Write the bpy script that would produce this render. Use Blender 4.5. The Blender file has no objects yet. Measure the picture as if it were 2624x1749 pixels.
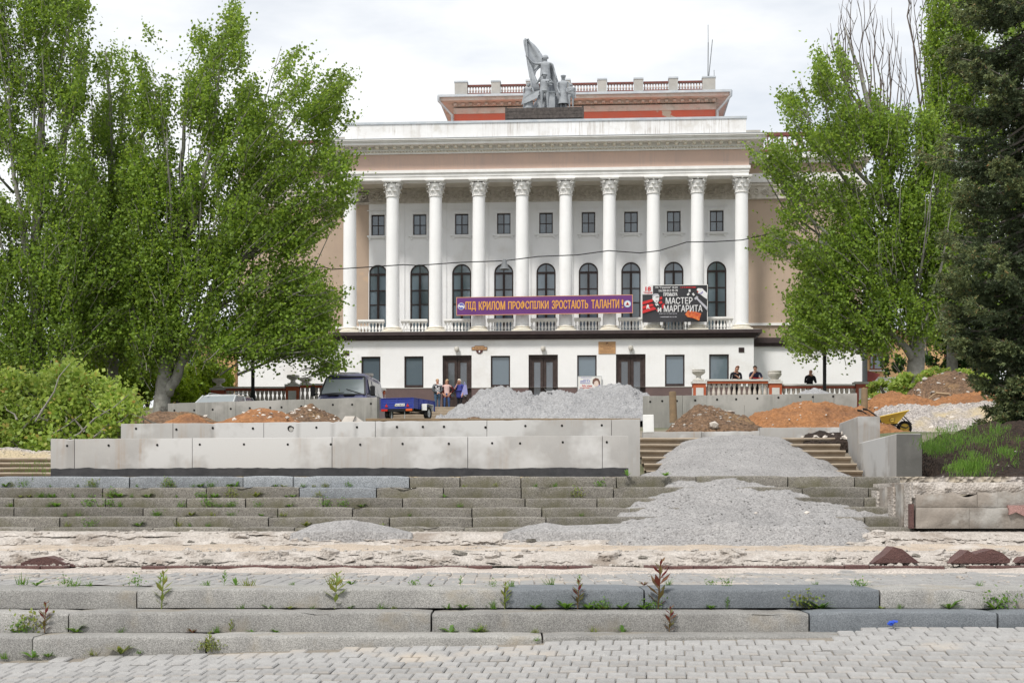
import bpy, bmesh, math, random
import numpy as np
from mathutils import Vector, Matrix, noise
from mathutils.geometry import tessellate_polygon
R = math.radians
random.seed(7)
rng = np.random.default_rng(7)
SC = bpy.context.scene
C = SC.collection

# ---------------------------------------------------------------- camera, sky, sun, exposure
F, CX, YH, ZC = 3644.0, 1312.0, 1280.0, 1.0      # focal length (px of the 2624 px photo), centre, horizon row, eye height
cd = bpy.data.cameras.new('camera'); cam = bpy.data.objects.new('camera', cd); C.objects.link(cam)
cam.location = (0, 0, ZC); cam.rotation_euler = (R(90), 0, 0)
cd.sensor_width = 36.0; cd.lens = F / 2624.0 * 36.0
cd.shift_y = (YH - 874.5) / 2624.0
cd.clip_start = 0.1; cd.clip_end = 3000
SC.camera = cam
SUN_EL, SUN_AZ = 55.0, 213.0     # azimuth clockwise from +Y (view direction): from behind the camera, to its left
W = bpy.data.worlds.new('World'); SC.world = W; W.use_nodes = True
nt = W.node_tree; nt.nodes.clear()
N = nt.nodes.new
out = N('ShaderNodeOutputWorld'); bg = N('ShaderNodeBackground')
sky = N('ShaderNodeTexSky'); sky.sky_type = 'NISHITA'; sky.sun_disc = False
sky.sun_elevation = R(SUN_EL); sky.sun_rotation = R(SUN_AZ); sky.air_density = 1.0; sky.dust_density = 2.5
tc = N('ShaderNodeTexCoord'); mp = N('ShaderNodeMapping'); mp.inputs['Scale'].default_value = (1.6, 1.6, 5.0)
nz = N('ShaderNodeTexNoise'); nz.inputs['Scale'].default_value = 2.2; nz.inputs['Detail'].default_value = 6; nz.inputs['Roughness'].default_value = .55
cr = N('ShaderNodeValToRGB'); cr.color_ramp.elements[0].position = .30; cr.color_ramp.elements[1].position = .56
cr.color_ramp.elements[0].color = (.52, .52, .52, 1); cr.color_ramp.elements[1].color = (1, 1, 1, 1)
mx = N('ShaderNodeMix'); mx.data_type = 'RGBA'
mx.inputs[7].default_value = (7.9, 8.05, 8.2, 1)          # bright thin cloud cover
nt.links.new(tc.outputs['Generated'], mp.inputs[0]); nt.links.new(mp.outputs[0], nz.inputs['Vector'])
nt.links.new(nz.outputs['Fac'], cr.inputs[0]); nt.links.new(cr.outputs[0], mx.inputs[0])
nt.links.new(sky.outputs[0], mx.inputs[6]); nt.links.new(mx.outputs[2], bg.inputs[0])
bg.inputs[1].default_value = 0.10
nt.links.new(bg.outputs[0], out.inputs[0])
sd = bpy.data.lights.new('sun', 'SUN'); sun = bpy.data.objects.new('sun', sd); C.objects.link(sun)
sd.energy = 2.5; sd.angle = R(9); sd.color = (1, .955, .89)
sdir = Vector((math.sin(R(SUN_AZ)) * math.cos(R(SUN_EL)), math.cos(R(SUN_AZ)) * math.cos(R(SUN_EL)), math.sin(R(SUN_EL))))
sun.rotation_euler = sdir.to_track_quat('Z', 'Y').to_euler(); sun.location = sdir * 100
SC.view_settings.view_transform = 'Standard'; SC.view_settings.look = 'None'
SC.view_settings.exposure = 0.42; SC.view_settings.gamma = 1.0; SC.view_settings.use_curve_mapping = False
SC.cycles.max_bounces = 6; SC.cycles.diffuse_bounces = 3; SC.cycles.transparent_max_bounces = 6

# ---------------------------------------------------------------- helpers
def P(px, py, Y):            # where a ray of the survey photograph meets depth Y
    return Vector(((px - CX) / F * Y, Y, ZC + (YH - py) / F * Y))
def X_(px, Y): return (px - CX) / F * Y
def Z_(py, Y): return ZC + (YH - py) / F * Y
def lerp(a, b, t): return a + (b - a) * t
def interp(pts, x):
    if x <= pts[0][0]: return pts[0][1]
    for (a, b), (c, d) in zip(pts, pts[1:]):
        if x <= c: return lerp(b, d, (x - a) / (c - a + 1e-9))
    return pts[-1][1]
def fbm(x, y, z=0., o=4): return noise.fractal(Vector((x, y, z)), .9, 2.0, o, noise_basis='PERLIN_ORIGINAL')

class MB:
    def __init__(s): s.v, s.f, s.m = [], [], []
    def add(s, vs, fs, m=0):
        o = len(s.v); s.v += [tuple(v) for v in vs]; s.f += [tuple(i + o for i in f) for f in fs]; s.m += [m] * len(fs); return s
    def box(s, x0, x1, y0, y1, z0, z1, m=0, M=None):
        vs = [Vector(p) for p in ((x0,y0,z0),(x1,y0,z0),(x1,y1,z0),(x0,y1,z0),(x0,y0,z1),(x1,y0,z1),(x1,y1,z1),(x0,y1,z1))]
        if M is not None: vs = [M @ v for v in vs]
        return s.add(vs, [(3,2,1,0),(4,5,6,7),(0,1,5,4),(1,2,6,5),(2,3,7,6),(3,0,4,7)], m)
    def cbox(s, x0, x1, y0, y1, z0, z1, c=.02, m=0, M=None):     # box with chamfered edges
        vs, fs = [], []
        X, Y, Z = (x0, x1), (y0, y1), (z0, z1); sg = (1, -1); idx = {}
        for i in (0, 1):
            for j in (0, 1):
                for k in (0, 1):
                    for a in range(3):
                        p = [X[i] + c * sg[i], Y[j] + c * sg[j], Z[k] + c * sg[k]]
                        p[a] = (X[i], Y[j], Z[k])[a]
                        idx[i, j, k, a] = len(vs); vs.append(Vector(p))
        for a in range(3):
            b, d = (a + 1) % 3, (a + 2) % 3
            for e in (0, 1):
                q = []
                for (u, w) in ((0,0),(1,0),(1,1),(0,1)):
                    t = [0, 0, 0]; t[a] = e; t[b] = u; t[d] = w; q.append(idx[t[0], t[1], t[2], a])
                fs.append(q if e else q[::-1])
            for u in (0, 1):
                for w in (0, 1):
                    t0 = [0,0,0]; t1 = [0,0,0]; t0[b] = t1[b] = u; t0[d] = t1[d] = w; t1[a] = 1
                    q = [idx[(*t0, b)], idx[(*t1, b)], idx[(*t1, d)], idx[(*t0, d)]]
                    fs.append(q if u != w else q[::-1])
        for i in (0, 1):
            for j in (0, 1):
                for k in (0, 1):
                    q = [idx[i, j, k, 0], idx[i, j, k, 1], idx[i, j, k, 2]]
                    fs.append(q if (i + j + k) % 2 else q[::-1])
        if M is not None: vs = [M @ v for v in vs]
        return s.add(vs, fs, m)
    def tube(s, pts, rad, n=6, m=0, cap=True):
        pts = [Vector(p) for p in pts]
        if not hasattr(rad, '__len__'): rad = [rad] * len(pts)
        vs, fs = [], []; up = None
        for i, p in enumerate(pts):
            d = (pts[min(i + 1, len(pts) - 1)] - pts[max(i - 1, 0)])
            d = d.normalized() if d.length > 1e-9 else Vector((0, 0, 1))
            if up is None: up = Vector((1, 0, 0)) if abs(d.x) < .9 else Vector((0, 1, 0))
            a = (up - d * up.dot(d)).normalized(); b = d.cross(a); up = a
            for k in range(n):
                t = 2 * math.pi * k / n; vs.append(p + (a * math.cos(t) + b * math.sin(t)) * rad[i])
        for i in range(len(pts) - 1):
            for k in range(n):
                fs.append((i*n+k, i*n+(k+1)%n, (i+1)*n+(k+1)%n, (i+1)*n+k))
        if cap: fs += [tuple(range(n))[::-1], tuple((len(pts)-1)*n + k for k in range(n))]
        return s.add(vs, fs, m)
    def lathe(s, prof, n=12, c=(0, 0, 0), m=0, M=None, cap=True):
        vs, fs = [], []
        for r, z in prof:
            for k in range(n):
                t = 2 * math.pi * k / n; v = Vector((c[0] + r*math.cos(t), c[1] + r*math.sin(t), c[2] + z))
                vs.append(M @ v if M is not None else v)
        for i in range(len(prof) - 1):
            for k in range(n): fs.append((i*n+k, i*n+(k+1)%n, (i+1)*n+(k+1)%n, (i+1)*n+k))
        if cap: fs += [tuple(range(n))[::-1], tuple((len(prof)-1)*n + k for k in range(n))]
        return s.add(vs, fs, m)
    def prism(s, poly, y0, y1, m=0, M=None):       # polygon in x,z extruded along y (counter-clockwise seen from -y)
        n = len(poly); vs = [Vector((x, y0, z)) for x, z in poly] + [Vector((x, y1, z)) for x, z in poly]
        if M is not None: vs = [M @ v for v in vs]
        fs = [tuple(range(n)), tuple(range(2*n-1, n-1, -1))] + [((i+1)%n, i, n+i, n+(i+1)%n) for i in range(n)]
        return s.add(vs, fs, m)
    def holes(s, outer, hs, y, dep, m=0):          # flat wall in x,z at y with openings and their reveals
        rings = [outer] + hs; flat = [p for r in rings for p in r]
        tri = tessellate_polygon([[Vector((x, z, 0)) for x, z in r] for r in rings])
        s.add([Vector((x, y, z)) for x, z in flat], [tuple(t) for t in tri], m)
        for h in hs:
            n = len(h)
            s.add([Vector((x, y, z)) for x, z in h] + [Vector((x, y + dep, z)) for x, z in h],
                  [(i, (i+1)%n, n+(i+1)%n, n+i) for i in range(n)], m)
        return s
    def mesh(s, name, mats, smooth=False):
        me = bpy.data.meshes.new(name); me.from_pydata([tuple(v) for v in s.v], [], s.f)
        for q in (mats if isinstance(mats, (list, tuple)) else [mats]): me.materials.append(q)
        if len(me.materials) > 1: me.polygons.foreach_set('material_index', s.m)
        if smooth:
            me.polygons.foreach_set('use_smooth', [True] * len(me.polygons))
            if smooth != 2: me.set_sharp_from_angle(angle=R(40))
        me.update(); return me
    def build(s, name, mats, parent=None, smooth=False, loc=None):
        return link(name, s.mesh(name, mats, smooth), parent, loc)

def link(name, me, parent=None, loc=None, rot=None):
    o = bpy.data.objects.new(name, me); C.objects.link(o)
    if parent is not None: o.parent = parent
    if loc is not None: o.location = loc
    if rot is not None: o.rotation_euler = rot
    return o
def tag(o, label=None, cat=None, group=None, kind=None):
    if label: o['label'] = label
    if cat: o['category'] = cat
    if group: o['group'] = group
    if kind: o['kind'] = kind
    return o
def thing(name, label, cat, loc=(0, 0, 0), rz=0, group=None):
    o = link(name, None, None, loc, (0, 0, rz)); o.empty_display_size = .2
    return tag(o, label, cat, group)
def copytree(o, parent=None):
    c = o.copy(); C.objects.link(c); c.parent = parent
    for ch in list(o.children): copytree(ch, c)
    return c
def quads(name, V, mat, parent=None):     # numpy (n,4,3) loose quads
    n = len(V); me = bpy.data.meshes.new(name)
    me.vertices.add(4*n); me.vertices.foreach_set('co', V.reshape(-1).astype(np.float32))
    me.loops.add(4*n); me.loops.foreach_set('vertex_index', np.arange(4*n, dtype=np.int32))
    me.polygons.add(n); me.polygons.foreach_set('loop_start', np.arange(0, 4*n, 4, dtype=np.int32))
    me.materials.append(mat); me.update(calc_edges=True)
    return link(name, me, parent)
def leaves(cent, size, aspect=.85, up=.0, droop=0.):
    n = len(cent); d = rng.normal(size=(n, 3)); d[:, 2] += up; d /= np.linalg.norm(d, axis=1)[:, None]
    w = np.cross(d, rng.normal(size=(n, 3))); w /= np.linalg.norm(w, axis=1)[:, None] + 1e-9
    L = (size * rng.uniform(.65, 1.25, n))[:, None]
    a = cent - d * L * .5; b = cent + d * L * .5; nn = np.cross(d, w) * L * .12
    return np.stack([a, cent + w * L * aspect * .5 + nn - d*L*.08, b, cent - w * L * aspect * .5 + nn - d*L*.08], 1)
def inside(poly, x, y):
    c = False; n = len(poly); j = n - 1
    for i in range(n):
        (xi, yi), (xj, yj) = poly[i], poly[j]
        if (yi > y) != (yj > y) and x < (xj - xi) * (y - yi) / (yj - yi + 1e-12) + xi: c = not c
        j = i
    return c

# ---------------------------------------------------------------- materials
def M(name, c1, c2=None, sc=4., rough=.8, bump=0., bsc=40., vor=None, streak=None, rnd=0., spec=.3, metal=0., detail=6, lo=.35, hi=.65, coat=0., c3=None, bdist=.02):
    m = bpy.data.materials.new(name); m.use_nodes = True; t = m.node_tree; b = t.nodes['Principled BSDF']
    b.inputs['Roughness'].default_value = rough; b.inputs['Specular IOR Level'].default_value = spec; b.inputs['Metallic'].default_value = metal
    b.inputs['Coat Weight'].default_value = coat
    L = t.links.new; col = None
    co = t.nodes.new('ShaderNodeTexCoord').outputs['Object']
    def nse(scale, det=detail, vec=co, r=.6):
        q = t.nodes.new('ShaderNodeTexNoise'); q.inputs['Scale'].default_value = scale; q.inputs['Detail'].default_value = det; q.inputs['Roughness'].default_value = r
        L(vec, q.inputs['Vector']); return q.outputs['Fac']
    def rmp(fac, a, bb, p0, p1):
        q = t.nodes.new('ShaderNodeValToRGB'); e = q.color_ramp.elements
        e[0].position, e[1].position = p0, p1; e[0].color = (*a, 1); e[1].color = (*bb, 1); L(fac, q.inputs[0]); return q.outputs[0]
    def mixc(kind, fac, A, B):
        q = t.nodes.new('ShaderNodeMix'); q.data_type = 'RGBA'; q.blend_type = kind
        if hasattr(fac, 'is_linked') or hasattr(fac, 'links'): L(fac, q.inputs[0])
        else: q.inputs[0].default_value = fac
        for v, i in ((A, 6), (B, 7)):
            if isinstance(v, tuple): q.inputs[i].default_value = (*v, 1)
            else: L(v, q.inputs[i])
        return q.outputs[2]
    if c2 is None: c2 = tuple(x * .8 for x in c1)
    col = rmp(nse(sc), c1, c2, lo, hi)
    if vor:                                       # speckle of single grains: (scale, strength)
        v = t.nodes.new('ShaderNodeTexVoronoi'); v.inputs['Scale'].default_value = vor[0]; L(co, v.inputs['Vector'])
        bw = t.nodes.new('ShaderNodeSeparateColor'); L(v.outputs['Color'], bw.inputs[0])
        g = rmp(bw.outputs[0], (1 - vor[1],) * 3, (1 + vor[1],) * 3, 0, 1)
        col = mixc('MULTIPLY', 1., col, g)
    if streak:                                    # rain marks running down: (colour, amount)
        mp = t.nodes.new('ShaderNodeMapping'); mp.inputs['Scale'].default_value = (9, 9, .35); L(co, mp.inputs[0])
        s1 = rmp(nse(1.0, 5, mp.outputs[0], .7), (0,)*3, (1,)*3, .47, .66)
        s2 = mixc('MULTIPLY', 1., s1, rmp(nse(.9, 4), (0,)*3, (1,)*3, .42, .62))
        sv = t.nodes.new('ShaderNodeMath'); sv.operation = 'MULTIPLY'; sv.inputs[1].default_value = streak[1]; L(s2, sv.inputs[0])
        col = mixc('MIX', sv.outputs[0], col, streak[0])
    if c3:                                        # large patches: (colour, scale, lo, hi)
        col = mixc('MIX', rmp(nse(c3[1], 5), (0,)*3, (1,)*3, c3[2], c3[3]), col, c3[0])
    if rnd:
        oi = t.nodes.new('ShaderNodeObjectInfo')
        col = mixc('MULTIPLY', 1., col, rmp(oi.outputs['Random'], (1-rnd,)*3, (1+rnd,)*3, 0, 1))
    L(col, b.inputs['Base Color'])
    if bump:
        bp = t.nodes.new('ShaderNodeBump'); bp.inputs['Strength'].default_value = bump; bp.inputs['Distance'].default_value = bdist
        if vor:
            v2 = t.nodes.new('ShaderNodeTexVoronoi'); v2.inputs['Scale'].default_value = bsc; L(co, v2.inputs['Vector']); L(v2.outputs['Distance'], bp.inputs['Height'])
        else: L(nse(bsc, 8), bp.inputs['Height'])
        L(bp.outputs[0], b.inputs['Normal'])
    return m
def leafmat(name, ca, cb, trans=.35, sc=.6, cc=None, rough=.5):
    m = bpy.data.materials.new(name); m.use_nodes = True; t = m.node_tree; b = t.nodes['Principled BSDF']; L = t.links.new
    g = t.nodes.new('ShaderNodeNewGeometry'); r = t.nodes.new('ShaderNodeValToRGB'); e = r.color_ramp.elements
    e[0].color = (*ca, 1); e[1].color = (*cb, 1)
    if cc: q = e.new(.93); q.color = (*cb, 1); e[2].color = (*cc, 1)
    L(g.outputs['Random Per Island'], r.inputs[0])
    n = t.nodes.new('ShaderNodeTexNoise'); n.inputs['Scale'].default_value = sc; co = t.nodes.new('ShaderNodeTexCoord'); L(co.outputs['Object'], n.inputs['Vector'])
    h = t.nodes.new('ShaderNodeHueSaturation'); mr = t.nodes.new('ShaderNodeMapRange'); mr.inputs['From Min'].default_value = .3; mr.inputs['From Max'].default_value = .7
    mr.inputs['To Min'].default_value = .75; mr.inputs['To Max'].default_value = 1.25
    L(n.outputs['Fac'], mr.inputs[0]); L(mr.outputs[0], h.inputs['Value']); L(r.outputs[0], h.inputs['Color'])
    L(h.outputs[0], b.inputs['Base Color']); b.inputs['Roughness'].default_value = rough; b.inputs['Specular IOR Level'].default_value = .35
    tr = t.nodes.new('ShaderNodeBsdfTranslucent'); h2 = t.nodes.new('ShaderNodeHueSaturation'); h2.inputs['Value'].default_value = 1.5; h2.inputs['Hue'].default_value = .485
    L(h.outputs[0], h2.inputs['Color']); L(h2.outputs[0], tr.inputs[0])
    mx = t.nodes.new('ShaderNodeMixShader'); mx.inputs[0].default_value = trans
    L(b.outputs[0], mx.inputs[1]); L(tr.outputs[0], mx.inputs[2]); L(mx.outputs[0], t.nodes['Material Output'].inputs[0])
    return m
def flat(name, c, rough=.6, spec=.3, metal=0., coat=0.): return M(name, c, tuple(x*.9 for x in c), 6., rough, spec=spec, metal=metal, coat=coat)

mt = dict(
 plaster=M('white_plaster', (.84,.845,.85), (.79,.795,.80), .8, .85, .12, 60, streak=((.60,.57,.53), .10), c3=((.70,.685,.66), .45, .55, .72)),
 parapet=M('stained_white_plaster', (.78,.78,.78), (.68,.67,.66), .7, .85, .2, 30, streak=((.36,.32,.28), .75), c3=((.60,.58,.55), 1.4, .56, .70)),
 trim=M('white_trim_plaster', (.82,.815,.80), (.73,.72,.70), 2., .85, .15, 30),
 cream=M('cream_stone', (.72,.66,.55), (.78,.76,.70), 3., .85, .15, 30),
 ornament=M('grimy_ornament_plaster', (.62,.58,.52), (.46,.42,.36), 5., .9, .3, 25),
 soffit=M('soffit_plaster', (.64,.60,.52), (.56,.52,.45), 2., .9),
 tan=M('tan_plaster', (.47,.365,.28), (.42,.325,.255), .5, .9, .1, 40, c3=((.56,.40,.27), .35, .60, .66), streak=((.36,.28,.24), .5)),
 pink=M('pink_plaster', (.62,.45,.365), (.54,.40,.34), .6, .9, .1, 40, streak=((.45,.36,.33), .55)),
 red=M('red_plaster', (.60,.13,.08), (.54,.15,.105), 1.4, .9, .15, 30, c3=((.52,.44,.36), .32, .64, .66)),
 pinkworn=M('worn_pink_plaster', (.60,.42,.36), (.58,.52,.47), 1.2, .9, .3, 20, c3=((.42,.36,.31), 2., .5, .68)),
 dark=M('dark_brown_band', (.045,.032,.033), (.065,.048,.047), 3., .55, .1, 20),
 plinth=M('brown_base_plaster', (.15,.105,.10), (.125,.09,.088), 1.5, .8),
 frame=M('dark_window_frame', (.03,.02,.019), (.045,.03,.028), 6., .5),
 door=M('dark_door_wood', (.035,.024,.022), (.06,.042,.038), 5., .5),
 zinc=M('zinc_flashing', (.40,.44,.48), (.52,.54,.56), 2., .5, metal=.3),
 grey=M('grey_render', (.42,.41,.385), (.36,.35,.33), 2., .9, .2, 30),
 rustrail=M('rust_red_rail', (.20,.065,.055), (.13,.06,.05), 4., .8),
 rustbal=M('peeling_baluster', (.50,.44,.40), (.28,.14,.115), 6., .9),
 statue=M('grey_statue_paint', (.36,.385,.41), (.27,.29,.315), 3., .75, .3, 12, c3=((.20,.21,.23), 5., .58, .72)),
 beam=M('weathered_dark_timber', (.055,.048,.046), (.11,.095,.088), 8., .9, .4, 30),
 concrete=M('new_concrete', (.345,.335,.32), (.295,.287,.275), 1.6, .85, .12, 50, streak=((.27,.20,.14), .75), c3=((.43,.425,.415), .55, .48, .55)),
 concrete2=M('damp_concrete', (.215,.21,.19), (.165,.162,.148), 1.1, .8, .12, 40, streak=((.33,.32,.29), .6), c3=((.29,.28,.26), .5, .50, .62)),
 concrete3=M('dark_concrete', (.13,.128,.12), (.10,.098,.092), 1.3, .7, .12, 40, c3=((.17,.165,.155), .9, .5, .62)),  # darker tone for the wing wall's front end face
 needletip=leafmat('spruce_shoot_tip', (.105,.145,.062), (.20,.235,.095), .28, 1.2, cc=(.30,.18,.075), rough=.6),
 bitumen=M('bitumen_coating', (.028,.029,.032), (.05,.05,.053), 5., .55, .3, 25),
 hole=flat('tie_hole_shadow', (.012,.012,.011), .95),
 granite=M('grey_granite', (.285,.278,.262), (.21,.205,.195), 3., .75, .35, 160, vor=(260, .45), rnd=.16, c3=((.27,.235,.18), 1.6, .55, .72), bdist=.006),
 granite_b=M('blue_grey_granite', (.150,.163,.176), (.118,.13,.142), 4., .65, .3, 160, vor=(280, .4), rnd=.12, bdist=.006),
 granite_u=M('weathered_step_granite', (.20,.187,.166), (.125,.115,.098), 2.2, .85, .4, 120, vor=(170, .5), rnd=.2, c3=((.105,.098,.055), 1.3, .50, .66), bdist=.008),
 granite_ub=M('pale_blue_step_granite', (.26,.275,.29), (.20,.215,.23), 3., .75, .3, 120, vor=(170, .4), rnd=.15),
 flight=M('old_flight_concrete', (.36,.30,.23), (.27,.22,.165), 3., .9, .3, 40),
 paver=M('grey_paver', (.315,.31,.302), (.26,.255,.25), 6., .85, .3, 120, vor=(300, .22), rnd=.11, c3=((.41,.355,.29), 1.1, .55, .72), bdist=.004),
 sand=M('joint_sand', (.27,.24,.20), (.20,.18,.155), 8., .95, .3, 90, vor=(200, .3)),
 grit=M('pale_grit', (.47,.425,.385), (.36,.315,.275), 3., .95, .5, 60, vor=(110, .35), bdist=.01),
 rubble=M('broken_mortar', (.46,.425,.39), (.36,.325,.29), 7., .95, .5, 45, vor=(60, .15), c3=((.26,.22,.185), 2.0, .55, .68), bdist=.03),
 redgran=M('red_brown_granite', (.115,.06,.053), (.085,.045,.042), 6., .6, .3, 90, vor=(220, .35)),
 pinkgran=M('pink_granite', (.36,.215,.195), (.30,.18,.165), 6., .7, .3, 90, vor=(200, .3)),
 gravel=M('grey_gravel', (.30,.292,.288), (.25,.243,.24), 1.5, .95, .6, 60, vor=(70, .28), bdist=.015),
 gravelfar=M('pale_grey_gravel', (.315,.315,.32), (.265,.265,.27), .9, .95, .7, 12, vor=(22, .18), c3=((.27,.27,.275), .8, .56, .70), bdist=.06),
 gravelmix=M('sandy_gravel', (.40,.36,.33), (.33,.31,.30), .8, .95, .9, 20, vor=(26, .4), c3=((.46,.38,.25), .4, .48, .58), bdist=.05),
 orange=M('orange_clay_soil', (.30,.14,.058), (.22,.105,.048), 1.2, .95, .8, 9, vor=(22, .22), c3=((.17,.085,.045), .8, .56, .68), bdist=.06),
 brown=M('brown_rubble_soil', (.17,.105,.062), (.115,.074,.048), 1.5, .95, .9, 12, vor=(20, .4), c3=((.27,.17,.085), .9, .55, .66), bdist=.06),
 darksoil_shade=M('dark_soil_with_shade', (.022,.015,.011), (.042,.028,.021), 3., .95, .9, 18, vor=(30, .35), bdist=.06),  # dark soil; the spruce's shade on the bank is put into this colour too
 ground=M('trampled_earth', (.24,.205,.165), (.17,.15,.115), .5, .95, .6, 14, c3=((.075,.095,.035), .12, .48, .6), bdist=.05),
 stone=M('pale_stone', (.55,.51,.46), (.42,.38,.34), 6., .9, .4, 30, rnd=.3),
 bark=M('pale_poplar_bark', (.29,.285,.26), (.18,.172,.155), 4., .9, .6, 14, c3=((.06,.055,.05), 1.8, .58, .70), bdist=.05),
 barkd=M('dark_bark', (.10,.088,.075), (.155,.14,.12), 5., .9, .6, 14),
 twig=M('grey_twig', (.27,.255,.23), (.18,.165,.145), 5., .9),
 deadtwig=M('dead_twig', (.10,.08,.07), (.15,.12,.105), 5., .9),
 leaf=leafmat('poplar_leaf', (.095,.17,.020), (.195,.30,.045), .44),
 leafy=leafmat('bright_poplar_leaf', (.175,.275,.025), (.28,.41,.06), .48),
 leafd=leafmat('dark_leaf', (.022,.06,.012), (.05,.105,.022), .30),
 thuja=leafmat('thuja_leaf', (.15,.25,.010), (.27,.38,.03), .4),
 brush=leafmat('wilting_leaf', (.16,.26,.035), (.33,.42,.09), .45, cc=(.38,.25,.07)),
 grass=leafmat('grass_blade', (.07,.17,.02), (.15,.27,.04), .35),
 weed=leafmat('weed_leaf', (.07,.17,.02), (.15,.27,.04), .35, 6.),
 weedred=leafmat('red_weed_leaf', (.18,.03,.03), (.12,.13,.03), .3, 6.),
 weedyel=leafmat('yellow_weed_leaf', (.22,.22,.05), (.16,.24,.05), .35, 6.),
 needle=leafmat('spruce_needle', (.044,.068,.034), (.10,.132,.062), .2, 1.2, cc=(.15,.11,.055), rough=.6),
 orangep=M('orange_brick_paint', (.45,.12,.05), (.36,.09,.045), 3., .85, .15, 30),
 rosered=M('faded_red_paint', (.33,.085,.055), (.27,.075,.05), 3., .85, .15, 30),
 balstone=M('flaking_baluster_stone', (.58,.55,.50), (.44,.38,.33), 6., .9, .3, 30),
 vase=M('pale_vase_stone', (.58,.56,.51), (.46,.44,.40), 5., .85, .2, 30),
 whitep=flat('white_panel_paint', (.62,.61,.58), .8),
 yellow=M('yellow_house_plaster', (.60,.40,.20), (.54,.34,.17), .7, .9, .1, 30, streak=((.40,.28,.20), .4)),
 winbrown=flat('brown_window_wood', (.20,.07,.045), .6),
 redroof=flat('red_sheet_roof', (.20,.045,.04), .6),
 black=flat('black_iron', (.010,.010,.011), .5), pole=flat('grey_pole_paint', (.16,.17,.18), .6),
 rubber=flat('black_rubber', (.015,.015,.015), .9),
 vanblue=flat('navy_van_paint', (.075,.078,.18), .3, .5, coat=.4), vangrey=flat('dark_body_trim', (.05,.05,.055), .5),
 carwhite=flat('silver_car_paint', (.58,.60,.62), .3, .5, coat=.5), carblue=flat('navy_car_paint', (.03,.04,.10), .3, .5, coat=.5),
 trblue=M('blue_trailer_paint', (.018,.035,.30), (.03,.05,.24), 4., .45, spec=.4), galv=flat('galvanised_steel', (.48,.50,.51), .45, metal=.2),
 redl=flat('red_lens', (.45,.02,.015), .3), orl=flat('orange_lens', (.60,.11,.02), .3),
 white=flat('white_paint', (.78,.78,.76), .6), plateyel=flat('plate_yellow', (.75,.55,.05), .6), plateblue=flat('plate_blue', (.03,.10,.40), .6),
 ink=flat('black_ink', (.02,.02,.02), .7),
 baryel=M('yellow_barrow_paint', (.60,.42,.055), (.52,.37,.07), 5., .55, .1, 20),
 timber=M('raw_timber', (.36,.26,.16), (.28,.20,.125), 5., .9, .3, 30), post=M('weathered_post', (.24,.17,.10), (.17,.125,.08), 7., .9, .4, 20),
 banner=M('purple_banner_cloth', (.145,.045,.20), (.13,.04,.18), 1.2, .7), bannertext=flat('orange_banner_print', (.75,.37,.085), .7),
 banneredge=flat('salmon_banner_edge', (.66,.33,.21), .7),
 posterblk=M('black_poster_vinyl', (.022,.022,.026), (.035,.033,.038), 1.5, .35, spec=.5), posterwht=flat('white_poster_print', (.75,.75,.76), .6),
 postered=flat('red_poster_print', (.60,.035,.04), .6), posterlil=flat('lilac_poster_print', (.30,.27,.50), .6), postergry=flat('grey_poster_print', (.48,.48,.53), .6),
 postoran=M('orange_blurred_print', (.70,.22,.06), (.48,.07,.04), 9., .6), blueprint=flat('blue_print', (.10,.12,.50), .6),
 ltblue=flat('light_blue_print', (.45,.60,.75), .6), hairprint=flat('brown_hair_print', (.17,.09,.07), .6), faceprint=flat('pale_face_print', (.75,.62,.55), .6),
 plaque=M('tan_plaque', (.50,.30,.15), (.44,.26,.13), 3., .6), plaqued=flat('dark_plaque', (.09,.035,.035), .5),
 skin=flat('skin', (.50,.27,.19), .6), haird=flat('dark_hair', (.025,.018,.015), .7), hairb=flat('blond_hair', (.50,.36,.20), .7), hairw=flat('white_hair', (.72,.66,.56), .7), hairr=flat('auburn_hair', (.20,.09,.05), .7),
 eye=flat('eye', (.02,.015,.012), .3),
 jeans=M('blue_denim', (.04,.075,.19), (.065,.11,.24), 8., .9), jeansg=M('faded_denim', (.085,.14,.22), (.055,.10,.17), 8., .9), blackcl=flat('black_cloth', (.015,.015,.02), .9), navycl=flat('navy_cloth', (.02,.022,.05), .9),
 greycl=flat('grey_knit', (.085,.095,.105), .95), pinkcl=flat('pale_pink_cloth', (.66,.47,.44), .9), redcl=M('dark_red_cloth', (.17,.015,.022), (.035,.008,.01), 5., .9),
 bluecl=flat('royal_blue_cloth', (.045,.055,.25), .9), lilac=flat('lilac_cloth', (.32,.33,.62), .85), patt=M('black_and_white_print', (.70,.70,.72), (.03,.03,.04), 14., .9, lo=.48, hi=.52), redstripe=flat('red_cloth', (.40,.03,.03), .9),
 blueplastic=flat('blue_plastic', (.02,.07,.45), .35),
)
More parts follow.
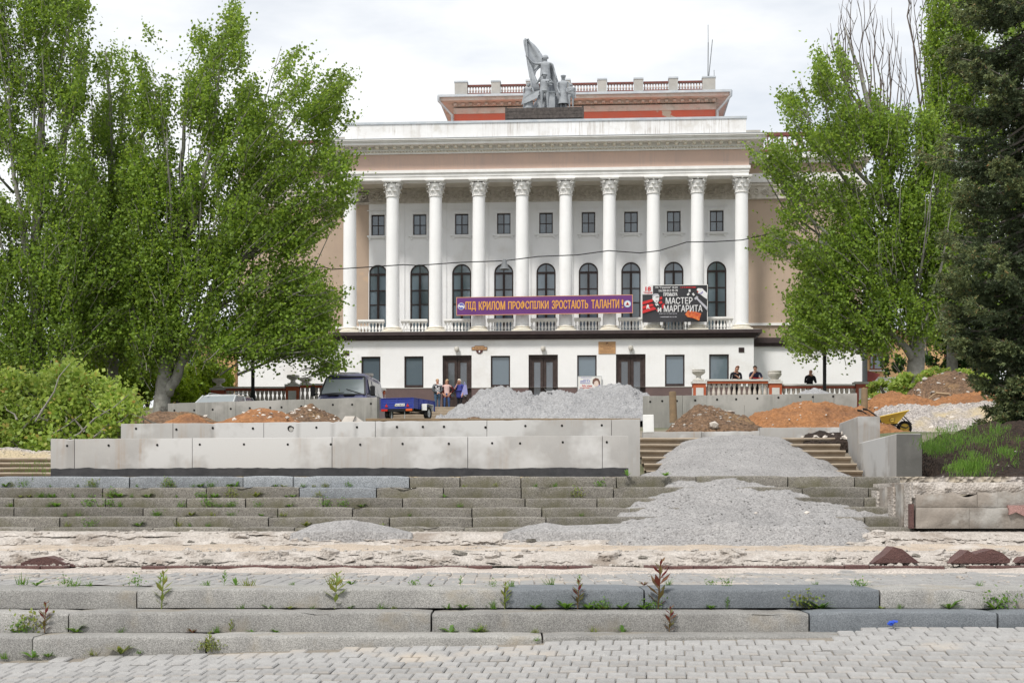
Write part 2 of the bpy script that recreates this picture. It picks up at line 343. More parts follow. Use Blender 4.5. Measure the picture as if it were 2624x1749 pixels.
def glassmat(name, c, rough=.06):
    m = bpy.data.materials.new(name); m.use_nodes = True; t = m.node_tree; b = t.nodes['Principled BSDF']
    b.inputs['Base Color'].default_value = (*c, 1); b.inputs['Roughness'].default_value = rough; b.inputs['Specular IOR Level'].default_value = .8; b.inputs['IOR'].default_value = 1.6
    oi = t.nodes.new('ShaderNodeObjectInfo'); hs = t.nodes.new('ShaderNodeHueSaturation'); mr = t.nodes.new('ShaderNodeMapRange'); mr.inputs['To Min'].default_value = .55; mr.inputs['To Max'].default_value = 1.35
    hs.inputs['Color'].default_value = (*c, 1); t.links.new(oi.outputs['Random'], mr.inputs[0]); t.links.new(mr.outputs[0], hs.inputs['Value']); t.links.new(hs.outputs[0], b.inputs['Base Color'])
    n = t.nodes.new('ShaderNodeTexNoise'); n.inputs['Scale'].default_value = 1.3; co = t.nodes.new('ShaderNodeTexCoord'); t.links.new(co.outputs['Object'], n.inputs['Vector'])
    bp = t.nodes.new('ShaderNodeBump'); bp.inputs['Strength'].default_value = .12; bp.inputs['Distance'].default_value = .05
    t.links.new(n.outputs['Fac'], bp.inputs['Height']); t.links.new(bp.outputs[0], b.inputs['Normal'])
    return m
mt['glass'] = glassmat('window_glass', (.135, .175, .21)); mt['glassd'] = glassmat('door_glass', (.085, .095, .11)); mt['glassc'] = glassmat('vehicle_glass', (.26, .285, .305))

def text(body, x0, x1, z0, z1, y, mat, parent, name='lettering', bold=.012, shear=0., M_=None, extr=.002):
    cu = bpy.data.curves.new(name, 'FONT'); cu.body = body; cu.offset = 0.0; cu.resolution_u = 3; cu.shear = shear; cu.extrude = .0
    o = bpy.data.objects.new(name, cu); C.objects.link(o)
    dg = bpy.context.evaluated_depsgraph_get(); me = bpy.data.meshes.new_from_object(o.evaluated_get(dg))
    bpy.data.objects.remove(o); bpy.data.curves.remove(cu)
    n = len(me.vertices); a = np.zeros(n*3, np.float32); me.vertices.foreach_get('co', a); a = a.reshape(-1, 3)
    mn, mxx = a.min(0), a.max(0); b = np.zeros_like(a)
    b[:, 0] = x0 + (a[:, 0] - mn[0]) / max(mxx[0] - mn[0], 1e-6) * (x1 - x0)
    b[:, 2] = z0 + (a[:, 1] - mn[1]) / max(mxx[1] - mn[1], 1e-6) * (z1 - z0); b[:, 1] = y
    if bold > .005:                                # heavier strokes: shifted layers, each a hair in front of the last
        sx_ = bold * .8 * (x1 - x0) / max(mxx[0] - mn[0], 1e-6); sz_ = bold * .35 * (z1 - z0) / max(mxx[1] - mn[1], 1e-6)
        F_ = [tuple(p.vertices) for p in me.polygons]; bv, ff = [], []
        for k, (ox, oz) in enumerate(((-1, -1), (-.35, 1), (.35, -1), (1, 1))):
            bv += [(float(p[0]) + ox * sx_, float(p[1]) - .0009 * k, float(p[2]) + oz * sz_) for p in b]; ff += [tuple(i + k * n for i in f) for f in F_]
        me = bpy.data.meshes.new(name); me.from_pydata(bv, [], ff); b = np.array(bv, np.float32)
    if M_ is not None: b = np.array([tuple(M_ @ Vector(p)) for p in b.tolist()], np.float32)
    me.vertices.foreach_set('co', b.reshape(-1)); me.materials.clear(); me.materials.append(mat); me.update()
    return link(name, me, parent)
# ---------------------------------------------------------------- ground and stairs
GP = [(-40, -2.5), (4, -.9), (9.0, -.25), (9.7, .30), (12.2, .36), (12.6, .40), (13.7, .48), (14.3, .62), (15.5, 1.0), (16.2, 1.17), (20., 1.22), (23.0, 1.25),
      (25.6, 1.95), (27., 2.08), (58, 4.15), (66.5, 4.80), (69.2, 4.95), (69.6, 5.5), (78, 5.55), (600, 5.6)]
def zg(x, y):
    z = interp(GP, y)
    if 16.5 < y < 60 and x > 6.2:                # bank on the right
        z += min(1, (x - 6.2) / 1.5) * interp([(16.5, .0), (18, .1), (22, .35), (34, .0), (60, 0)], y)
    if 38 < y < 66 and x < -4.5: z -= .32 * min(1, (-4.5 - x) / 1.0) * interp([(38, 0), (46, 1), (60, 1), (66, 0)], y)
    if 22.5 < y < 34 and x < -6.4: z -= .36 * min(1, (-6.4 - x) / .4) * interp([(22.5, 0), (24.5, 1), (27, 1), (34, 0)], y)
    return z
ys = [-40, -10, 0, 4, 7, 8.6, 9.0, 9.35, 9.7, 11, 12.2, 12.6, 13.2, 13.7, 14.3, 14.9, 15.5, 16.2, 17, 18, 19, 20, 21, 22, 23, 24, 25, 25.6, 26.3, 27] + list(range(29, 66, 2)) + [66.5, 68, 69.2, 69.6, 72, 78, 85, 100, 140, 200, 300, 600]
xs = [-500, -200, -100, -60, -40, -30, -24, -20, -16, -12, -10, -8, -6, -4, -2, 0, 2, 4, 5, 6, 6.3, 6.7, 7.2, 8, 9, 10, 12, 16, 20, 24, 30, 40, 60, 100, 200, 500]
b = MB(); nx = len(xs)
b.add([(x, y, zg(x, y) + (.05 * fbm(x * .4, y * .4) if 16 < y < 66 else 0)) for y in ys for x in xs],
      [(j*nx+i, j*nx+i+1, (j+1)*nx+i+1, (j+1)*nx+i) for j in range(len(ys)-1) for i in range(nx-1)])
tag(b.build('ground', mt['ground'], smooth=2), kind='structure')

# paving in front of the stairs: it climbs towards them and to the right
def zp(x, y):
    s = (x + 3.2) / 6.4; s = max(-.4, min(1.25, s))
    return .004 + .27 * s - .105 * s * s + .075 * (y - 8.85)
yaw = R(6); dd = Vector((math.sin(yaw), math.cos(yaw), 0)); dx = Vector((math.cos(yaw), -math.sin(yaw), 0))
b = MB(); gx = [-7 + .5*i for i in range(29)]; gy = [1.5, 4, 6, 7, 7.5, 8, 8.4, 8.7, 9.0]
b.add([(x, y, zp(x, y) - .014) for y in gy for x in gx], [(j*29+i, j*29+i+1, (j+1)*29+i+1, (j+1)*29+i) for j in range(8) for i in range(28)])
pav = tag(b.build('paving', mt['sand']), kind='structure')
PW, PL, G, G2 = .108, .168, .0045, .015
def paver_mesh(k):
    q = MB(); q.cbox(-PW/2 + G/2, PW/2 - G/2, -PL/2 + G2/2, PL/2 - G2/2, -.05, 0, .007); return q.mesh('paver', mt['paver'])
pm = paver_mesh(0); pieces = []
for i in range(-75, 76):
    for j in range(-24, 28):
        o = Vector((0, 8.0, 0)) + dx * ((i + (.5 if j % 2 else 0)) * PW) + dd * (j * PL)
        lim = 8.82 + (.30 if o.x > 2.05 else 0) + (-.05 if random.random() < .3 else 0)
        if o.x < -6.4 or o.x > 6.4 or o.y > lim or o.y < 5.2: continue
        pieces.append(o)
def vis(o):
    z = zp(o.x, o.y); py = YH - (z - ZC) / o.y * F; px = CX + o.x / o.y * F
    return (-20 < px < 2644 and py < 1775, o.y)
order = sorted(pieces, key=lambda o: (not vis(o)[0], o.y))
rest = MB()
for n_, o in enumerate(order):
    x, y = o.x, o.y; z = zp(x, y); e = .05
    tilt = Matrix.Rotation(-yaw + random.gauss(0, .012), 4, 'Z')
    sx = (zp(x + e, y) - zp(x - e, y)) / (2*e); sy = .075
    Mt = Matrix.Translation((x, y, z + random.gauss(0, .0024))) @ Matrix.Rotation(math.atan(sy) + random.gauss(0, .008), 4, 'X') @ Matrix.Rotation(-math.atan(sx) + random.gauss(0, .01), 4, 'Y') @ tilt
    if n_ < 300:
        p = link('paver', pm, pav); p.matrix_local = Mt
    else: rest.cbox(-PW/2 + G/2, PW/2 - G/2, -PL/2 + G2/2, PL/2 - G2/2, -.05, 0, .007, M=Mt)
tag(rest.build('pavers', mt['paver'], pav), kind='stuff')

# lower flight: three rows of long granite slabs
def slab(parent, x0, x1, yf, zt, h, dep, mat, c=.012, name='slab'):
    q = MB(); L = x1 - x0; n = max(2, int(L / .12))
    # slightly worn front edge: profile swept along x
    prof = [(0, -h), (0, -c * 1.6), (c * .5, -c * .5), (c * 1.8, 0), (dep, 0), (dep, -h)]
    vs = []
    for i in range(n + 1):
        x = -L/2 + L * i / n; w = .006 * fbm((x0 + x) * 5, yf * 3, zt * 9); chip = max(0, fbm((x0 + x) * 9, 7 + yf, zt) - .42) * .09
        endc = .008 if i in (0, n) else 0
        for k, (a, z) in enumerate(prof):
            f = 1 if k in (1, 2, 3) else .3
            vs.append((x, a + w * (k < 3) + chip * (k in (1, 2)) + endc * (k < 4), z - (chip * .6) * (k in (2, 3)) - abs(w) * .5 * f * (k in (2, 3)) - endc * (k in (2, 3, 4))))
    m = len(prof); fs = [(i*m+k, (i+1)*m+k, (i+1)*m+(k+1)%m, i*m+(k+1)%m) for i in range(n) for k in range(m)]
    fs += [tuple(range(m)), tuple(n*m + k for k in range(m))[::-1]]
    q.add(vs, fs)
    o = q.build(name, mat, parent, smooth=True)
    o.location = ((x0 + x1) / 2, yf + random.gauss(0, .006), zt + random.gauss(0, .003)); o.rotation_euler = (0, random.gauss(0, .0015), random.gauss(0, .002))
    return o
st = tag(link('lower_stairs', None), kind='structure')
rowsL = [(9.45, 1509, .125, [-5.6, -4.4, X_(350, 9.45), X_(1294, 9.45), X_(1651, 9.45), X_(2255, 9.45), 4.6, 6.]),
         (9.15, 1567, .128, [-5.8, -4.0, X_(175, 9.15), X_(1105, 9.15), X_(2075, 9.15), X_(2558, 9.15), 4.9, 6.]),
         (8.87, 1630, .170, [-5.9, -4.2, X_(82, 8.87), X_(528, 8.87), X_(1390, 8.87), 2.35])]
blue = {(0, 3), (0, 4), (1, 4), (1, 5)}
for r, (yf, py, h, js) in enumerate(rowsL):
    for k in range(len(js) - 1):
        slab(st, js[k] + .006, js[k+1] - .006, yf, Z_(py, yf), h, .5, mt['granite_b' if (r, k) in blue else 'granite'], .014)
# landing behind the lower flight: gritty pavers
ZL = Z_(1509, 9.45)
b = MB(); n1 = 90
b.add([(-6.5 + 13*i/n1, y, ZL - .010 + .020 * max(-.3, fbm((-6.5 + 13*i/n1) * 1.6, y * 2.2, 3.)) + (.018 if y > 11.6 else 0) * (1 + fbm(i*.3, y)))
       for y in np.linspace(9.9, 12.35, 24) for i in range(n1 + 1)],
      [(j*(n1+1)+i, j*(n1+1)+i+1, (j+1)*(n1+1)+i+1, (j+1)*(n1+1)+i) for j in range(23) for i in range(n1)])
land = tag(b.build('landing', mt['grit'], smooth=2), kind='structure')
b = MB()
for i in range(-58, 59):
    for j in range(11):
        x = i * .108 + random.gauss(0, .002); y = 10.02 + (j + (.5 if i % 2 else 0)) * .205
        if y > 11.95: continue
        b.cbox(x - .0505, x + .0505, y - .099, y + .099, ZL - .06, ZL + random.gauss(-.001, .0025), .006)
tag(b.build('landing_pavers', mt['paver'], land), kind='stuff')

def rock2(q, c, r):                            # flat angular chunk lying roughly along the step
    n = 6; A = Matrix.Rotation(random.gauss(0, .25), 3, 'Y') @ Matrix.Rotation(random.gauss(0, .4), 3, 'X'); a0 = random.random() * 6
    ring_ = [(math.cos(a0 + k) * r * random.uniform(1., 2.2), math.sin(a0 + k) * r * random.uniform(.6, 1.1)) for k in range(n)]
    h = r * random.uniform(.25, .6); vs = [Vector(c) + A @ Vector((x, y, z)) for z, s_ in ((-h, 1), (h, .8)) for x, y in [(a * s_, b_ * s_) for a, b_ in ring_]]
    q.add(vs, [tuple(range(n))[::-1], tuple(range(n, 2*n))] + [(k, (k+1)%n, n+(k+1)%n, n+k) for k in range(n)])
# two ruined steps: facing torn off, broken mortar behind
us = tag(link('upper_stairs', None), kind='structure')
def ruined(y0, z0, y1, z1, dep, seed, name):
    q = MB(); n = 760; prof = 21; vs = []
    for i in range(n + 1):
        x = -6.5 + 13 * i / n
        for k in range(prof):
            t = k / (prof - 1)
            if t < .62:
                u = t / .62; y = lerp(y0, y1, u ** 1.4); z = lerp(z0, z1, u)
            else:
                u = (t - .62) / .38; y = y1 + dep * u; z = z1 + .012 * u
            big = fbm(x * .9, z * 11 + y * 2, seed, 3); mid = fbm(x * 5.5, z * 34 + y * 3, seed + 9, 4); fine = fbm(x * 19, z * 60 + y * 9, seed + 2, 3)
            ch = noise.voronoi(Vector((x * 3.2, z * 12 + y * 4, seed)))[0][0]
            a = math.sin(math.pi * min(1, t / .7)) if t < .7 else .25
            vs.append((x, y + (.08 * big + .045 * mid + .022 * fine + .04 * (ch - .35)) * a, z + (.013 * big + .010 * mid + .006 * fine) * (.3 + a) * (1 if k else 0)))
    q.add(vs, [(i*prof+k, (i+1)*prof+k, (i+1)*prof+k+1, i*prof+k+1) for i in range(n) for k in range(prof - 1)])
    return q.build(name, mt['rubble'], us, smooth=True)
ruined(12.38, ZL + .02, 12.62, Z_(1413, 12.62), 1.0, 3., 'broken_step')
ruined(13.58, Z_(1404, 13.6), 13.80, Z_(1364, 13.8), .45, 8., 'broken_step')
for (ya, za, yb, zb_, n_) in ((12.36, ZL + .02, 12.60, Z_(1413, 12.62), 900), (13.55, Z_(1404, 13.6), 13.80, Z_(1364, 13.8), 700)):
    for mname, part in (('rubble', 'mortar_chunks'), ('granite_u', 'stone_chunks')):
        q = MB()
        for k in range(n_ // 4 if mname == 'rubble' else n_ // 30):
            x = random.uniform(-4.8, 4.8); t = random.random()
            if fbm(x * 1.3, ya, 5. if mname == 'rubble' else 9.) < -.05: continue
            rock2(q, (x, lerp(ya, yb, t) - .01, lerp(za, zb_, t)), random.uniform(.015, .055))
        tag(q.build(part, mt[mname], us), kind='stuff')
b = MB()                                       # thin strip of red granite left at the foot
for k in range(60):
    x = -6.4 + k * .215
    if random.random() < .2: continue
    b.cbox(x + .004, x + .211, 12.16 + .02*fbm(x, 1.), 12.30, ZL - .04, ZL + .028 + .012 * fbm(x * 2, 4.), .005)
b.build('granite_strip', mt['redgran'], us)
for pts, y, mat in (([(62,1450),(62,1440),(95,1428),(125,1424),(150,1430),(175,1442),(230,1450)], 12.40, 'redgran'),
               ([(2228,1441),(2262,1420),(2283,1399),(2305,1405),(2330,1425),(2350,1440)], 12.40, 'redgran'),
               ([(2425,1441),(2455,1422),(2472,1408),(2488,1418),(2535,1405),(2560,1415),(2580,1432),(2578,1441)], 12.40, 'redgran'),
               ([(2595,1440),(2615,1426),(2660,1422),(2660,1441)], 12.40, 'redgran')):
    q = MB(); q.prism([(X_(a, y), Z_(c, y)) for a, c in pts][::-1], y - .09, y + .14); q.build('granite_remnant', mt[mat], us)
b = MB(); n1 = 200                             # tan sand lying on the tread between the two ruined steps
b.add([(-6.5 + 13*i/n1, y, Z_(1413, 12.62) + .016 + .010 * (y - 12.7) + .030 * fbm((-6.5 + 13*i/n1) * 1.6, y * 2.5, 6.) + .010 * fbm((-6.5 + 13*i/n1) * 9, y * 9, 6.) - (.09 if y < 12.73 else .015 if y < 12.82 else 0)) for y in np.linspace(12.72, 13.62, 12) for i in range(n1 + 1)],
      [(j*(n1+1)+i, j*(n1+1)+i+1, (j+1)*(n1+1)+i+1, (j+1)*(n1+1)+i) for j in range(11) for i in range(n1)])
b.build('tread_sand', M('tan_sand', (.44,.375,.305), (.36,.30,.24), 3., .95, .4, 60, vor=(120, .2), c3=((.50,.46,.42), 1.8, .55, .68)), us, smooth=2)
# upper rows of old granite slabs
rowsU = [(14.10, 1349, .09), (14.40, 1322, .13), (14.70, 1298, .13), (15.0, 1273, .13), (15.3, 1246, .13), (15.6, 1219, .13)]
UPR = {}
for r, (yf, py, h) in enumerate(rowsU):
    zt = Z_(py, yf); UPR[r] = (yf, zt); x = -6.6; xe = X_([2345, 2338, 2330, 2322, 2316, 2308][r], yf)
    while x < xe - .2:
        L = random.uniform(.55, 1.5); x2 = min(x + L, xe)
        if xe - x2 < .3: x2 = xe
        bl = (r == 5 and X_(0, yf) < x + .3 and x < X_(760, yf)) or (r == 4 and X_(640, yf) < x < X_(850, yf))
        slab(us, x + .006, x2 - .006, yf, zt - (.004 if r < 5 else 0), h, .5 if r < 5 else .8, mt['granite_ub' if bl else 'granite_u'], .012); x = x2
b = MB(); b.box(-7, 6.5, 14.25, 16.6, -.2, .6); b.box(-7, 6.0, 15.9, 20., .2, 1.26)
b.build('stair_core', mt['gravelmix'], us)

# small loose stones on the ruined steps and the landing
def rock(q, c, r, m=0):
    ph = [(0,0,1)] + [(math.cos(a), math.sin(a), .45*s_) for s_, off in ((1, 0), (-1, .6)) for a in [off + 2*math.pi*k/5 for k in range(5)]] + [(0,0,-1)]
    s = (r*random.uniform(.7,1.4), r*random.uniform(.7,1.4), r*random.uniform(.4,.9)); A = Matrix.Rotation(random.uniform(0, 6.28), 3, 'Z') @ Matrix.Rotation(random.uniform(-.6, .6), 3, 'X')
    vs = [Vector(c) + A @ Vector([p[i]*s[i]*random.uniform(.75, 1.2) for i in range(3)]) for p in ph]
    fs = [(0,1+k,1+(k+1)%5) for k in range(5)] + [(11,6+(k+1)%5,6+k) for k in range(5)] + [(1+k,6+k,1+(k+1)%5) for k in range(5)] + [(1+(k+1)%5,6+k,6+(k+1)%5) for k in range(5)]
    q.add(vs, fs, m)
b = MB()
for k in range(3000):
    u = random.random(); x = random.uniform(-4.6, 4.6)
    if u < .42: y = random.uniform(12.2, 12.5); z = ZL + .03
    elif u < .70: y = random.uniform(12.65, 13.6); z = Z_(1413, 12.62) + .012*(y-12.65)+.004
    elif u < .85: y = random.uniform(13.8, 14.15); z = Z_(1364, 13.8)
    else: y = random.uniform(10.2, 12.2); z = ZL
    rock(b, (x, y, z), random.choice((.006, .009, .012, .016, .028 if random.random() < .35 else .01)))
tag(b.build('rubble', mt['stone'], smooth=False), 'small pale chips of broken stone scattered over the ruined steps', 'rubble', kind='stuff')

# ---------------------------------------------------------------- old concrete flights either side of the planter
fl = tag(link('middle_stairs', None), kind='structure')
for xa, xb, n, ztop in ((-9.5, -6.75, 5, Z_(1172, 24.5)), (2.2, 5.75, 7, Z_(1121, 25.3))):
    for k in range(n):
        y = 22.9 + .40 * k; zt = lerp(1.36, ztop, k / (n - 1))
        q = MB(); L = xb - xa; m = 24; vs = []
        for i in range(m + 1):
            x = xa + L*i/m; w = .012 * fbm(x * 3, k * 5.)
            for a, z in ((.05, -.16), (.05, -.055), (0, -.045), (-.012, -.02), (.012, 0), (.5, 0)): vs.append((x, y + a + w, zt + z + w * .4))
        q.add(vs, [(i*6+j, (i+1)*6+j, (i+1)*6+j+1, i*6+j+1) for i in range(m) for j in range(5)])
        q.build('step', mt['flight'], fl, smooth=True)

# ---------------------------------------------------------------- concrete retaining walls
def conc_wall(label, A, B, t, z0, z1a, z1b, seams, holes_z, mat, hr=.016, z0b=None, bit=None, pipe=None):
    ax = (B - A); L = ax.length; d = ax.normalized(); n = Vector((d.y, -d.x, 0))     # n points to the viewer side
    root = thing('concrete_wall', label, 'wall', A); root.rotation_euler = (0, 0, math.atan2(d.y, d.x))
    ss = [0] + seams + [1]
    for i in range(len(ss) - 1):
        a, c = ss[i] * L + (.004 if i else 0), ss[i+1] * L - (.004 if i < len(ss) - 2 else 0)
        q = MB(); za, zc = lerp(z1a, z1b, ss[i]), lerp(z1a, z1b, ss[i+1]); o = .003 * (i % 2)
        m = max(2, int((c - a) / .06)); vs = []
        for k in range(m + 1):
            x = lerp(a, c, k / m); zt = lerp(za, zc, k / m) + .008 * fbm(x * 2.5 + A.x, A.y, 2.) - .05 * max(0, fbm(x * 7 + A.x, A.y, 5.) - .42)
            for (y, z) in ((o, z0), (o, zt - .012), (o + .010, zt), (t - .01, zt), (t, zt - .012), (t, z0)): vs.append((x, y, z))
        q.add([(v[0], v[1], v[2] - A.z) for v in vs], [(k*6+j, (k+1)*6+j, (k+1)*6+j+1, k*6+j+1) for k in range(m) for j in range(5)] + [tuple(range(6)), tuple(m*6 + j for j in range(6))[::-1]])
        q.build('panel', mt[mat], root, smooth=True)
    q = MB()
    for hz in holes_z:
        x = .22
        while x < L - .1:
            Mh = Matrix.Translation((x + random.gauss(0, .02), -.0025, hz(x / L) - A.z + random.gauss(0, .006))) @ Matrix.Rotation(R(90), 4, 'X')
            q.lathe([(hr * random.uniform(.8, 1.1), -.02), (hr, .001)], 9, M=Mh); x += random.choice((.62, .62, .62, .40))
    if q.v: q.build('tie_holes', mt['hole'], root)
    if bit:
        q = MB(); m = 120; vs = []
        for k in range(m + 1):
            x = L * k / m; h = bit + .018 * fbm(x * 1.7, 3.3) + .012 * fbm(x * 5, 9.)
            for y, z in ((-.004, z0), (-.0055, z0 + (z1a - z0) * 0 + h), (-.002, z0 + h + .003)): vs.append((x, y, z - A.z))
        q.add(vs, [(k*3+j, (k+1)*3+j, (k+1)*3+j+1, k*3+j+1) for k in range(m) for j in range(2)]); q.build('waterproof_coating', mt['bitumen'], root)
    if pipe:
        Mh = Matrix.Translation((pipe[0], -.004, pipe[1] - A.z)) @ Matrix.Rotation(R(90), 4, 'X')
        q = MB(); q.lathe([(pipe[2], -.02), (pipe[2], .0015)], 18, M=Mh); q.build('pipe_opening', mt['hole'], root)
        q = MB(); Mh2 = Matrix.Translation((pipe[0] + .012, -.0045, pipe[1] - .014 - A.z)) @ Matrix.Rotation(R(90), 4, 'X'); q.lathe([(pipe[2]*.72, 0), (pipe[2]*.72, .002)], 18, M=Mh2); q.build('pipe_liner', mt['grey'], root)
    return root
A = P(130, 1222, 20); B = P(1610, 1212, 20)
conc_wall('low concrete wall with black coating along its foot on the stair landing', A, B, .28, 1.2, Z_(1124, 20), Z_(1115, 20), [.041, .245, .487, .722, .955],
          [lambda t: Z_(lerp(1141, 1133, t), 20), lambda t: Z_(lerp(1208, 1204, t), 20)], 'concrete', .0165, bit=.243)
A = P(310, 1200, 22.5); B = P(1640, 1200, 22.5)
conc_wall('rust-streaked concrete wall with a round pipe opening behind the low coated wall', A, B, .28, 1.0, Z_(1085, 22.5), Z_(1073, 22.5), [.10, .275, .49, .705, .945],
          [lambda t: Z_(lerp(1098, 1090, t), 22.5)], 'concrete', .019, pipe=(X_(744, 22.5) - A.x, Z_(1097, 22.5), .045))
A = P(430, 1070, 45); B = P(966, 1070, 44)
conc_wall('damp grey concrete wall in front of the van', A, B, .3, 3.0, Z_(1033, 45), Z_(1017, 44), [.33, .66],
          [lambda t: Z_(lerp(1050, 1036, t), 44.5)], 'concrete2', .035)
A = P(1647, 1070, 44); B = P(2196, 1070, 43)
conc_wall('damp grey concrete wall in front of the white balustrade', A, B, .3, 3.0, Z_(1014, 44), Z_(1007, 43), [.19, .48, .80],
          [lambda t: Z_(lerp(1026, 1016, t), 43.5)], 'concrete2', .035)
A = P(1648, 1135, 26.6); B = P(1946, 1135, 26.6)
conc_wall('low concrete kerb at the head of the gravelled flight, lower half', A, B, .25, 1.7, Z_(1106, 26.6), Z_(1104, 26.6), [.5], [], 'concrete')
A = P(1948, 1135, 26.9); B = P(2166, 1135, 26.9)
conc_wall('low concrete kerb at the head of the gravelled flight, taller half', A, B, .25, 1.7, Z_(1095, 26.9), Z_(1094, 26.9), [], [], 'concrete')
# wing wall on the right: low part near, tall part behind
ww = thing('concrete_wing_wall', 'stepped concrete wing wall beside the gravelled flight, below the yellow wheelbarrow', 'wall', (5.54, 20.5, 1.1))
def wpoly(y0, y1, z1, z0=.0, t=.37):
    xa, xb = (y0 - 20.5) * .086, (y1 - 20.5) * .086; a, c = y0 - 20.5, y1 - 20.5; q = MB()
    m = 10; vs = []
    for k in range(m + 1):
        u = k / m; x = lerp(xa, xb, u); y = lerp(a, c, u)
        for dx_, z in ((0, z0), (0, z1 - .012), (.012, z1), (t - .012, z1), (t, z1 - .012), (t, z0)): vs.append((x + dx_, y, z))
    q.add(vs, [(k*6+j, (k+1)*6+j, (k+1)*6+j+1, k*6+j+1) for k in range(m) for j in range(5)] + [tuple(range(6)), tuple(m*6 + j for j in range(6))[::-1]])
    return q
wpoly(20.5, 22.2, Z_(1110, 20.5) - 1.1, -.05).build('panel', mt['concrete'], ww, smooth=True)
wpoly(22.21, 23.99, Z_(1110, 20.5) - 1.1).build('panel', mt['concrete'], ww, smooth=True)
wpoly(24.0, 26.2, Z_(1066, 24) - 1.1).build('panel', mt['concrete'], ww, smooth=True)
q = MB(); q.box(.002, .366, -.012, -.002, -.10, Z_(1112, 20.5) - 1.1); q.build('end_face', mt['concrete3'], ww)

# ruined flank wall on the right of the upper stairs
fw = thing('ruined_flank_wall', 'broken stair flank wall of grey blocks with a patch of pink granite', 'wall', (X_(2345, 14.0), 13.95, .72))
def chunk(parent, x0, x1, z0, z1, y0, y1, mat, amp=.015, topamp=0., name='block', seed=1.):
    q = MB(); nx_, nz_ = max(3, int((x1-x0)/.035)), max(3, int((z1-z0)/.03)); vs = []
    for k in range(nz_ + 1):
        for i in range(nx_ + 1):
            x = lerp(x0, x1, i/nx_); z = lerp(z0, z1, k/nz_); e = min(i, nx_-i, k, nz_-k)
            n_ = fbm(x*6 + seed, z*9, seed, 4); tt = topamp * (k / nz_) ** 4 * fbm(x*5, seed * 3., 1.)
            vs.append((x, y0 + amp * n_ + (.012 if e == 0 else 0), z + tt))
    w = nx_ + 1; q.add(vs, [(k*w+i, k*w+i+1, (k+1)*w+i+1, (k+1)*w+i) for k in range(nz_) for i in range(nx_)])
    top = [vs[nz_*w+i] for i in range(w)]; q.add(top + [(a, y1, c) for a, _, c in top], [(i, i+1, w+i+1, w+i) for i in range(nx_)])
    for col in (0, nx_):
        s_ = [vs[k*w+col] for k in range(nz_+1)]; q.add(s_ + [(a, y1, c) for a, _, c in s_], [(i, i+1, nz_+1+i+1, nz_+1+i) for i in range(nz_)])
    return q.build(name, mt[mat], parent, smooth=True)
mt['block'] = M('dirty_wall_block', (.31,.275,.24), (.20,.178,.155), 3.5, .9, .5, 30, c3=((.36,.345,.32), 2.2, .52, .64), streak=((.40,.36,.32), .5), rnd=.12)
chunk(fw, 0, .52, 0, .205, 0, .3, 'block', .014, 0, 'block', 2.); chunk(fw, .522, 1.12, 0, .205, .002, .3, 'block', .014, 0, 'block', 5.); chunk(fw, 1.122, 1.9, 0, .205, 0, .3, 'block', .014, 0, 'block', 6.)
chunk(fw, .0, .60, .208, .335, .004, .3, 'block', .01, .05, 'block', 7.); chunk(fw, .602, .80, .208, .36, .0, .3, 'block', .008, .03, 'block', 9.); chunk(fw, .802, 1.9, .208, .36, .005, .3, 'block', .008, .03, 'block', 11.)
chunk(fw, -.02, .36, .30, .455, .05, 1.6, 'rubble', .05, .03, 'mortar_lump', 13.); chunk(fw, .33, 1.9, .335, .45, .035, 1.6, 'rubble', .04, .02, 'mortar_lump', 15.)
q = MB(); q.prism([(.90,.135),(.97,.16),(1.08,.105),(1.2,.13),(1.9,.10),(1.9,.225),(.885,.228),(.90,.18)], -.03, .02); q.build('granite_remnant', mt['pinkgran'], fw)
q = MB()
for k in range(5):                                 # ragged side face towards the steps
    chunk(fw, -.03 - .025*k, .0 - .022*k, 0, .44 - .018*k + .02*(k % 2), .12 + .22*k, .36 + .22*k, ['rubble', 'block'][k % 2], .012, .03, 'side_block', 20. + k)
q.box(-.055, -.02, .02, .10, .0, .24); q.build('facing_strip', mt['redgran'], fw)

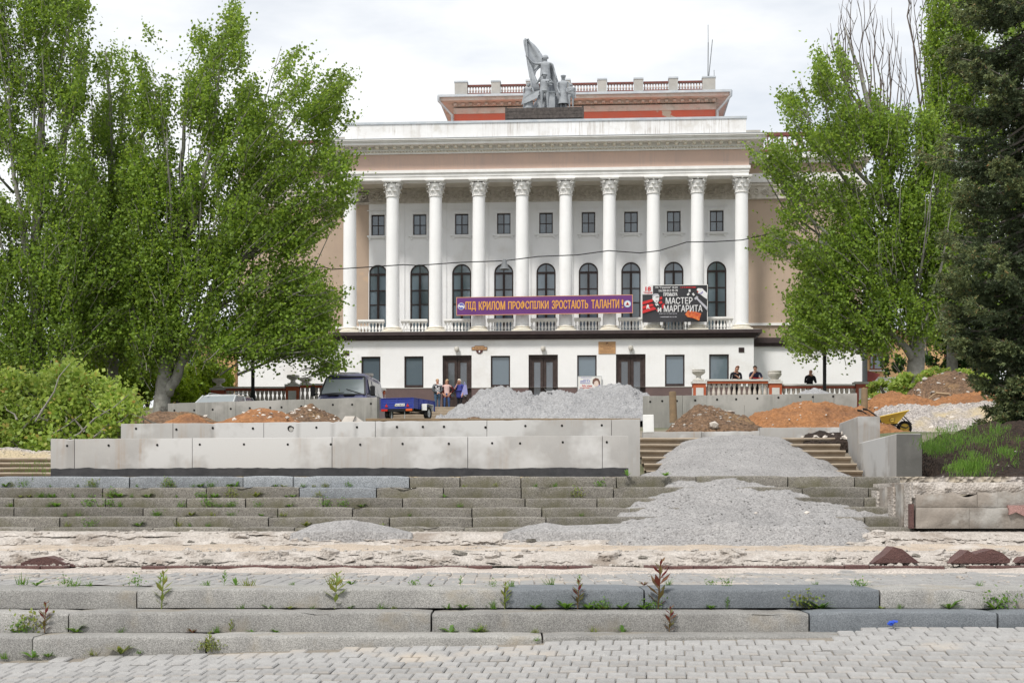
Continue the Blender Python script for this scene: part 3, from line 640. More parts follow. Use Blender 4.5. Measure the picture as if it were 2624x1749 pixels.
# ---------------------------------------------------------------- heaps
def heap(name, label, cat, prof, Y, base_py, wn, wf, mat, rough=.05, seed=1., pw=1.3, group=None, stones=0, cell=None, dip=0., smat='stone', ssz=(.03, .09)):
    """prof: ridge line (px,py) read at depth Y; the heap falls away to the front (wn metres) and to the back (wf)"""
    pts = [((px - CX) / F * Y, ZC + (YH - py) / F * Y) for px, py in prof]; zb = ZC + (YH - base_py) / F * Y
    x0, x1 = pts[0][0] - .2, pts[-1][0] + .2; cell = cell or max(.05, (x1 - x0) / 150)
    nx_, ny_ = int((x1 - x0) / cell), int((wn + wf) / cell); ny_ = min(ny_, 90); vs = []
    for j in range(ny_ + 1):
        y = -wn + (wn + wf) * j / ny_
        for i in range(nx_ + 1):
            x = x0 + (x1 - x0) * i / nx_
            H = max(0, interp(pts, x + .12 * wn * fbm(x * .7, y * .5, seed)) - zb)
            if x < pts[0][0] or x > pts[-1][0]: H = 0
            u = abs(y) / (wn if y < 0 else wf); g = max(0, 1 - u ** pw)
            n_ = rough * (1.0 * fbm(x * 1.3, y * 1.3, seed, 5) + .55 * fbm(x * 4, y * 4, seed + 5, 4) + .5 * fbm(x * 11, y * 11, seed + 7, 3)) * min(1, H * 4) * min(1, g * 5 + .1)
            vs.append((x, y, H * g + n_ - (.12 if g <= 0 or H <= 0 else 0) - dip * u))
    w = nx_ + 1; q = MB(); xc = (x0 + x1) / 2
    q.add([(a - xc, c, d) for a, c, d in vs], [(j*w+i, j*w+i+1, (j+1)*w+i+1, (j+1)*w+i) for j in range(ny_) for i in range(nx_)])
    root = thing(name, label, cat, (xc, Y, zb), 0, group); q.build('mound', mt[mat], root, smooth=2)
    if stones:
        q = MB()
        for k in range(stones):
            a, c, d = random.choice(vs)
            if d < .08 or c > .3: continue
            rock(q, (a - xc, c, d), random.uniform(*ssz) * random.random() ** 1.5 + ssz[0] * .3)
        if q.v: tag(q.build('stones', mt[smat], root), kind='stuff')
    return root
heap('gravel_pile', 'big double-peaked heap of pale grey gravel in front of the entrance doors', 'gravel pile',
     [(1125,1080),(1180,1047),(1215,1015),(1235,1004),(1262,998),(1290,993),(1312,999),(1340,1005),(1375,1016),(1395,1008),(1425,1001),(1460,1003),(1500,1003),(1525,992),(1560,985),(1590,987),(1610,996),(1650,1003),(1680,1014),(1720,1030),(1790,1075)],
     50, 1082, 3.2, 3.2, 'gravelfar', .16, 2., 1.15, stones=60, ssz=(.03, .09), smat='gravelfar')
heap('gravel_pile', 'small grey gravel cone behind the right concrete wall by the lamp post', 'gravel pile', [(2030,1020),(2060,1002),(2085,994),(2110,1000),(2160,1020)], 47, 1022, 1.2, 1.2, 'gravelfar', .05, 4.)
heap('dirt_mound', 'dark brown soil mound by the white poplar trunk', 'dirt mound', [(340,1090),(365,1070),(400,1060),(440,1056),(480,1058),(520,1068),(560,1080),(600,1090)], 36, 1092, 2., 2., 'brown', .06, 5., stones=30)
heap('dirt_mound', 'small orange clay mound on the left behind the pipe wall', 'dirt mound', [(420,1092),(445,1074),(480,1060),(505,1062),(525,1078),(545,1092)], 33, 1092, 1., 1., 'orange', .04, 6.)
heap('dirt_mound', 'orange-brown soil mound topped by a pale stone left of the concrete block', 'dirt mound', [(560,1090),(600,1078),(630,1060),(648,1050),(668,1046),(700,1050),(730,1058),(765,1072),(800,1090)], 33, 1092, 1.5, 1.5, 'orange', .06, 7., stones=90, ssz=(.02, .07))
heap('dirt_mound', 'grey-brown debris mound beside the concrete block', 'dirt mound', [(700,1090),(740,1064),(775,1044),(797,1036),(812,1040),(830,1056),(860,1074),(905,1090)], 34, 1092, 1.5, 1.5, 'brown', .07, 8., stones=260, ssz=(.02, .06))
heap('dirt_mound', 'brown debris mound with stones below the right concrete wall', 'dirt mound', [(1690,1112),(1715,1085),(1750,1060),(1785,1040),(1805,1035),(1830,1040),(1865,1054),(1905,1072),(1960,1112)], 33, 1113, 1.9, 1.6, 'brown', .09, 9., stones=260, ssz=(.015, .045))
heap('dirt_mound', 'long orange clay mound left of the wheelbarrow', 'dirt mound', [(1870,1112),(1905,1082),(1940,1058),(1985,1044),(2030,1033),(2060,1031),(2090,1036),(2130,1031),(2165,1038),(2200,1050),(2240,1075),(2275,1112)], 35, 1113, 2.0, 1.8, 'orange', .10, 10., stones=160, ssz=(.015, .05))
heap('dirt_mound', 'orange clay mound rising behind the wheelbarrow', 'dirt mound', [(2180,1080),(2215,1042),(2245,1018),(2275,1004),(2300,1002),(2330,1010),(2370,1024),(2420,1022),(2480,1004),(2520,998),(2560,1010),(2610,1060)], 41, 1080, 2.0, 2.0, 'orange', .10, 11., stones=40)
heap('dirt_mound', 'tall dark brown mound under the right-hand poplar', 'dirt mound', [(2290,1050),(2335,1005),(2370,975),(2405,958),(2432,952),(2465,957),(2510,978),(2550,990),(2600,1010),(2680,1050)], 46, 1055, 2.4, 2.4, 'brown', .12, 12., stones=380, ssz=(.02, .08))
heap('gravel_pile', 'sandy gravel bank behind the wheelbarrow', 'gravel pile', [(2225,1095),(2250,1060),(2275,1044),(2310,1038),(2360,1040),(2420,1034),(2480,1032),(2560,1026),(2700,1015)], 37.5, 1122, 3.0, 2.5, 'gravelmix', .09, 13., 1.1, stones=220, ssz=(.02, .07))
heap('gravel_pile', 'coarse pinkish gravel at the head of the steps beside the coated wall', 'gravel pile', [(-260,1160),(-100,1150),(20,1147),(60,1151),(95,1158),(120,1153),(170,1160),(300,1180)], 25.6, 1178, .9, 1.6, 'gravelmix', .04, 14., 1.1, stones=260, ssz=(.02, .06))
heap('dirt_mound', 'dark soil spill beside the head of the gravelled flight', 'dirt mound', [(2040,1135),(2075,1110),(2110,1104),(2150,1108),(2185,1135)], 26.0, 1140, .9, .5, 'darksoil_shade', .05, 15., stones=60)
heap('gravel_pile', 'tiny gravel mound on the timber edge before the grey heap', 'gravel pile', [(1175,1082),(1195,1072),(1212,1066),(1228,1068),(1245,1082)], 26, 1084, .35, .35, 'brown', .02, 16., stones=90, ssz=(.008, .02))
heap('gravel_pile', 'low grey gravel heap on the steps below the coated wall', 'gravel pile', [(755,1364),(800,1342),(850,1333),(900,1331),(945,1338),(990,1347),(1060,1364)], 13.95, 1364, .28, .3, 'gravel', .02, 17., cell=.02)
heap('gravel_pile', 'thin grey gravel spill along the foot of the steps', 'gravel pile', [(1290,1364),(1350,1346),(1400,1337),(1450,1345),(1600,1340),(1800,1338),(1990,1345),(2090,1352),(2150,1364)], 13.95, 1364, .28, .3, 'gravel', .02, 18., cell=.025)
# gravel poured down the two flights
def spill(label, rows, seed, cell, amp, ext=.25, ex=3.):
    """rows: (Y, x_left, x_right, z_edge, z_mid)"""
    y0, y1 = rows[0][0], rows[-1][0]; q = MB(); xa, xb = min(r[1] for r in rows) - ext, max(r[2] for r in rows) + ext
    nx_, ny_ = int((xb - xa) / cell), int((y1 - y0) / cell); vs = []
    f = [[(r[0], r[k]) for r in rows] for k in range(5)]
    for j in range(ny_ + 1):
        y = lerp(y0, y1, j / ny_); xl, xr, ze, zm = (interp(f[k], y) for k in (1, 2, 3, 4))
        for i in range(nx_ + 1):
            x = lerp(xa, xb, i / nx_); c = (xl + xr) / 2; hw = (xr - xl) / 2
            u = abs(x + .25 * hw * fbm(x * .8, y * .8, seed) - c) / hw
            z = lerp(ze, zm, max(0, 1 - u ** ex)) if u < 1 else ze - (u - 1) * hw * .75
            z += amp * (fbm(x * 2, y * 2, seed, 5) + .6 * fbm(x * 8, y * 8, seed, 4))
            vs.append((x, y, z))
    w = nx_ + 1; xc, yc, zc_ = (xa + xb) / 2, y0, rows[0][3]
    q.add([(a - xc, c - yc, d - zc_) for a, c, d in vs], [(j*w+i, j*w+i+1, (j+1)*w+i+1, (j+1)*w+i) for j in range(ny_) for i in range(nx_)])
    root = thing('gravel_pile', label, 'gravel pile', (xc, yc, zc_)); q.build('mound', mt['gravel'], root, smooth=2)
    q = MB()
    for k in range(700):
        a, c, d = random.choice(vs); rock(q, (a - xc, c - yc, d - zc_ + .003), random.uniform(.004, .013) * (2.0 if random.random() < .02 else 1))
    tag(q.build('stones', mt['gravel'], root), kind='stuff')
spill('grey gravel tipped down the flight between the concrete walls', [(20.2, X_(1630,20.2), X_(2210,20.2), 1.20, 1.25), (21.4, X_(1645,21.4), X_(2190,21.4), 1.30, 1.47), (23., X_(1680,23), X_(2130,23), 1.46, 1.76), (25.0, X_(1735,25), X_(2060,25), 1.88, 2.11), (26.5, X_(1770,26.5), X_(2000,26.5), 2.06, 2.19)], 3., .05, .03, .25, 3.2)
spill('grey gravel spilled over the old granite steps on the right', [(13.5, X_(1500,13.5), X_(2240,13.5), .50, .54), (13.75, X_(1540,13.75), X_(2220,13.75), .68, .74), (14.0, X_(1560,14), X_(2270,14), .70, .785), (14.35, X_(1590,14.35), X_(2240,14.35), .78, .85), (14.7, X_(1580,14.7), X_(2270,14.7), .875, .945), (15.0, X_(1625,15.), X_(2160,15.), .965, 1.045), (15.3, X_(1690,15.3), X_(2050,15.3), 1.07, 1.14), (15.6, X_(1730,15.6), X_(1990,15.6), 1.18, 1.215), (15.8, X_(1760,15.8), X_(1960,15.8), 1.22, 1.235)], 5., .035, .042, .1, 1.8)
# ---------------------------------------------------------------- the palace of culture
BA = math.atan(.065); B0 = Vector((1.755, 78.0, 0.0))
bex, bey = Vector((math.cos(BA), -math.sin(BA), 0)), Vector((math.sin(BA), math.cos(BA), 0))
bld = thing('palace_building', 'white neoclassical palace with ten columns, balcony and tan wings', 'building', B0, -BA)
def fac(px, py, d=0.):                       # photo pixel -> facade coordinates (s, z) on the plane d metres behind the column axis
    u, v = (px - CX) / F, (YH - py) / F
    t = (d + B0.dot(bey)) / (u * bey.x + bey.y); p = Vector((u * t, t, ZC + v * t))
    return (p - B0).dot(bex), p.z
def bpart(q, name, mat, parent=None, smooth=False): return q.build(name, mt[mat] if isinstance(mat, str) else mat, parent or bld, smooth)
ZF, ZB0, ZB1 = 5.6, 9.73, 10.18                # floor, dark band
HW, CS = 11.35, 10.75 * 2 / 9                  # half width, column spacing
cols = [-10.75 + CS * i for i in range(10)]; bays = [(cols[i] + cols[i+1]) / 2 for i in range(9)]
YL = -.55                                      # face of the ground storey
# ground storey with its openings
doors = {2: 'd', 4: 'd', 6: 'd'}; hs = []; ops = []
for i, s in enumerate(bays):
    s0 = s * .995 + (.02 if i < 4 else -.02)
    if i in doors: w, z0, z1 = .80, ZF + .02, 8.90
    else: w, z0, z1 = .53, 7.13, 8.86
    ops.append((s0, w, z0, z1)); hs.append([(s0 - w, z0), (s0 + w, z0), (s0 + w, z1), (s0 - w, z1)])
q = MB(); q.holes([(-HW, 7.12), (HW, 7.12), (HW, ZB0), (-HW, ZB0)], [[(x, max(z, 7.121)) for x, z in h] for h in hs], YL, .22)
q.box(-HW, -HW + .02, YL + .002, 8, 7.12, ZB0); q.box(HW - .02, HW, YL + .002, 8, 7.12, ZB0)
bpart(q, 'ground_storey_wall', 'plaster')
q = MB(); x = -HW - .03
for i in (2, 4, 6):
    s0, w, _, _ = ops[i]; q.box(x, s0 - w, YL - .05, YL + .4, ZF - .6, 7.12); x = s0 + w
q.box(x, HW + .03, YL - .05, YL + .4, ZF - .6, 7.12); q.box(-HW - .03, -HW + .5, YL + .4, 8, ZF - .6, 7.12); q.box(HW - .5, HW + .03, YL + .4, 8, ZF - .6, 7.12)
bpart(q, 'base_course', 'plinth')
q = MB(); x = -HW - .05
for i in (2, 4, 6):
    s0, w, _, _ = ops[i]; q.box(x, s0 - w - .02, YL - .07, YL + .01, 7.09, 7.135); x = s0 + w + .02
q.box(x, HW + .05, YL - .07, YL + .01, 7.09, 7.135); bpart(q, 'base_moulding', 'grey')
for i, (s0, w, z0, z1) in enumerate(ops):
    if i in doors:
        q = MB(); yv = YL + .20; z1 -= .003
        q.box(s0 - w, s0 - w + .14, yv - .04, yv + .08, z0, z1); q.box(s0 + w - .14, s0 + w, yv - .04, yv + .08, z0, z1); q.box(s0 - w + .14, s0 + w - .14, yv - .04, yv + .08, z1 - .16, z1)
        d = bpart(q, 'door', 'door')
        for sg in (-1, 1):
            xa, xb = (s0 - w + .14, s0 - .01) if sg < 0 else (s0 + .01, s0 + w - .14)
            q = MB(); st_ = .15
            q.box(xa, xa + st_, yv, yv + .06, z0, z1 - .17); q.box(xb - st_, xb, yv, yv + .06, z0, z1 - .17)
            q.box(xa + st_, xb - st_, yv, yv + .06, z1 - .38, z1 - .17); q.box(xa + st_, xb - st_, yv, yv + .06, z0, z0 + .25); q.box(xa + st_, xb - st_, yv, yv + .06, z0 + .95, z0 + 1.05); q.box(xa + st_, xb - st_, yv + .03, yv + .05, z0 + .25, z0 + .95)
            bpart(q, 'door_leaf', 'door', d)
            q = MB(); q.box(xa + st_, xb - st_, yv + .025, yv + .04, z0 + 1.05, z1 - .38); bpart(q, 'pane', 'glassd', d)
        q = MB(); q.tube([(s0 + .06, yv - .07, z0 + 1.45), (s0 + .45, yv - .07, z0 + 1.05)], .022); q.tube([(s0 + .06, yv - .07, z0 + 1.45), (s0 + .06, yv + .01, z0 + 1.45)], .015); q.tube([(s0 + .45, yv - .07, z0 + 1.05), (s0 + .45, yv + .01, z0 + 1.05)], .015)
        bpart(q, 'handle', 'galv', d)
    else:
        q = MB(); yv = YL + .10; f_ = .075
        q.box(s0 - w + .002, s0 - w + f_, yv, yv + .08, z0 + .012, z1 - .002); q.box(s0 + w - f_, s0 + w - .002, yv, yv + .08, z0 + .012, z1 - .002)
        q.box(s0 - w + f_, s0 + w - f_, yv, yv + .08, z1 - f_, z1 - .002); q.box(s0 - w + f_, s0 + w - f_, yv, yv + .08, z0 + .012, z0 + .16)
        d = bpart(q, 'window', 'frame')
        q = MB(); q.box(s0 - w + f_, s0 + w - f_, yv + .05, yv + .06, z0 + .16, z1 - f_); bpart(q, 'pane', 'glass', d)
for i in (2, 4, 6):                             # lamps above the doors
    s0 = ops[i][0]; q = MB(); q.lathe([(.10, 0), (.13, .06), (.13, .20), (.09, .25)], 10, (s0, YL - .13, 9.10)); q.box(s0 - .03, s0 + .03, YL - .1, YL, 9.16, 9.24); bpart(q, 'door_lamp', 'vase', smooth=True)
# dark cornice band over the ground storey, wrapping round
def ring(q, hw, y, yb, z0, z1): q.box(-hw, hw, y, yb, z0, z1)
q = MB(); ring(q, HW + .10, YL - .10, 6, ZB0, ZB0 + .10); ring(q, HW + .22, YL - .22, 6, ZB0 + .10, ZB0 + .24); ring(q, HW + .40, YL - .40, 6, ZB0 + .24, ZB1 - .03)
bpart(q, 'dark_cornice', 'dark')
q = MB(); ring(q, HW + .30, YL - .30, 3, ZB1 - .03, ZB1); bpart(q, 'balcony_floor', 'grey')
# columns
def leafstrip(q, ang, r0, z0, h, w, curl):
    pts = []
    for k in range(6):
        t = k / 5; r = r0 + .02 + .06 * t * t + (curl if t > .75 else 0) * (t - .75) * 4; z = z0 + h * min(t, .9) - (.05 if t > .95 else 0); pts.append((r, z, w * (.75 + .4 * math.sin(math.pi * t)) * (1 if t < .9 else .7)))
    vs = []
    for r, z, ww_ in pts:
        for e in (-1, 0, 1):
            a = ang + e * ww_ / (2 * r0); rr = r + (.018 if e == 0 else 0); vs.append((rr * math.cos(a), rr * math.sin(a), z))
    q.add(vs, [(i*3+j, i*3+j+1, i*3+j+4, i*3+j+3) for i in range(5) for j in range(2)])
    tip = pts[-1]; q.lathe([(.0, -.035), (.035, -.012), (.035, .015), (0, .035)], 6, ((tip[0]) * math.cos(ang), (tip[0]) * math.sin(ang), tip[1]))
cap = MB(); H = .90
cap.lathe([(.34, 0), (.385, .015), (.395, .045), (.37, .075), (.345, .085), (.345, .3), (.37, .55), (.43, .72)], 20)
for k in range(8): leafstrip(cap, k * math.pi/4 + .39, .345, .09, .30, .24, .05)
for k in range(8): leafstrip(cap, k * math.pi/4, .355, .22, .38, .22, .06)
for k in range(4):
    a = math.pi/4 + k * math.pi/2; c = Vector((math.cos(a) * .50, math.sin(a) * .50, .70))
    for da in (-.28, .28):
        cc = Vector((math.cos(a + da*.5) * .50, math.sin(a + da*.5) * .50, .68)); sp = []
        n_ = Vector((-math.sin(a), math.cos(a), 0)); o_ = Vector((math.cos(a), math.sin(a), 0))
        for j in range(15):
            th = j / 14 * 4.2 * math.pi * .5; rr = .105 * (1 - j / 17); sp.append(cc + (n_ * math.sin(th) * (1 if da > 0 else -1) * -1 + Vector((0, 0, 1)) * math.cos(th)) * rr + o_ * .02)
        cap.tube(sp, .028, 5)
    b2 = k * math.pi/2; cap.lathe([(.0, -.05), (.06, -.02), (.06, .03), (0, .06)], 7, (math.cos(b2) * .44, math.sin(b2) * .44, .78))
cap.box(-.48, .48, -.48, .48, .78, .84); cap.box(-.52, .52, -.52, .52, .84, H)
capm = cap.mesh('capital', mt['trim'], True)
shf = MB(); zs0, zs1 = 10.50, 17.65; shf.lathe([(.372 - .032 * max(0, (t - .25) / .75) ** 1.4, zs0 + (zs1 - zs0) * t) for t in [i / 12 for i in range(13)]], 28); shm = shf.mesh('column', mt['plaster'], True)
bas = MB(); bas.box(-.56, .56, -.56, .56, ZB1, ZB1 + .09)
bas.lathe([(.50, .09), (.545, .12), (.55, .16), (.50, .195), (.44, .20), (.42, .235), (.44, .26), (.475, .275), (.475, .305), (.43, .325), (.39, .335), (.372, .36)], 24, (0, 0, ZB1)); bam = bas.mesh('column_base', mt['cream'], True)
for s in cols:
    c = link('column', shm, bld, (s, 0, 0)); link('capital', capm, c, (0, 0, 17.64)); link('column_base', bam, c)
# balcony balustrades between the columns
def baluster_mesh(h, r, mat, name='baluster', n=8):
    q = MB(); q.box(-r, r, -r, r, 0, h * .07)
    q.lathe([(r*.7, h*.07), (r*.45, h*.15), (r*.8, h*.22), (r, h*.33), (r*.8, h*.48), (r*.42, h*.66), (r*.38, h*.76), (r*.7, h*.82), (r*.5, h*.88), (r*.8, h*.93)], n); q.box(-r, r, -r, r, h*.93, h); return q.mesh(name, mt[mat], True)
bm_ = baluster_mesh(.54, .075, 'trim')
for i in range(9):
    q = MB(); a, b2 = cols[i] + .46, cols[i+1] - .46
    q.box(a, b2, -.14, .14, ZB1, ZB1 + .07); q.box(a, b2, -.13, .13, ZB1 + .61, ZB1 + .66); q.box(a, b2, -.17, .17, ZB1 + .66, ZB1 + .76)
    n = 8
    for k in range(n): link('baluster', bm_, bld, (a + (b2 - a) * (k + .5) / n, 0, ZB1 + .07))
    bpart(q, 'balcony_rail', 'trim')
# back wall of the loggia
YB = 2.2; hs = []; wins = []; arch = []
for i, s in enumerate(bays):
    sx = s + .02; hs.append([(sx - .38, 16.0), (sx + .38, 16.0), (sx + .38, 17.18), (sx - .38, 17.18)]); wins.append(sx)
    r = .545; zc_ = 13.80; ar = [(sx + r * math.cos(t), zc_ + r * math.sin(t)) for t in [math.pi * k / 14 for k in range(15)]]
    hs.append([(sx - r, ZB1 + .22), (sx + r, ZB1 + .22)] + ar); arch.append((sx, r, zc_))
WL = -10.05
q = MB(); q.holes([(WL, ZB1 - .2), (10.9, ZB1 - .2), (10.9, 18.66), (WL, 18.66)], hs, YB, .20); bpart(q, 'loggia_wall', 'plaster')
for i in range(10):                            # flat pilaster strips
    if 0 < i < 9:
        q = MB(); q.box(cols[i] - .36, cols[i] + .36, YB - .05, YB - .003, ZB1, 17.80); bpart(q, 'pilaster', 'plaster')
def wframe(sx, z0, z1):
    q = MB(); y0, y1 = YB - .05, YB - .003
    for a, b2, c, d in ((sx-.50, sx-.40, z0, z1+.11), (sx+.40, sx+.50, z0, z1+.11), (sx-.40, sx+.40, z1+.02, z1+.11)): q.box(a, b2, y0, y1, c, d)
    q.box(sx - .62, sx + .62, y0, y1 - .005, z1 + .22, z1 + .255)
    q.box(sx - .60, sx + .60, YB - .16, YB - .003, z0 - .10, z0 - .02); q.box(sx - .54, sx + .54, YB - .11, YB - .003, z0 - .16, z0 - .10)
    for e in (-1, 1): q.box(sx + e*.46 - .06, sx + e*.46 + .06, YB - .09, YB - .003, z0 - .26, z0 - .16)
    return q
pane_u = MB(); pane_u.box(-.15, .15, 0, .01, -.26, .26); pane_um = pane_u.mesh('pane', mt['glass'])
for sx in wins:
    q = MB(); y0, y1 = YB + .10, YB + .17
    q.box(sx - .38, sx - .325, y0, y1, 16.002, 17.178); q.box(sx + .325, sx + .38, y0, y1, 16.002, 17.178); q.box(sx - .325, sx + .325, y0, y1, 16.002, 16.06); q.box(sx - .325, sx + .325, y0, y1, 17.12, 17.178)
    q.box(sx - .025, sx + .025, y0 + .01, y1, 16.06, 17.12); q.box(sx - .325, sx - .025, y0 + .01, y1, 16.56, 16.60); q.box(sx + .025, sx + .325, y0 + .01, y1, 16.56, 16.60)
    w = bpart(q, 'window', 'frame'); bpart(wframe(sx, 16.0, 17.18), 'window_surround', 'plaster', w)
    for e in (-1, 1):
        for z in (16.31, 16.86): link('pane', pane_um, w, (sx + e * .175, YB + .15, z))
for sx, r, zc_ in arch:
    q = MB(); y0, y1 = YB + .08, YB + .16; rr = r - .002
    n = 16; vs = []
    for k in range(n + 1):
        t = math.pi * k / n
        for rad in (rr, r - .07):
            for y in (y0, y1): vs.append((sx + rad * math.cos(t), y, zc_ + rad * math.sin(t)))
    q.add(vs, [f for k in range(n) for f in ((k*4, (k+1)*4, (k+1)*4+2, k*4+2), (k*4+2, (k+1)*4+2, (k+1)*4+3, k*4+3), (k*4+1, k*4+3, (k+1)*4+3, (k+1)*4+1))])
    zb_ = ZB1 + .225
    q.box(sx - rr, sx - r + .08, y0, y1, zb_, zc_); q.box(sx + r - .08, sx + rr, y0, y1, zb_, zc_)
    q.box(sx - r + .08, sx + r - .08, y0, y1, zc_ - .06, zc_ + .06); q.box(sx - .065, sx + .065, y0, y1, zb_, zc_ - .06); q.box(sx - .025, sx + .025, y0 + .01, y1, zc_ + .06, zc_ + r - .07)
    for z in (zc_ - .92, zc_ - 1.72): 
        q.box(sx - r + .08, sx - .065, y0 + .01, y1, z - .03, z + .03); q.box(sx + .065, sx + r - .08, y0 + .01, y1, z - .03, z + .03)
    w = bpart(q, 'arched_window', 'frame')
    for e in (-1, 1):
        q = MB(); pts = [(sx + e * .025, zc_ + .06)] + [(sx + e * (r - .07) * math.cos(t), zc_ + (r - .07) * math.sin(t)) for t in [.13 + (math.pi/2 - .18) * k / 7 for k in range(8)]]
        q.prism(pts if e > 0 else pts[::-1], y0 + .05, y0 + .06); bpart(q, 'pane', 'glass', w)
        for za, zb2 in ((zc_ - .89, zc_ - .06), (zc_ - 1.69, zc_ - .95), (zb_, zc_ - 1.75)):
            q = MB(); xa, xb = sorted((sx + e * .065, sx + e * (r - .08))); q.box(xa, xb, y0 + .05, y0 + .06, za, zb2); bpart(q, 'pane', 'glass', w)
# ornament frieze under the loggia ceiling
orn = MB(); hwb = CS / 2 - .02
orn.box(-hwb, hwb, -.04, -.004, 17.82, 18.60); orn.box(-hwb, hwb, -.10, -.004, 17.80, 17.87); orn.box(-hwb, hwb, -.11, -.004, 18.52, 18.62)
for e in (-1, 1):
    for cx_, cz_, r0 in ((.32, 18.16, .20), (.80, 18.20, .22)):
        orn.tube([(e * (cx_ + r0 * (1 - j/16) * math.cos(j * .75)), -.07 - .01*j/12, cz_ + r0 * (1 - j/16) * math.sin(j * .75)) for j in range(13)], .035, 5)
    for k in range(5): orn.tube([(e * 1.05, -.06, 17.92), (e * (1.05 + .18 * math.cos(.5 + k*.55)), -.09, 18.05 + .36 * math.sin(.4 + k * .5))], [.03, .045], 5)
for k in range(7): orn.tube([(0, -.06, 17.95), (.20 * math.cos(math.pi * (k + .5)/7), -.09, 17.98 + .45 * math.sin(math.pi * (k + .5) / 7))], [.03, .05], 5)
orm = orn.mesh('frieze_ornament', mt['ornament'], True)
for s in bays: link('frieze_ornament', orm, bld, (s, YB, 0))
q = MB(); q.box(-11.0, 11.0, .45, YB - .004, 18.63, 18.70); bpart(q, 'loggia_ceiling', 'soffit')
for s in cols:                                 # ceiling beams reaching back from each column
    q = MB(); q.box(s - .30, s + .30, .46, YB - .12, 18.50, 18.63); bpart(q, 'ceiling_beam', 'soffit')
# entablature
AW = 11.12
q = MB(); q.box(-AW + .03, AW - .03, -.40, .45, 18.540, 18.720); q.box(-AW, AW, -.43, .45, 18.720, 18.900); q.box(-AW - .06, AW + .06, -.50, 6, 18.900, 19.060); bpart(q, 'architrave', 'trim')
q = MB(); q.box(-AW, AW, -.40, 6, 19.060, 19.940); bpart(q, 'pink_frieze', 'pink')
q = MB(); q.box(-AW - .08, AW + .08, -.48, 6, 19.940, 20.020); q.box(-AW - .14, AW + .14, -.54, 6, 20.100, 20.180); bpart(q, 'cornice_bed', 'trim')
q = MB(); n = 130
for k in range(n): s = -AW + 2 * AW * (k + .5) / n; q.lathe([(.0, -.05), (.055, -.03), (.06, .02), (.03, .05)], 6, (s, -.48, 20.060))
q.box(-AW - .06, AW + .06, -.46, 5.9, 20.021, 20.099); bpart(q, 'egg_moulding', 'cream', smooth=True)
dm = MB(); dm.box(-.09, .09, -.30, 0, 0, .13); dmm = dm.mesh('dentil', mt['cream'])
for k in range(47): link('dentil', dmm, bld, (-AW + .1 + (2 * AW - .2) * k / 46, -.56, 20.196))
q = MB(); q.box(-AW - .12, AW + .12, -.56, 6, 20.181, 20.320); bpart(q, 'cornice_soffit', 'trim')
q = MB(); q.box(-AW - .75, AW + .75, -1.10, 6, 20.320, 20.456); q.box(-AW - .82, AW + .82, -1.17, 6, 20.456, 20.529); q.box(-AW - .90, AW + .90, -1.25, 6, 20.529, 20.620); bpart(q, 'cornice', 'trim')
q = MB(); q.add([(-AW-.92, -1.27, 20.623), (AW+.92, -1.27, 20.623), (AW, -.42, 20.720), (-AW, -.42, 20.720)], [(0,1,2,3)]); q.box(-AW-.92, AW+.92, -1.275, -1.26, 20.602, 20.626); bpart(q, 'cornice_flashing', 'zinc')
PW_ = 10.95
q = MB(); q.box(-PW_, PW_, -.42, .1, 20.660, 21.600); q.box(-PW_, -PW_ + .5, .1, 6, 20.660, 21.600); q.box(PW_ - .5, PW_, .1, 6, 20.660, 21.600); bpart(q, 'parapet', 'parapet')
q = MB(); q.box(-PW_ - .05, PW_ + .05, -.47, .15, 21.600, 21.720); bpart(q, 'parapet_flashing', 'zinc')
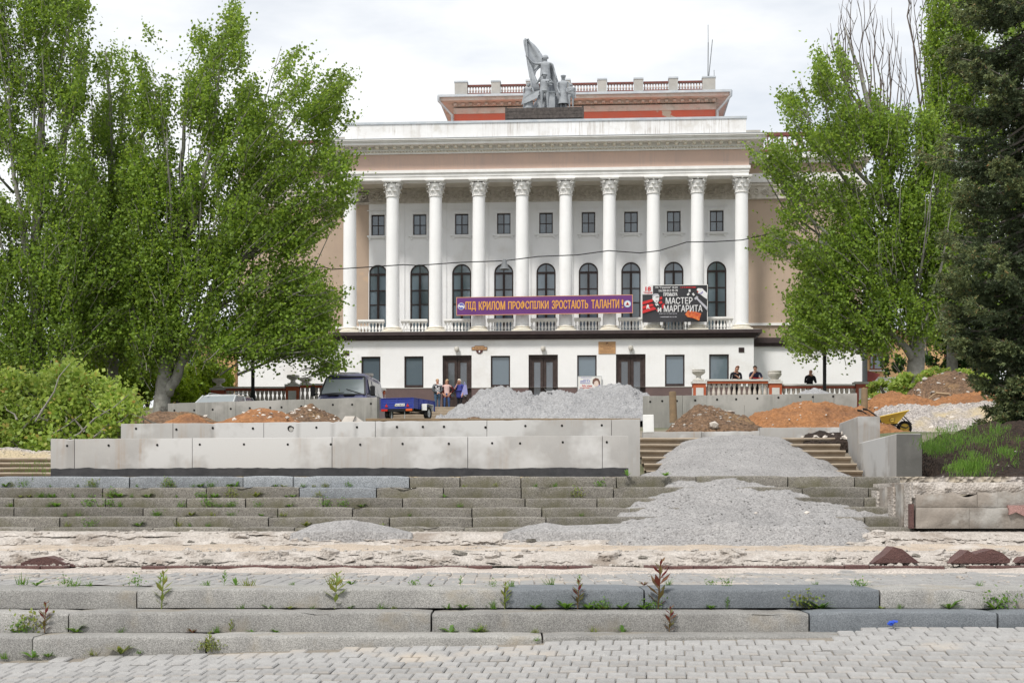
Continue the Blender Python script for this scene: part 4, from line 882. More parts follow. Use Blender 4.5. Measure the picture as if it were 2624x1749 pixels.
# wings
WW = 17.6
for sg in (-1, 1):
    a, b2 = (HW, WW) if sg > 0 else (-WW, -HW); yw = YB + .02
    aa = AW - .2 if sg > 0 else -WW; bb = WW if sg > 0 else WL + .003
    q = MB(); q.box(a, b2, yw - .05, 30, ZF - .6, 9.55); bpart(q, 'wing_ground_wall', 'plaster')
    q = MB(); q.box(a - (.0 if sg > 0 else .3), b2 + (.3 if sg > 0 else 0), yw - .33, 30.2, 9.72, 10.02); q.box(a - (0 if sg > 0 else .15), b2 + (.15 if sg > 0 else 0), yw - .18, 30.1, 9.55, 9.72); bpart(q, 'dark_cornice', 'dark')
    q = MB(); q.box(aa, bb, yw, 30, 10.02, 17.75); bpart(q, 'wing_wall', 'tan')
    q = MB(); q.box(aa, bb, yw - .10, yw - .003, 10.72, 10.86); bpart(q, 'string_course', 'trim')
    q = MB(); q.box(aa, bb, yw - .06, 29.9, 17.75, 18.70); bpart(q, 'wing_frieze', 'ornament')
    for k in range(3): link('frieze_ornament', orm, bld, ((a + 1.2 + 2.05 * k) if sg > 0 else (b2 - 1.2 - 2.05 * k), yw - .06, -.03))
    q = MB(); q.box(aa, bb, yw - .12, 29.9, 18.70, 19.2); bpart(q, 'wing_architrave', 'trim')
    q = MB(); q.box(aa, bb, yw - .02, 29.9, 19.2, 19.75); bpart(q, 'wing_upper_frieze', 'tan')
    q = MB(); q.box(aa, bb + (.5 if sg > 0 else 0), yw - .55, 30, 19.95, 20.20); q.box(aa, bb, yw - .25, 29.9, 19.75, 19.95); bpart(q, 'wing_cornice', 'trim')
    q = MB(); q.box(aa, bb, yw - .2, 29.8, 20.20, 20.34); bpart(q, 'wing_roof', 'zinc')
    e0 = PW_ if sg > 0 else -PW_
    q = MB(); q.box(min(e0, e0 + sg * 1.05), max(e0, e0 + sg * 1.05), yw - .1, yw + .5, 20.34, 21.62); q.box(*sorted((sg * (WW - .9), sg * WW)), yw - .1, yw + .5, 20.34, 21.6); bpart(q, 'parapet_pier', 'grey')
    x0_, x1_ = sorted((e0 + sg * 1.05, sg * (WW - .9)))
    q = MB(); q.box(x0_, x1_, yw + .02, yw + .34, 21.32, 21.5); q.box(x0_, x1_, yw + .02, yw + .34, 20.34, 20.52); bpart(q, 'roof_rail', 'rustrail')
    rb = baluster_mesh(.80, .075, 'rustbal')
    n = int((x1_ - x0_) / .27)
    for k in range(n): link('baluster', rb, bld, (x0_ + (x1_ - x0_) * (k + .5) / n, yw + .18, 20.52))
# main block behind and the stage house on top
q = MB(); q.box(-PW_ + .02, PW_ - .02, 3.0, 34, ZF, 20.9); bpart(q, 'rear_block', 'tan')
YA = 12.0
s0, _ = fac(1164, 300, YA); s1, _ = fac(1833, 300, YA); zt_ = lambda py: ZC + (YH - py) / F * 89.3
q = MB(); q.box(s0, s1, YA, 34, 20, zt_(281)); bpart(q, 'stage_house_wall', 'red')
q = MB(); q.box(s0 - .04, s1 + .04, YA - .06, 34, zt_(281), zt_(266)); q.box(s0 - .12, s1 + .12, YA - .14, 34, zt_(262), zt_(255)); bpart(q, 'stage_house_frieze', 'pinkworn')
for k in range(34):
    q = MB(); x = lerp(s0 + .1, s1 - .1, k / 33); q.box(x - .10, x + .10, YA - .42, YA - .13, zt_(262.), zt_(257.)); bpart(q, 'dentil', 'pinkworn')
q = MB(); q.box(s0 - .8, s1 + .8, YA - .85, 34.5, zt_(255), zt_(247)); bpart(q, 'stage_house_cornice', 'pinkworn')
q = MB(); q.box(s0 - .95, s1 + .95, YA - 1.0, 34.6, zt_(247), zt_(241)); bpart(q, 'gutter', 'zinc')
q = MB()
for sg, s_ in ((-1, s0), (1, s1)):
    q.tube([(s_ + sg * .9, YA - .95, zt_(244)), (s_ + sg * .9, YA - .95, zt_(256)), (s_ + sg * .12, YA - .12, zt_(285)), (s_ + sg * .12, YA - .12, zt_(330))], .085, 8)
bpart(q, 'downpipe', 'zinc', smooth=True)
zr0, zr1 = zt_(239), zt_(213)
pier_s = [fac(px, 220, YA - .5)[0] for px in (1182, 1271, 1360, 1450, 1543, 1636, 1725, 1816)]
for k, s_ in enumerate(pier_s):
    w = .40 if k in (0, 7) else .28
    q = MB(); q.box(s_ - w, s_ + w, YA - .75, YA - .25, zr0 - .05, zr1 + .12); pr = bpart(q, 'parapet_pier', 'grey'); q = MB(); q.box(s_ - w - .03, s_ + w + .03, YA - .78, YA - .22, zr1 + .12, zr1 + .22); bpart(q, 'pier_cap', 'zinc', pr)
rb2 = baluster_mesh(zr1 - zr0 - .22, .07, 'rustbal')
q = MB()
for k in range(7):
    a, b2 = pier_s[k] + .3, pier_s[k+1] - .3
    q.box(a, b2, YA - .62, YA - .38, zr1 - .10, zr1); q.box(a, b2, YA - .6, YA - .4, zr0, zr0 + .12)
    for j in range(9): link('baluster', rb2, bld, (lerp(a, b2, (j + .5) / 9), YA - .5, zr0 + .12))
bpart(q, 'roof_rail', 'rustrail')
# aerials on the stage house
an = thing('roof_aerial', 'tall thin aerial rods on the stage house corner pier', 'aerial', B0 + bex * pier_s[7] + bey * (YA - .5) + Vector((0, 0, zr1 + .2)), -BA)
q = MB(); q.tube([(-.05, 0, 0), (-.03, 0, 2.2)], .03, 5); q.tube([(-.03, 0, 2.1), (-.04, 0, 3.3)], .018, 5); q.build('rod', mt['pole'], an)
q = MB(); q.tube([(0, .1, 0), (.24, .1, 2.4)], [.03, .025], 5); q.build('rod', mt['pole'], an)
q = MB(); q.tube([(.35, .1, -.1), (.34, .1, .5)], .018, 5); q.build('rod', mt['pole'], an)

# ---------------------------------------------------------------- things fixed to the facade
def facthing(name, label, cat, px, py, d, group=None):
    s, z = fac(px, py, d); return thing(name, label, cat, B0 + bex * s + bey * d + Vector((0, 0, z)), -BA, group), s, z
def plate(w, h, t=.03): q = MB(); q.box(-w/2, w/2, 0, t, -h/2, h/2); return q
# long banner
d_ = -.72; xa, za = fac(1170, 803, d_); xb, zb_ = fac(1619, 758, d_); w, h = xb - xa, .93
bn, s, z = facthing('banner', 'long purple banner with orange lettering hung across the columns', 'banner', 1394.5, 781.5, d_)
tl = R(.15)
bn.rotation_euler = (0, -R(.35), -BA)
plate(w, h, .03).build('cloth', mt['banner'], bn)
q = MB()
for a in ((-w/2 - .035, w/2 + .035, -h/2 - .035, -h/2), (-w/2 - .035, w/2 + .035, h/2, h/2 + .035), (-w/2 - .035, -w/2, -h/2, h/2), (w/2, w/2 + .035, -h/2, h/2)): q.box(a[0], a[1], -.006, .034, a[2], a[3])
q.build('border', mt['banneredge'], bn)
k = w / (2262 - 378)                      # banner px (zoom crop) -> metres
for body, xa_, xb_, lo in (('ПІД', 472, 582, -.255), ('КРИЛОМ', 616, 898, -.215), ('ПРОФСПІЛКИ', 934, 1366, -.215), ('ЗРОСТАЮТЬ', 1404, 1790, -.215), ('ТАЛАНТИ', 1828, 2122, -.215), ('!', 2150, 2168, -.215)):
    text(body, (xa_ - 1320) * k, (xb_ - 1320) * k, lo, .245, -.012, mt['bannertext'], bn, 'lettering', .045 if len(body) > 1 else .008)
def disc(r, y, mat, parent, x, z, name='emblem', n=24, sx=1., t0=0, t1=2*math.pi):
    q = MB(); q.add([(x + sx * r * math.cos(lerp(t0, t1, i/n)), y, z + r * math.sin(lerp(t0, t1, i/n))) for i in range(n + 1)], [tuple(range(n + 1))]); return q.build(name, mt[mat], parent)
ex = (425 - 1320) * k; disc(.19, -.010, 'posterwht', bn, ex, .0)
for t0, dxx in ((0.2, .03), (math.pi + .2, -.03)):
    q = MB(); pts = [(ex + .165 * math.cos(t0 + 2.3 * i / 10), .165 * math.sin(t0 + 2.3 * i / 10)) for i in range(11)] + [(ex + dxx + .07 * math.cos(t0 + 2.3 - 2.3 * i / 10), .065 * math.sin(t0 + 2.3 - 2.3 * i / 10)) for i in range(11)]
    q.add([(a, -.014, c) for a, c in pts], [tuple(range(22))]); q.build('emblem_swirl', mt['blueprint'], bn)
ex = (2212 - 1320) * k; disc(.19, -.010, 'ltblue', bn, ex, .0); disc(.145, -.013, 'posterwht', bn, ex, 0)
q = MB(); q.add([(ex - .10, -.016, -.07), (ex + .10, -.016, -.07), (ex, -.016, .11)], [(0, 1, 2)]); q.build('emblem_mark', mt['postered'], bn)
q = MB(); q.add([(ex - .05, -.018, -.07), (ex + .05, -.018, -.07), (ex - .01, -.018, .04)], [(0, 1, 2)]); q.build('emblem_mark', mt['ink'], bn)
def dashes(parent, x0, x1, z0, z1, mat, y):      # a line of print too small to read
    q = MB(); x = x0
    while x < x1 - .004:
        w_ = (z1 - z0) * random.uniform(.35, .8); q.add([(x, y, z0), (min(x + w_, x1), y, z0), (min(x + w_, x1), y, z1), (x, y, z1)], [(0, 1, 2, 3)]); x += w_ + (z1 - z0) * random.choice((.25, .25, .25, .8))
    q.build('small_print', mt[mat], parent)
# theatre poster
d_ = -.74; xa, _ = fac(1646, 780, d_); xb, _ = fac(1812, 780, d_); w = xb - xa; k = w / (2040 - 185); h = (1180 - 125) * k
ps, s, z = facthing('theatre_poster', 'black vinyl theatre poster with white and red print hung on the balcony', 'poster', 1729, 778, d_)
q = MB(); nx_, nz_ = 40, 24; vs = []
def pbil(x, z): return -.03 * math.sin((x * 1.3 - z * 1.6)) * max(0, (.2 - z)) - .012 * math.sin(x * 5 + z * 7) * max(0, -.1 - z)
for j in range(nz_ + 1):
    for i in range(nx_ + 1): x, zz = lerp(-w/2, w/2, i/nx_), lerp(-h/2, h/2, j/nz_); vs.append((x, pbil(x, zz) + .0, zz))
q.add(vs, [(j*41+i, j*41+i+1, (j+1)*41+i+1, (j+1)*41+i) for j in range(nz_) for i in range(nx_)]); q.build('sheet', mt['posterblk'], ps, smooth=2)
q = MB()
for a in ((-w/2 - .03, w/2 + .03, h/2, h/2 + .035), (w/2, w/2 + .03, -h/2, h/2)): q.box(a[0], a[1], .0, .03, a[2], a[3])
q.build('frame', mt['white'], ps)
px_ = lambda a: (a - 1112) * k
pz_ = lambda b_: (655 - b_) * k
def pp(pts, mat, y=-.045, name='print'):
    q = MB(); n = len(pts); flat_ = [(px_(a), pz_(c)) for a, c in pts]
    tri = tessellate_polygon([[Vector((a, c, 0)) for a, c in flat_]]); q.add([(a, y, c) for a, c in flat_], [tuple(t) for t in tri]); return q.build(name, mt[mat], ps)
def pt(body, x0, x1, y0, y1, mat, bold=.02, y=-.052): return text(body, px_(x0), px_(x1), pz_(y1), pz_(y0), y, mt[mat], ps, 'lettering', bold)
pp([(185,130),(487,130),(487,385),(185,385)], 'posterwht'); pt('18', 275, 420, 165, 285, 'postered', .06); pt('ТРАВНЯ', 215, 462, 308, 365, 'postered', .03)
pt('ПК "Гірників" 18-00', 552, 1195, 160, 225, 'posterwht', .02); pt('т/к 050 813 95 70', 645, 1195, 245, 310, 'posterwht', .03); pt('ПРЕМЬЕРА', 790, 1185, 340, 435, 'posterwht', .05)
pt('МАСТЕР', 855, 1615, 475, 665, 'posterwht', .02); pt('и', 630, 720, 770, 890, 'posterwht', .04); pt('МАРГАРИТА', 800, 1900, 700, 890, 'posterwht', .02)
pt('Майстер та Маргарита', 660, 1175, 915, 965, 'postergry', .0); dashes(ps, px_(690), px_(1165), pz_(1050), pz_(1022), 'postergry', -.052); dashes(ps, px_(1280), px_(1715), pz_(208), pz_(172), 'postered', -.052)
for pts in ([(180,595),(480,510),(480,590),(180,680)], [(180,720),(450,645),(520,690),(470,725),(180,808)], [(180,838),(510,735),(580,795),(560,815),(180,930)], [(680,470),(745,440),(755,520),(680,540)], [(640,610),(740,565),(760,640),(690,660)], [(735,690),(810,640),(825,760),(750,800)], [(585,830),(610,815),(622,865),(590,860)]): pp(pts, 'postered')
pp([(470,480),(470,420),(500,375),(560,360),(630,370),(665,410),(665,480),(655,560),(620,625),(585,640),(540,610),(500,550),(475,535)], 'posterwht', -.049)
pp([(470,480),(475,410),(520,365),(600,362),(660,410),(640,430),(560,415),(500,430),(490,480)], 'postergry', -.052); pp([(560,455),(655,450),(650,470),(570,478)], 'ink', -.053); pp([(560,575),(620,570),(610,590),(570,592)], 'ink', -.053)
pp([(540,640),(585,665),(625,640),(655,715),(605,690),(600,720),(560,690)], 'posterwht', -.049)
pp([(300,720),(335,670),(365,690),(380,730),(360,745),(410,800),(360,790),(330,750),(325,800),(300,800)], 'posterwht', -.05)
for cx_, cy_, ang in ((1535, 285, .05), (1497, 388, .75), (1645, 393, -.6)):
    pts = [(cx_ + (a*math.cos(ang) - b_*math.sin(ang)), cy_ + (a*math.sin(ang) + b_*math.cos(ang))) for a, b_ in ((-26,-38),(26,-38),(26,38),(-26,38))]; pp(pts, 'posterwht'); pp([(cx_ - 8, cy_), (cx_, cy_ - 9), (cx_ + 8, cy_), (cx_, cy_ + 9)], 'ink', -.05)
pp([(1735,270),(1770,215),(1900,225),(1960,290),(2040,360),(2040,540),(1950,480),(1850,400),(1770,360),(1790,310)], 'posterwht'); pp([(1790,365),(1850,355),(1915,300),(1925,340),(1880,385),(1820,385)], 'posterlil', -.05)
pp([(1745,300),(1775,295),(1790,320),(1760,335)], 'postered', -.05)
pp([(1665,510),(1740,435),(1785,470),(1775,505),(2040,760),(2040,860),(1735,535),(1700,550)], 'postergry')
pp([(1400,960),(1500,850),(1700,890),(1870,940),(1810,1150),(1650,1080),(1470,1040)], 'postoran', -.048)
# plaques, street sign, notice, vents, lamps
pl, s, z = facthing('wall_plaque', 'square tan memorial plaque with dark lettering between the doors', 'plaque', 1555.5, 890.5, YL - .03)
plate(.93, .66, .03).build('plate', mt['plaque'], pl)
for body, x0, x1, z0, z1 in (('ПАЛАЦ КУЛЬТУРИ', -.38, .40, .03, .085), ('ГІРНИКІВ', -.20, .22, -.07, -.02)): text(body, x0, x1, z0, z1, -.004, mt['plaqued'], pl, 'lettering', .01)
for x0, x1, z0, z1 in ((-.22, .25, .12, .145), (-.40, .40, -.165, -.145), (-.36, .36, -.26, -.24)): dashes(pl, x0, x1, z0, z1, 'plaqued', -.004)
for dx_, dz in ((-.03, .235), (.03, .262)): disc(.028, -.004, 'plaqued', pl, dx_, dz, 'emblem', 10, 1.4)
sg_, s, z = facthing('street_sign', 'tan shaped street name sign with a dark number plate over the windows', 'sign', 1228.5, 893, YL - .03)
q = MB(); q.prism([(-.43,-.08),(.43,-.08),(.43,.10),(.32,.10),(.22,.17),(-.22,.17),(-.32,.10),(-.43,.10)], 0, .03); q.build('plate', mt['plaqued'], sg_)
q = MB(); q.prism([(-.41,-.06),(.41,-.06),(.41,.08),(.31,.08),(.21,.15),(-.21,.15),(-.31,.08),(-.41,.08)], -.006, .0); q.build('face', mt['plaque'], sg_)
disc(.19, -.004, 'plaqued', sg_, 0, -.08, 'number_plate', 20, 1., math.pi, 2*math.pi); text('1', -.02, .02, -.20, -.10, -.009, mt['posterwht'], sg_, 'lettering', .05); dashes(sg_, -.28, .28, .0, .05, 'plaqued', -.009)
for px, nm in ((888, 'left'), (1900, 'right')):
    v, s, z = facthing('wall_vent', 'small dark square vent on the white wall by the %s corner' % ('tree-shaded' if nm == 'left' else 'leaning men\'s'), 'vent', px, 904 if nm == 'left' else 896, YL - .03)
    plate(.30, .26, .028).build('grille', mt['dark'], v)
    q = MB()
    for j in range(5): q.box(-.13, .13, -.010, .0, -.10 + j * .045, -.08 + j * .045)
    q.build('louvre', mt['frame'], v)
fl_, s, z = facthing('floodlight', 'bell-shaped grey lamp hanging on the overhead cable', 'lamp', 1293, 668, -2.0)
fl_.location = P(1293, 690, 60.0); fl_.rotation_euler = (0, 0, 0)
q = MB(); q.lathe([(.0, .44), (.05, .43), (.09, .36), (.11, .24), (.17, .10), (.23, .0), (.20, .0), (.10, .16)], 12); q.build('shade', mt['pole'], fl_, smooth=True)
q = MB(); q.lathe([(.0, -.02), (.14, .0), (.14, .05)], 10); q.build('bulb', mt['black'], fl_, smooth=True)
# notice board leaning by the window
nb, s, z = facthing('notice_board', 'white competition notice with a drawn girl under the window', 'poster', 1511, 983, YL - .12)
w, h = 1.30, .85; plate(w, h, .02).build('board', mt['white'], nb)
q = MB()
for a in ((-w/2, w/2, h/2 - .03, h/2), (-w/2, w/2, -h/2, -h/2 + .03), (-w/2, -w/2 + .03, -h/2 + .03, h/2 - .03), (w/2 - .03, w/2, -h/2 + .03, h/2 - .03)): q.box(a[0], a[1], -.008, .0, a[2], a[3])
q.build('frame', mt['galv'], nb)
for body, x0, x1, z0, z1, m_ in (('Конкурс', -.50, .04, .0, .08, 'blueprint'), ('Міс юна', -.40, .12, -.15, -.05, 'postered'), ('Марганець', -.53, .20, -.26, -.17, 'postered')): text(body, x0, x1, z0, z1, -.006, mt[m_], nb, 'lettering', .03)
for x0, x1, z0, z1 in ((-.48, .12, .33, .36), (-.36, .02, .21, .25), (-.50, .02, .11, .17), (-.34, .06, -.35, -.31)): dashes(nb, x0, x1, z0, z1, 'blueprint', -.006)
disc(.17, -.004, 'faceprint', nb, .36, .02, 'drawn_face', 18, .85)
q = MB(); q.add([(x, -.007, z_) for x, z_ in ((.14,.05),(.18,.24),(.32,.33),(.48,.28),(.56,.12),(.56,-.08),(.49,-.02),(.46,.14),(.36,.18),(.26,.12),(.22,-.05))], [tuple(range(11))]); q.build('drawn_hair', mt['hairprint'], nb)
q = MB(); q.add([(x, -.006, z_) for x, z_ in ((.44,-.10),(.58,-.02),(.58,-.18),(.44,-.20))], [(0,1,2,3)]); q.build('drawn_scarf', mt['posterlil'], nb)

# ---------------------------------------------------------------- statue group on the parapet
sb = Vector((0, 0, 0)); ss_, sz_ = fac(1396, 278, .3)
beam = thing('statue_plinth', 'long dark weathered timber plinth under the statue group', 'plinth', B0 + bex * ss_ + bey * .3 + Vector((0, 0, 21.71)), -BA)
q = MB(); q.cbox(-2.12, 2.12, -.55, .55, .12, .72, .03); q.box(-2.0, 2.0, -.45, .5, .02, .12); q.build('box', mt['beam'], beam)
for k in range(3): q = MB(); q.box(-2.14, 2.14, -.575, -.552, .14 + k * .19, .32 + k * .19); q.build('plank', mt['beam'], beam)
for e in (-1, 1): q = MB(); q.box(e*2.1 - .05, e*2.1 + .05, -.60, .58, .10, .76); q.build('end_board', mt['beam'], beam)
SROOT = thing('statue_group', 'grey sculpted group with a flag bearer and workers on the parapet', 'statue', beam.location + Vector((0, 0, .72)), -BA)
# ---------------------------------------------------------------- human figures (bodies grown over a skeleton)
def skin(name, joints, edges, root, parent, matfn, mats, sub=1):
    names = list(joints); ix = {n: i for i, n in enumerate(names)}
    me = bpy.data.meshes.new(name); me.from_pydata([joints[n][0] for n in names], [(ix[a], ix[c]) for a, c in edges], []); me.update()
    o = bpy.data.objects.new(name, me); C.objects.link(o)
    o.modifiers.new('s', 'SKIN'); sv = me.skin_vertices[0].data
    for n in names: r = joints[n][1]; sv[ix[n]].radius = r if hasattr(r, '__len__') else (r, r); sv[ix[n]].use_root = (n == root)
    o.modifiers['s'].use_smooth_shade = True
    if sub: m_ = o.modifiers.new('d', 'SUBSURF'); m_.levels = m_.render_levels = sub
    dg = bpy.context.evaluated_depsgraph_get(); m2 = bpy.data.meshes.new_from_object(o.evaluated_get(dg)); bpy.data.objects.remove(o); bpy.data.meshes.remove(me)
    m2.name = name; m2.materials.clear()
    for q in mats: m2.materials.append(q)
    if matfn:
        segs = [(Vector(joints[a][0]), Vector(joints[c][0]), a, c) for a, c in edges]
        for p in m2.polygons:
            best, bd = None, 9e9
            for A, B, a, c in segs:
                ab = B - A; t = max(0, min(1, (p.center - A).dot(ab) / (ab.length_squared + 1e-9))); d = (p.center - A - ab * t).length
                if d < bd: bd, best = d, (a, c, t)
            p.material_index = matfn(*best, p.center)
    return link(name, m2, parent)
def hand(J, E, side, wr, dirv, curl):        # palm, four fingers of different length, thumb
    d = Vector(dirv).normalized(); sidev = d.cross(Vector((0, 0, 1))); sidev = sidev.normalized() if sidev.length > .1 else Vector((0, 1, 0)); up = sidev.cross(d); cu = Vector(curl)
    w = Vector(J[wr][0]); p = w + d * .07; J[side + 'palm'] = (p, (.026, .036)); E.append((wr, side + 'palm'))
    for i, (o_, l) in enumerate(((-.026, .060), (-.009, .072), (.009, .068), (.026, .052))):
        a = p + sidev * o_ + d * .03; b_ = a + (d + cu * .5).normalized() * l * .5; c = b_ + (d * .6 + cu).normalized() * l * .5
        for n_, v, r in (('f%da' % i, a, .0095), ('f%db' % i, b_, .0088), ('f%dc' % i, c, .0075)): J[side + n_] = (v, r)
        E += [(side + 'palm', side + 'f%da' % i), (side + 'f%da' % i, side + 'f%db' % i), (side + 'f%db' % i, side + 'f%dc' % i)]
    a = w + d * .035 + sidev * -.035; b_ = a + (d * .6 - sidev * .6 + cu * .3).normalized() * .04; J[side + 't1'] = (a, .011); J[side + 't2'] = (b_, .009); E += [(side + 'palm', side + 't1'), (side + 't1', side + 't2')]
def skeleton(H=1.7, w=1., lean=0., arms=None, legs=.10, head=(0, 0), belly=1., fist=(0, 0, -.5), fingers=True):
    """stands on the origin and faces -y; arms: {'L':(elbow, wrist), 'R':...}; lean bends the trunk forward"""
    k = H / 1.72; J, E = {}, []
    def ln(x, y, z):                          # lean about the hips
        a = R(lean); dz = z - .95; return Vector((x * k, (y - math.sin(a) * dz) * k, (.95 + math.cos(a) * dz) * k))
    tor = [('pelvis', 0, 0, .95, (.165*w, .12*belly)), ('waist', 0, 0, 1.10, (.145*w, .11*belly)), ('chest', 0, .0, 1.29, (.165*w, .115)), ('collar', 0, .0, 1.42, (.12*w, .075)), ('neck', 0, 0, 1.49, (.05, .055)), ('jaw', 0, -.02, 1.555, (.066, .078)), ('brow', 0, -.005, 1.64, (.088, .105)), ('crown', 0, .01, 1.705, (.062, .074))]
    for n, x, y, z, r in tor: J[n] = (ln(x, y, z), (r[0]*k, r[1]*k))
    hx, hy = head
    for n in ('jaw', 'brow', 'crown'): v = J[n][0]; J[n] = (v + Vector((hx, hy, 0)) * (.3 if n == 'jaw' else 1), J[n][1])
    E += [('pelvis','waist'),('waist','chest'),('chest','collar'),('collar','neck'),('neck','jaw'),('jaw','brow'),('brow','crown')]
    fwd = Vector((math.sin(R(head[0] * 400)), -math.cos(R(head[0] * 400)), 0)); jw = J['jaw'][0].lerp(J['brow'][0], .45); J['nose'] = (jw + fwd * .098 * k, .012 * k); E.append(('jaw', 'nose'))
    for s, n in ((1, 'L'), (-1, 'R')):
        J[n+'sh'] = (ln(s * .185 * w, .0, 1.395), .062*k); E.append(('collar', n+'sh'))
        el, wr = (arms or {}).get(n, ((.26, .02, 1.12), (.27, -.05, .88)))
        J[n+'el'] = (ln(s * el[0], el[1], el[2]), .043*k); J[n+'wr'] = (ln(s * wr[0], wr[1], wr[2]), .030*k); E += [(n+'sh', n+'el'), (n+'el', n+'wr')]
        if fingers: hand(J, E, n, n+'wr', J[n+'wr'][0] - J[n+'el'][0], fist)
        x = s * legs
        J[n+'hip'] = (Vector((s * .09 * k * w, 0, .88*k)), .095*k*w); J[n+'kn'] = (Vector((x*k, -.015, .48*k)), .060*k); J[n+'an'] = (Vector((x*k*1.05, .02, .085*k)), .042*k); J[n+'heel'] = (Vector((x*k*1.05, .03, .035)), .036*k); J[n+'toe'] = (Vector((x*k*1.3, -.14, .026)), .030*k)
        E += [('pelvis', n+'hip'), (n+'hip', n+'kn'), (n+'kn', n+'an'), (n+'an', n+'heel'), (n+'heel', n+'toe')]
    return J, E
def eyes(parent, J, k=1.):
    c = J['jaw'][0].lerp(J['brow'][0], .72); f = (J['nose'][0] - J['jaw'][0]); f.z = 0; f.normalize(); s = Vector((-f.y, f.x, 0))
    for e in (-1, 1):
        q = MB(); q.lathe([(.0, -.009), (.010, -.004), (.010, .004), (0, .009)], 6, tuple(c + f * .082 * k + s * e * .032)); q.build('eye', mt['eye'], parent)
def hair(parent, J, mat, length=0., vol=1., k=1.):
    c = J['brow'][0].copy(); j = J['jaw'][0]; f = (J['nose'][0] - j); f.z = 0; f.normalize(); up = (J['crown'][0] - j).normalized(); q = MB(); n, m_ = 14, 8; vs = []
    for a in range(m_ + 1):
        th = math.pi * (.02 + .60 * a / m_)
        for b_ in range(n):
            ph = 2 * math.pi * b_ / n; back = -math.cos(ph)              # ph=0 faces forward
            tt = th * (1 if back > -.2 else .58)
            d = f * math.cos(ph) * math.sin(tt) * .108 + Vector((-f.y, f.x, 0)) * math.sin(ph) * math.sin(tt) * .092 + up * math.cos(tt) * .112
            p = c + up * .005 - f * .008 + d * vol * k
            if a == m_ and back > -.2: p -= up * length * (.5 + .5 * min(1, back + .6))
            vs.append(p)
    q.add(vs, [(a*n+b_, a*n+(b_+1)%n, (a+1)*n+(b_+1)%n, (a+1)*n+b_) for a in range(m_) for b_ in range(n)] + [tuple(range(n))]); return q.build('hair', mt[mat], parent, smooth=2)
SKIN_B = {'neck', 'jaw', 'brow', 'crown', 'nose'}
def dress(top, bottom, sleeve=1., shoes='blackcl'):     # material slots: skin, top, bottom, shoes
    def fn(a, c, t, p):
        if c in SKIN_B and a != 'chest': return 0 if c != 'neck' or t > .3 else 1
        n = c[1:]
        if n == 'toe' or (n == 'heel'): return 3
        if n in ('kn', 'an'): return 2
        if n == 'hip' or c == 'waist' and t < .35: return 2
        if n == 'el': return 1 if t < sleeve * 2 else 0
        if n == 'wr': return 1 if t < sleeve * 2 - 1 else 0
        if 'palm' in c or c[1:2] in 'ft' and len(c) > 2 and c[0] in 'LR': return 0
        return 1
    return fn, [mt['skin'], mt[top], mt[bottom], mt[shoes]]
def person(label, loc, rz, J, E, top, bottom, sleeve, hairmat, hlen, vol=1., group=None):
    root = thing('person', label, 'person', loc, rz, group); fn, ms = dress(top, bottom, sleeve)
    skin('body', J, E, 'pelvis', root, fn, ms, 1); eyes(root, J)
    if hairmat: hair(root, J, hairmat, hlen, vol)
    return root
def coat(root, J, mat, name, grow=.022, back=.028, low=.0, arms=('L', 'R'), armto='wr', open_=True):
    K, E = {}, [('pelvis','waist'), ('waist','chest'), ('chest','collar')]
    off = Vector((0, back if open_ else 0, 0))
    for n in ('pelvis', 'waist', 'chest', 'collar'): v, r = J[n]; K[n] = (v + off, (r[0] + grow, r[1] + grow * (.3 if open_ else 1)))
    if low: K['hem'] = (J['pelvis'][0] + off - Vector((0, 0, low)), (J['pelvis'][1][0] + grow * 1.6, J['pelvis'][1][1] + grow)); E.append(('pelvis', 'hem'))
    for n in arms:
        K[n+'sh'] = (J[n+'sh'][0] + off * .3, J[n+'sh'][1] + grow * .6); K[n+'el'] = (J[n+'el'][0], J[n+'el'][1] + grow * .8); E += [('collar', n+'sh'), (n+'sh', n+'el')]
        if armto == 'wr': K[n+'wr'] = (J[n+'el'][0].lerp(J[n+'wr'][0], .92), J[n+'wr'][1] + grow * .6); E.append((n+'el', n+'wr'))
    return skin(name, K, E, 'pelvis', root, None, [mt[mat]], 1)
# three women on the steps
zt = 5.57; Yw = 74.0
J, E = skeleton(1.70, 1.05, 0, {'L': ((.24, -.06, 1.12), (.04, -.22, 1.0)), 'R': ((.25, -.06, 1.12), (.02, -.23, 1.01))}, .09)
p = person('woman in a long grey cardigan over a patterned top, hands clasped, by the doorway', (X_(1121, Yw), Yw, zt), R(12), J, E, 'patt', 'jeansg', 1., 'hairb', .0, 1.0); coat(p, J, 'greycl', 'cardigan', .026, .05, .28)
J, E = skeleton(1.66, 1.12, 0, {'L': ((.36, .06, 1.16), (.22, -.05, 1.0)), 'R': ((.36, .06, 1.16), (.22, -.05, 1.0))}, .12, (.01, 0), 1.08)
p = person('woman with long blond hair, pale pink top and dark red jacket, hands on hips', (X_(1145, Yw), Yw, zt), R(-4), J, E, 'pinkcl', 'jeans', .7, 'hairb', .16, 1.1); coat(p, J, 'redcl', 'jacket', .03, .06, .12)
J, E = skeleton(1.68, 1.15, 0, {'L': ((.27, -.02, 1.13), (.24, -.12, .92)), 'R': ((.20, -.20, 1.20), (.03, -.17, 1.52))}, .08, (-.02, -.02), 1.15)
p = person('white-haired woman in a blue tunic holding a lilac bag, hand raised to her mouth', (X_(1178, Yw), Yw, zt), R(-28), J, E, 'bluecl', 'blackcl', .28, 'hairw', .02, 1.08); coat(p, J, 'bluecl', 'tunic', .02, 0, .22, ('L', 'R'), 'el', False)
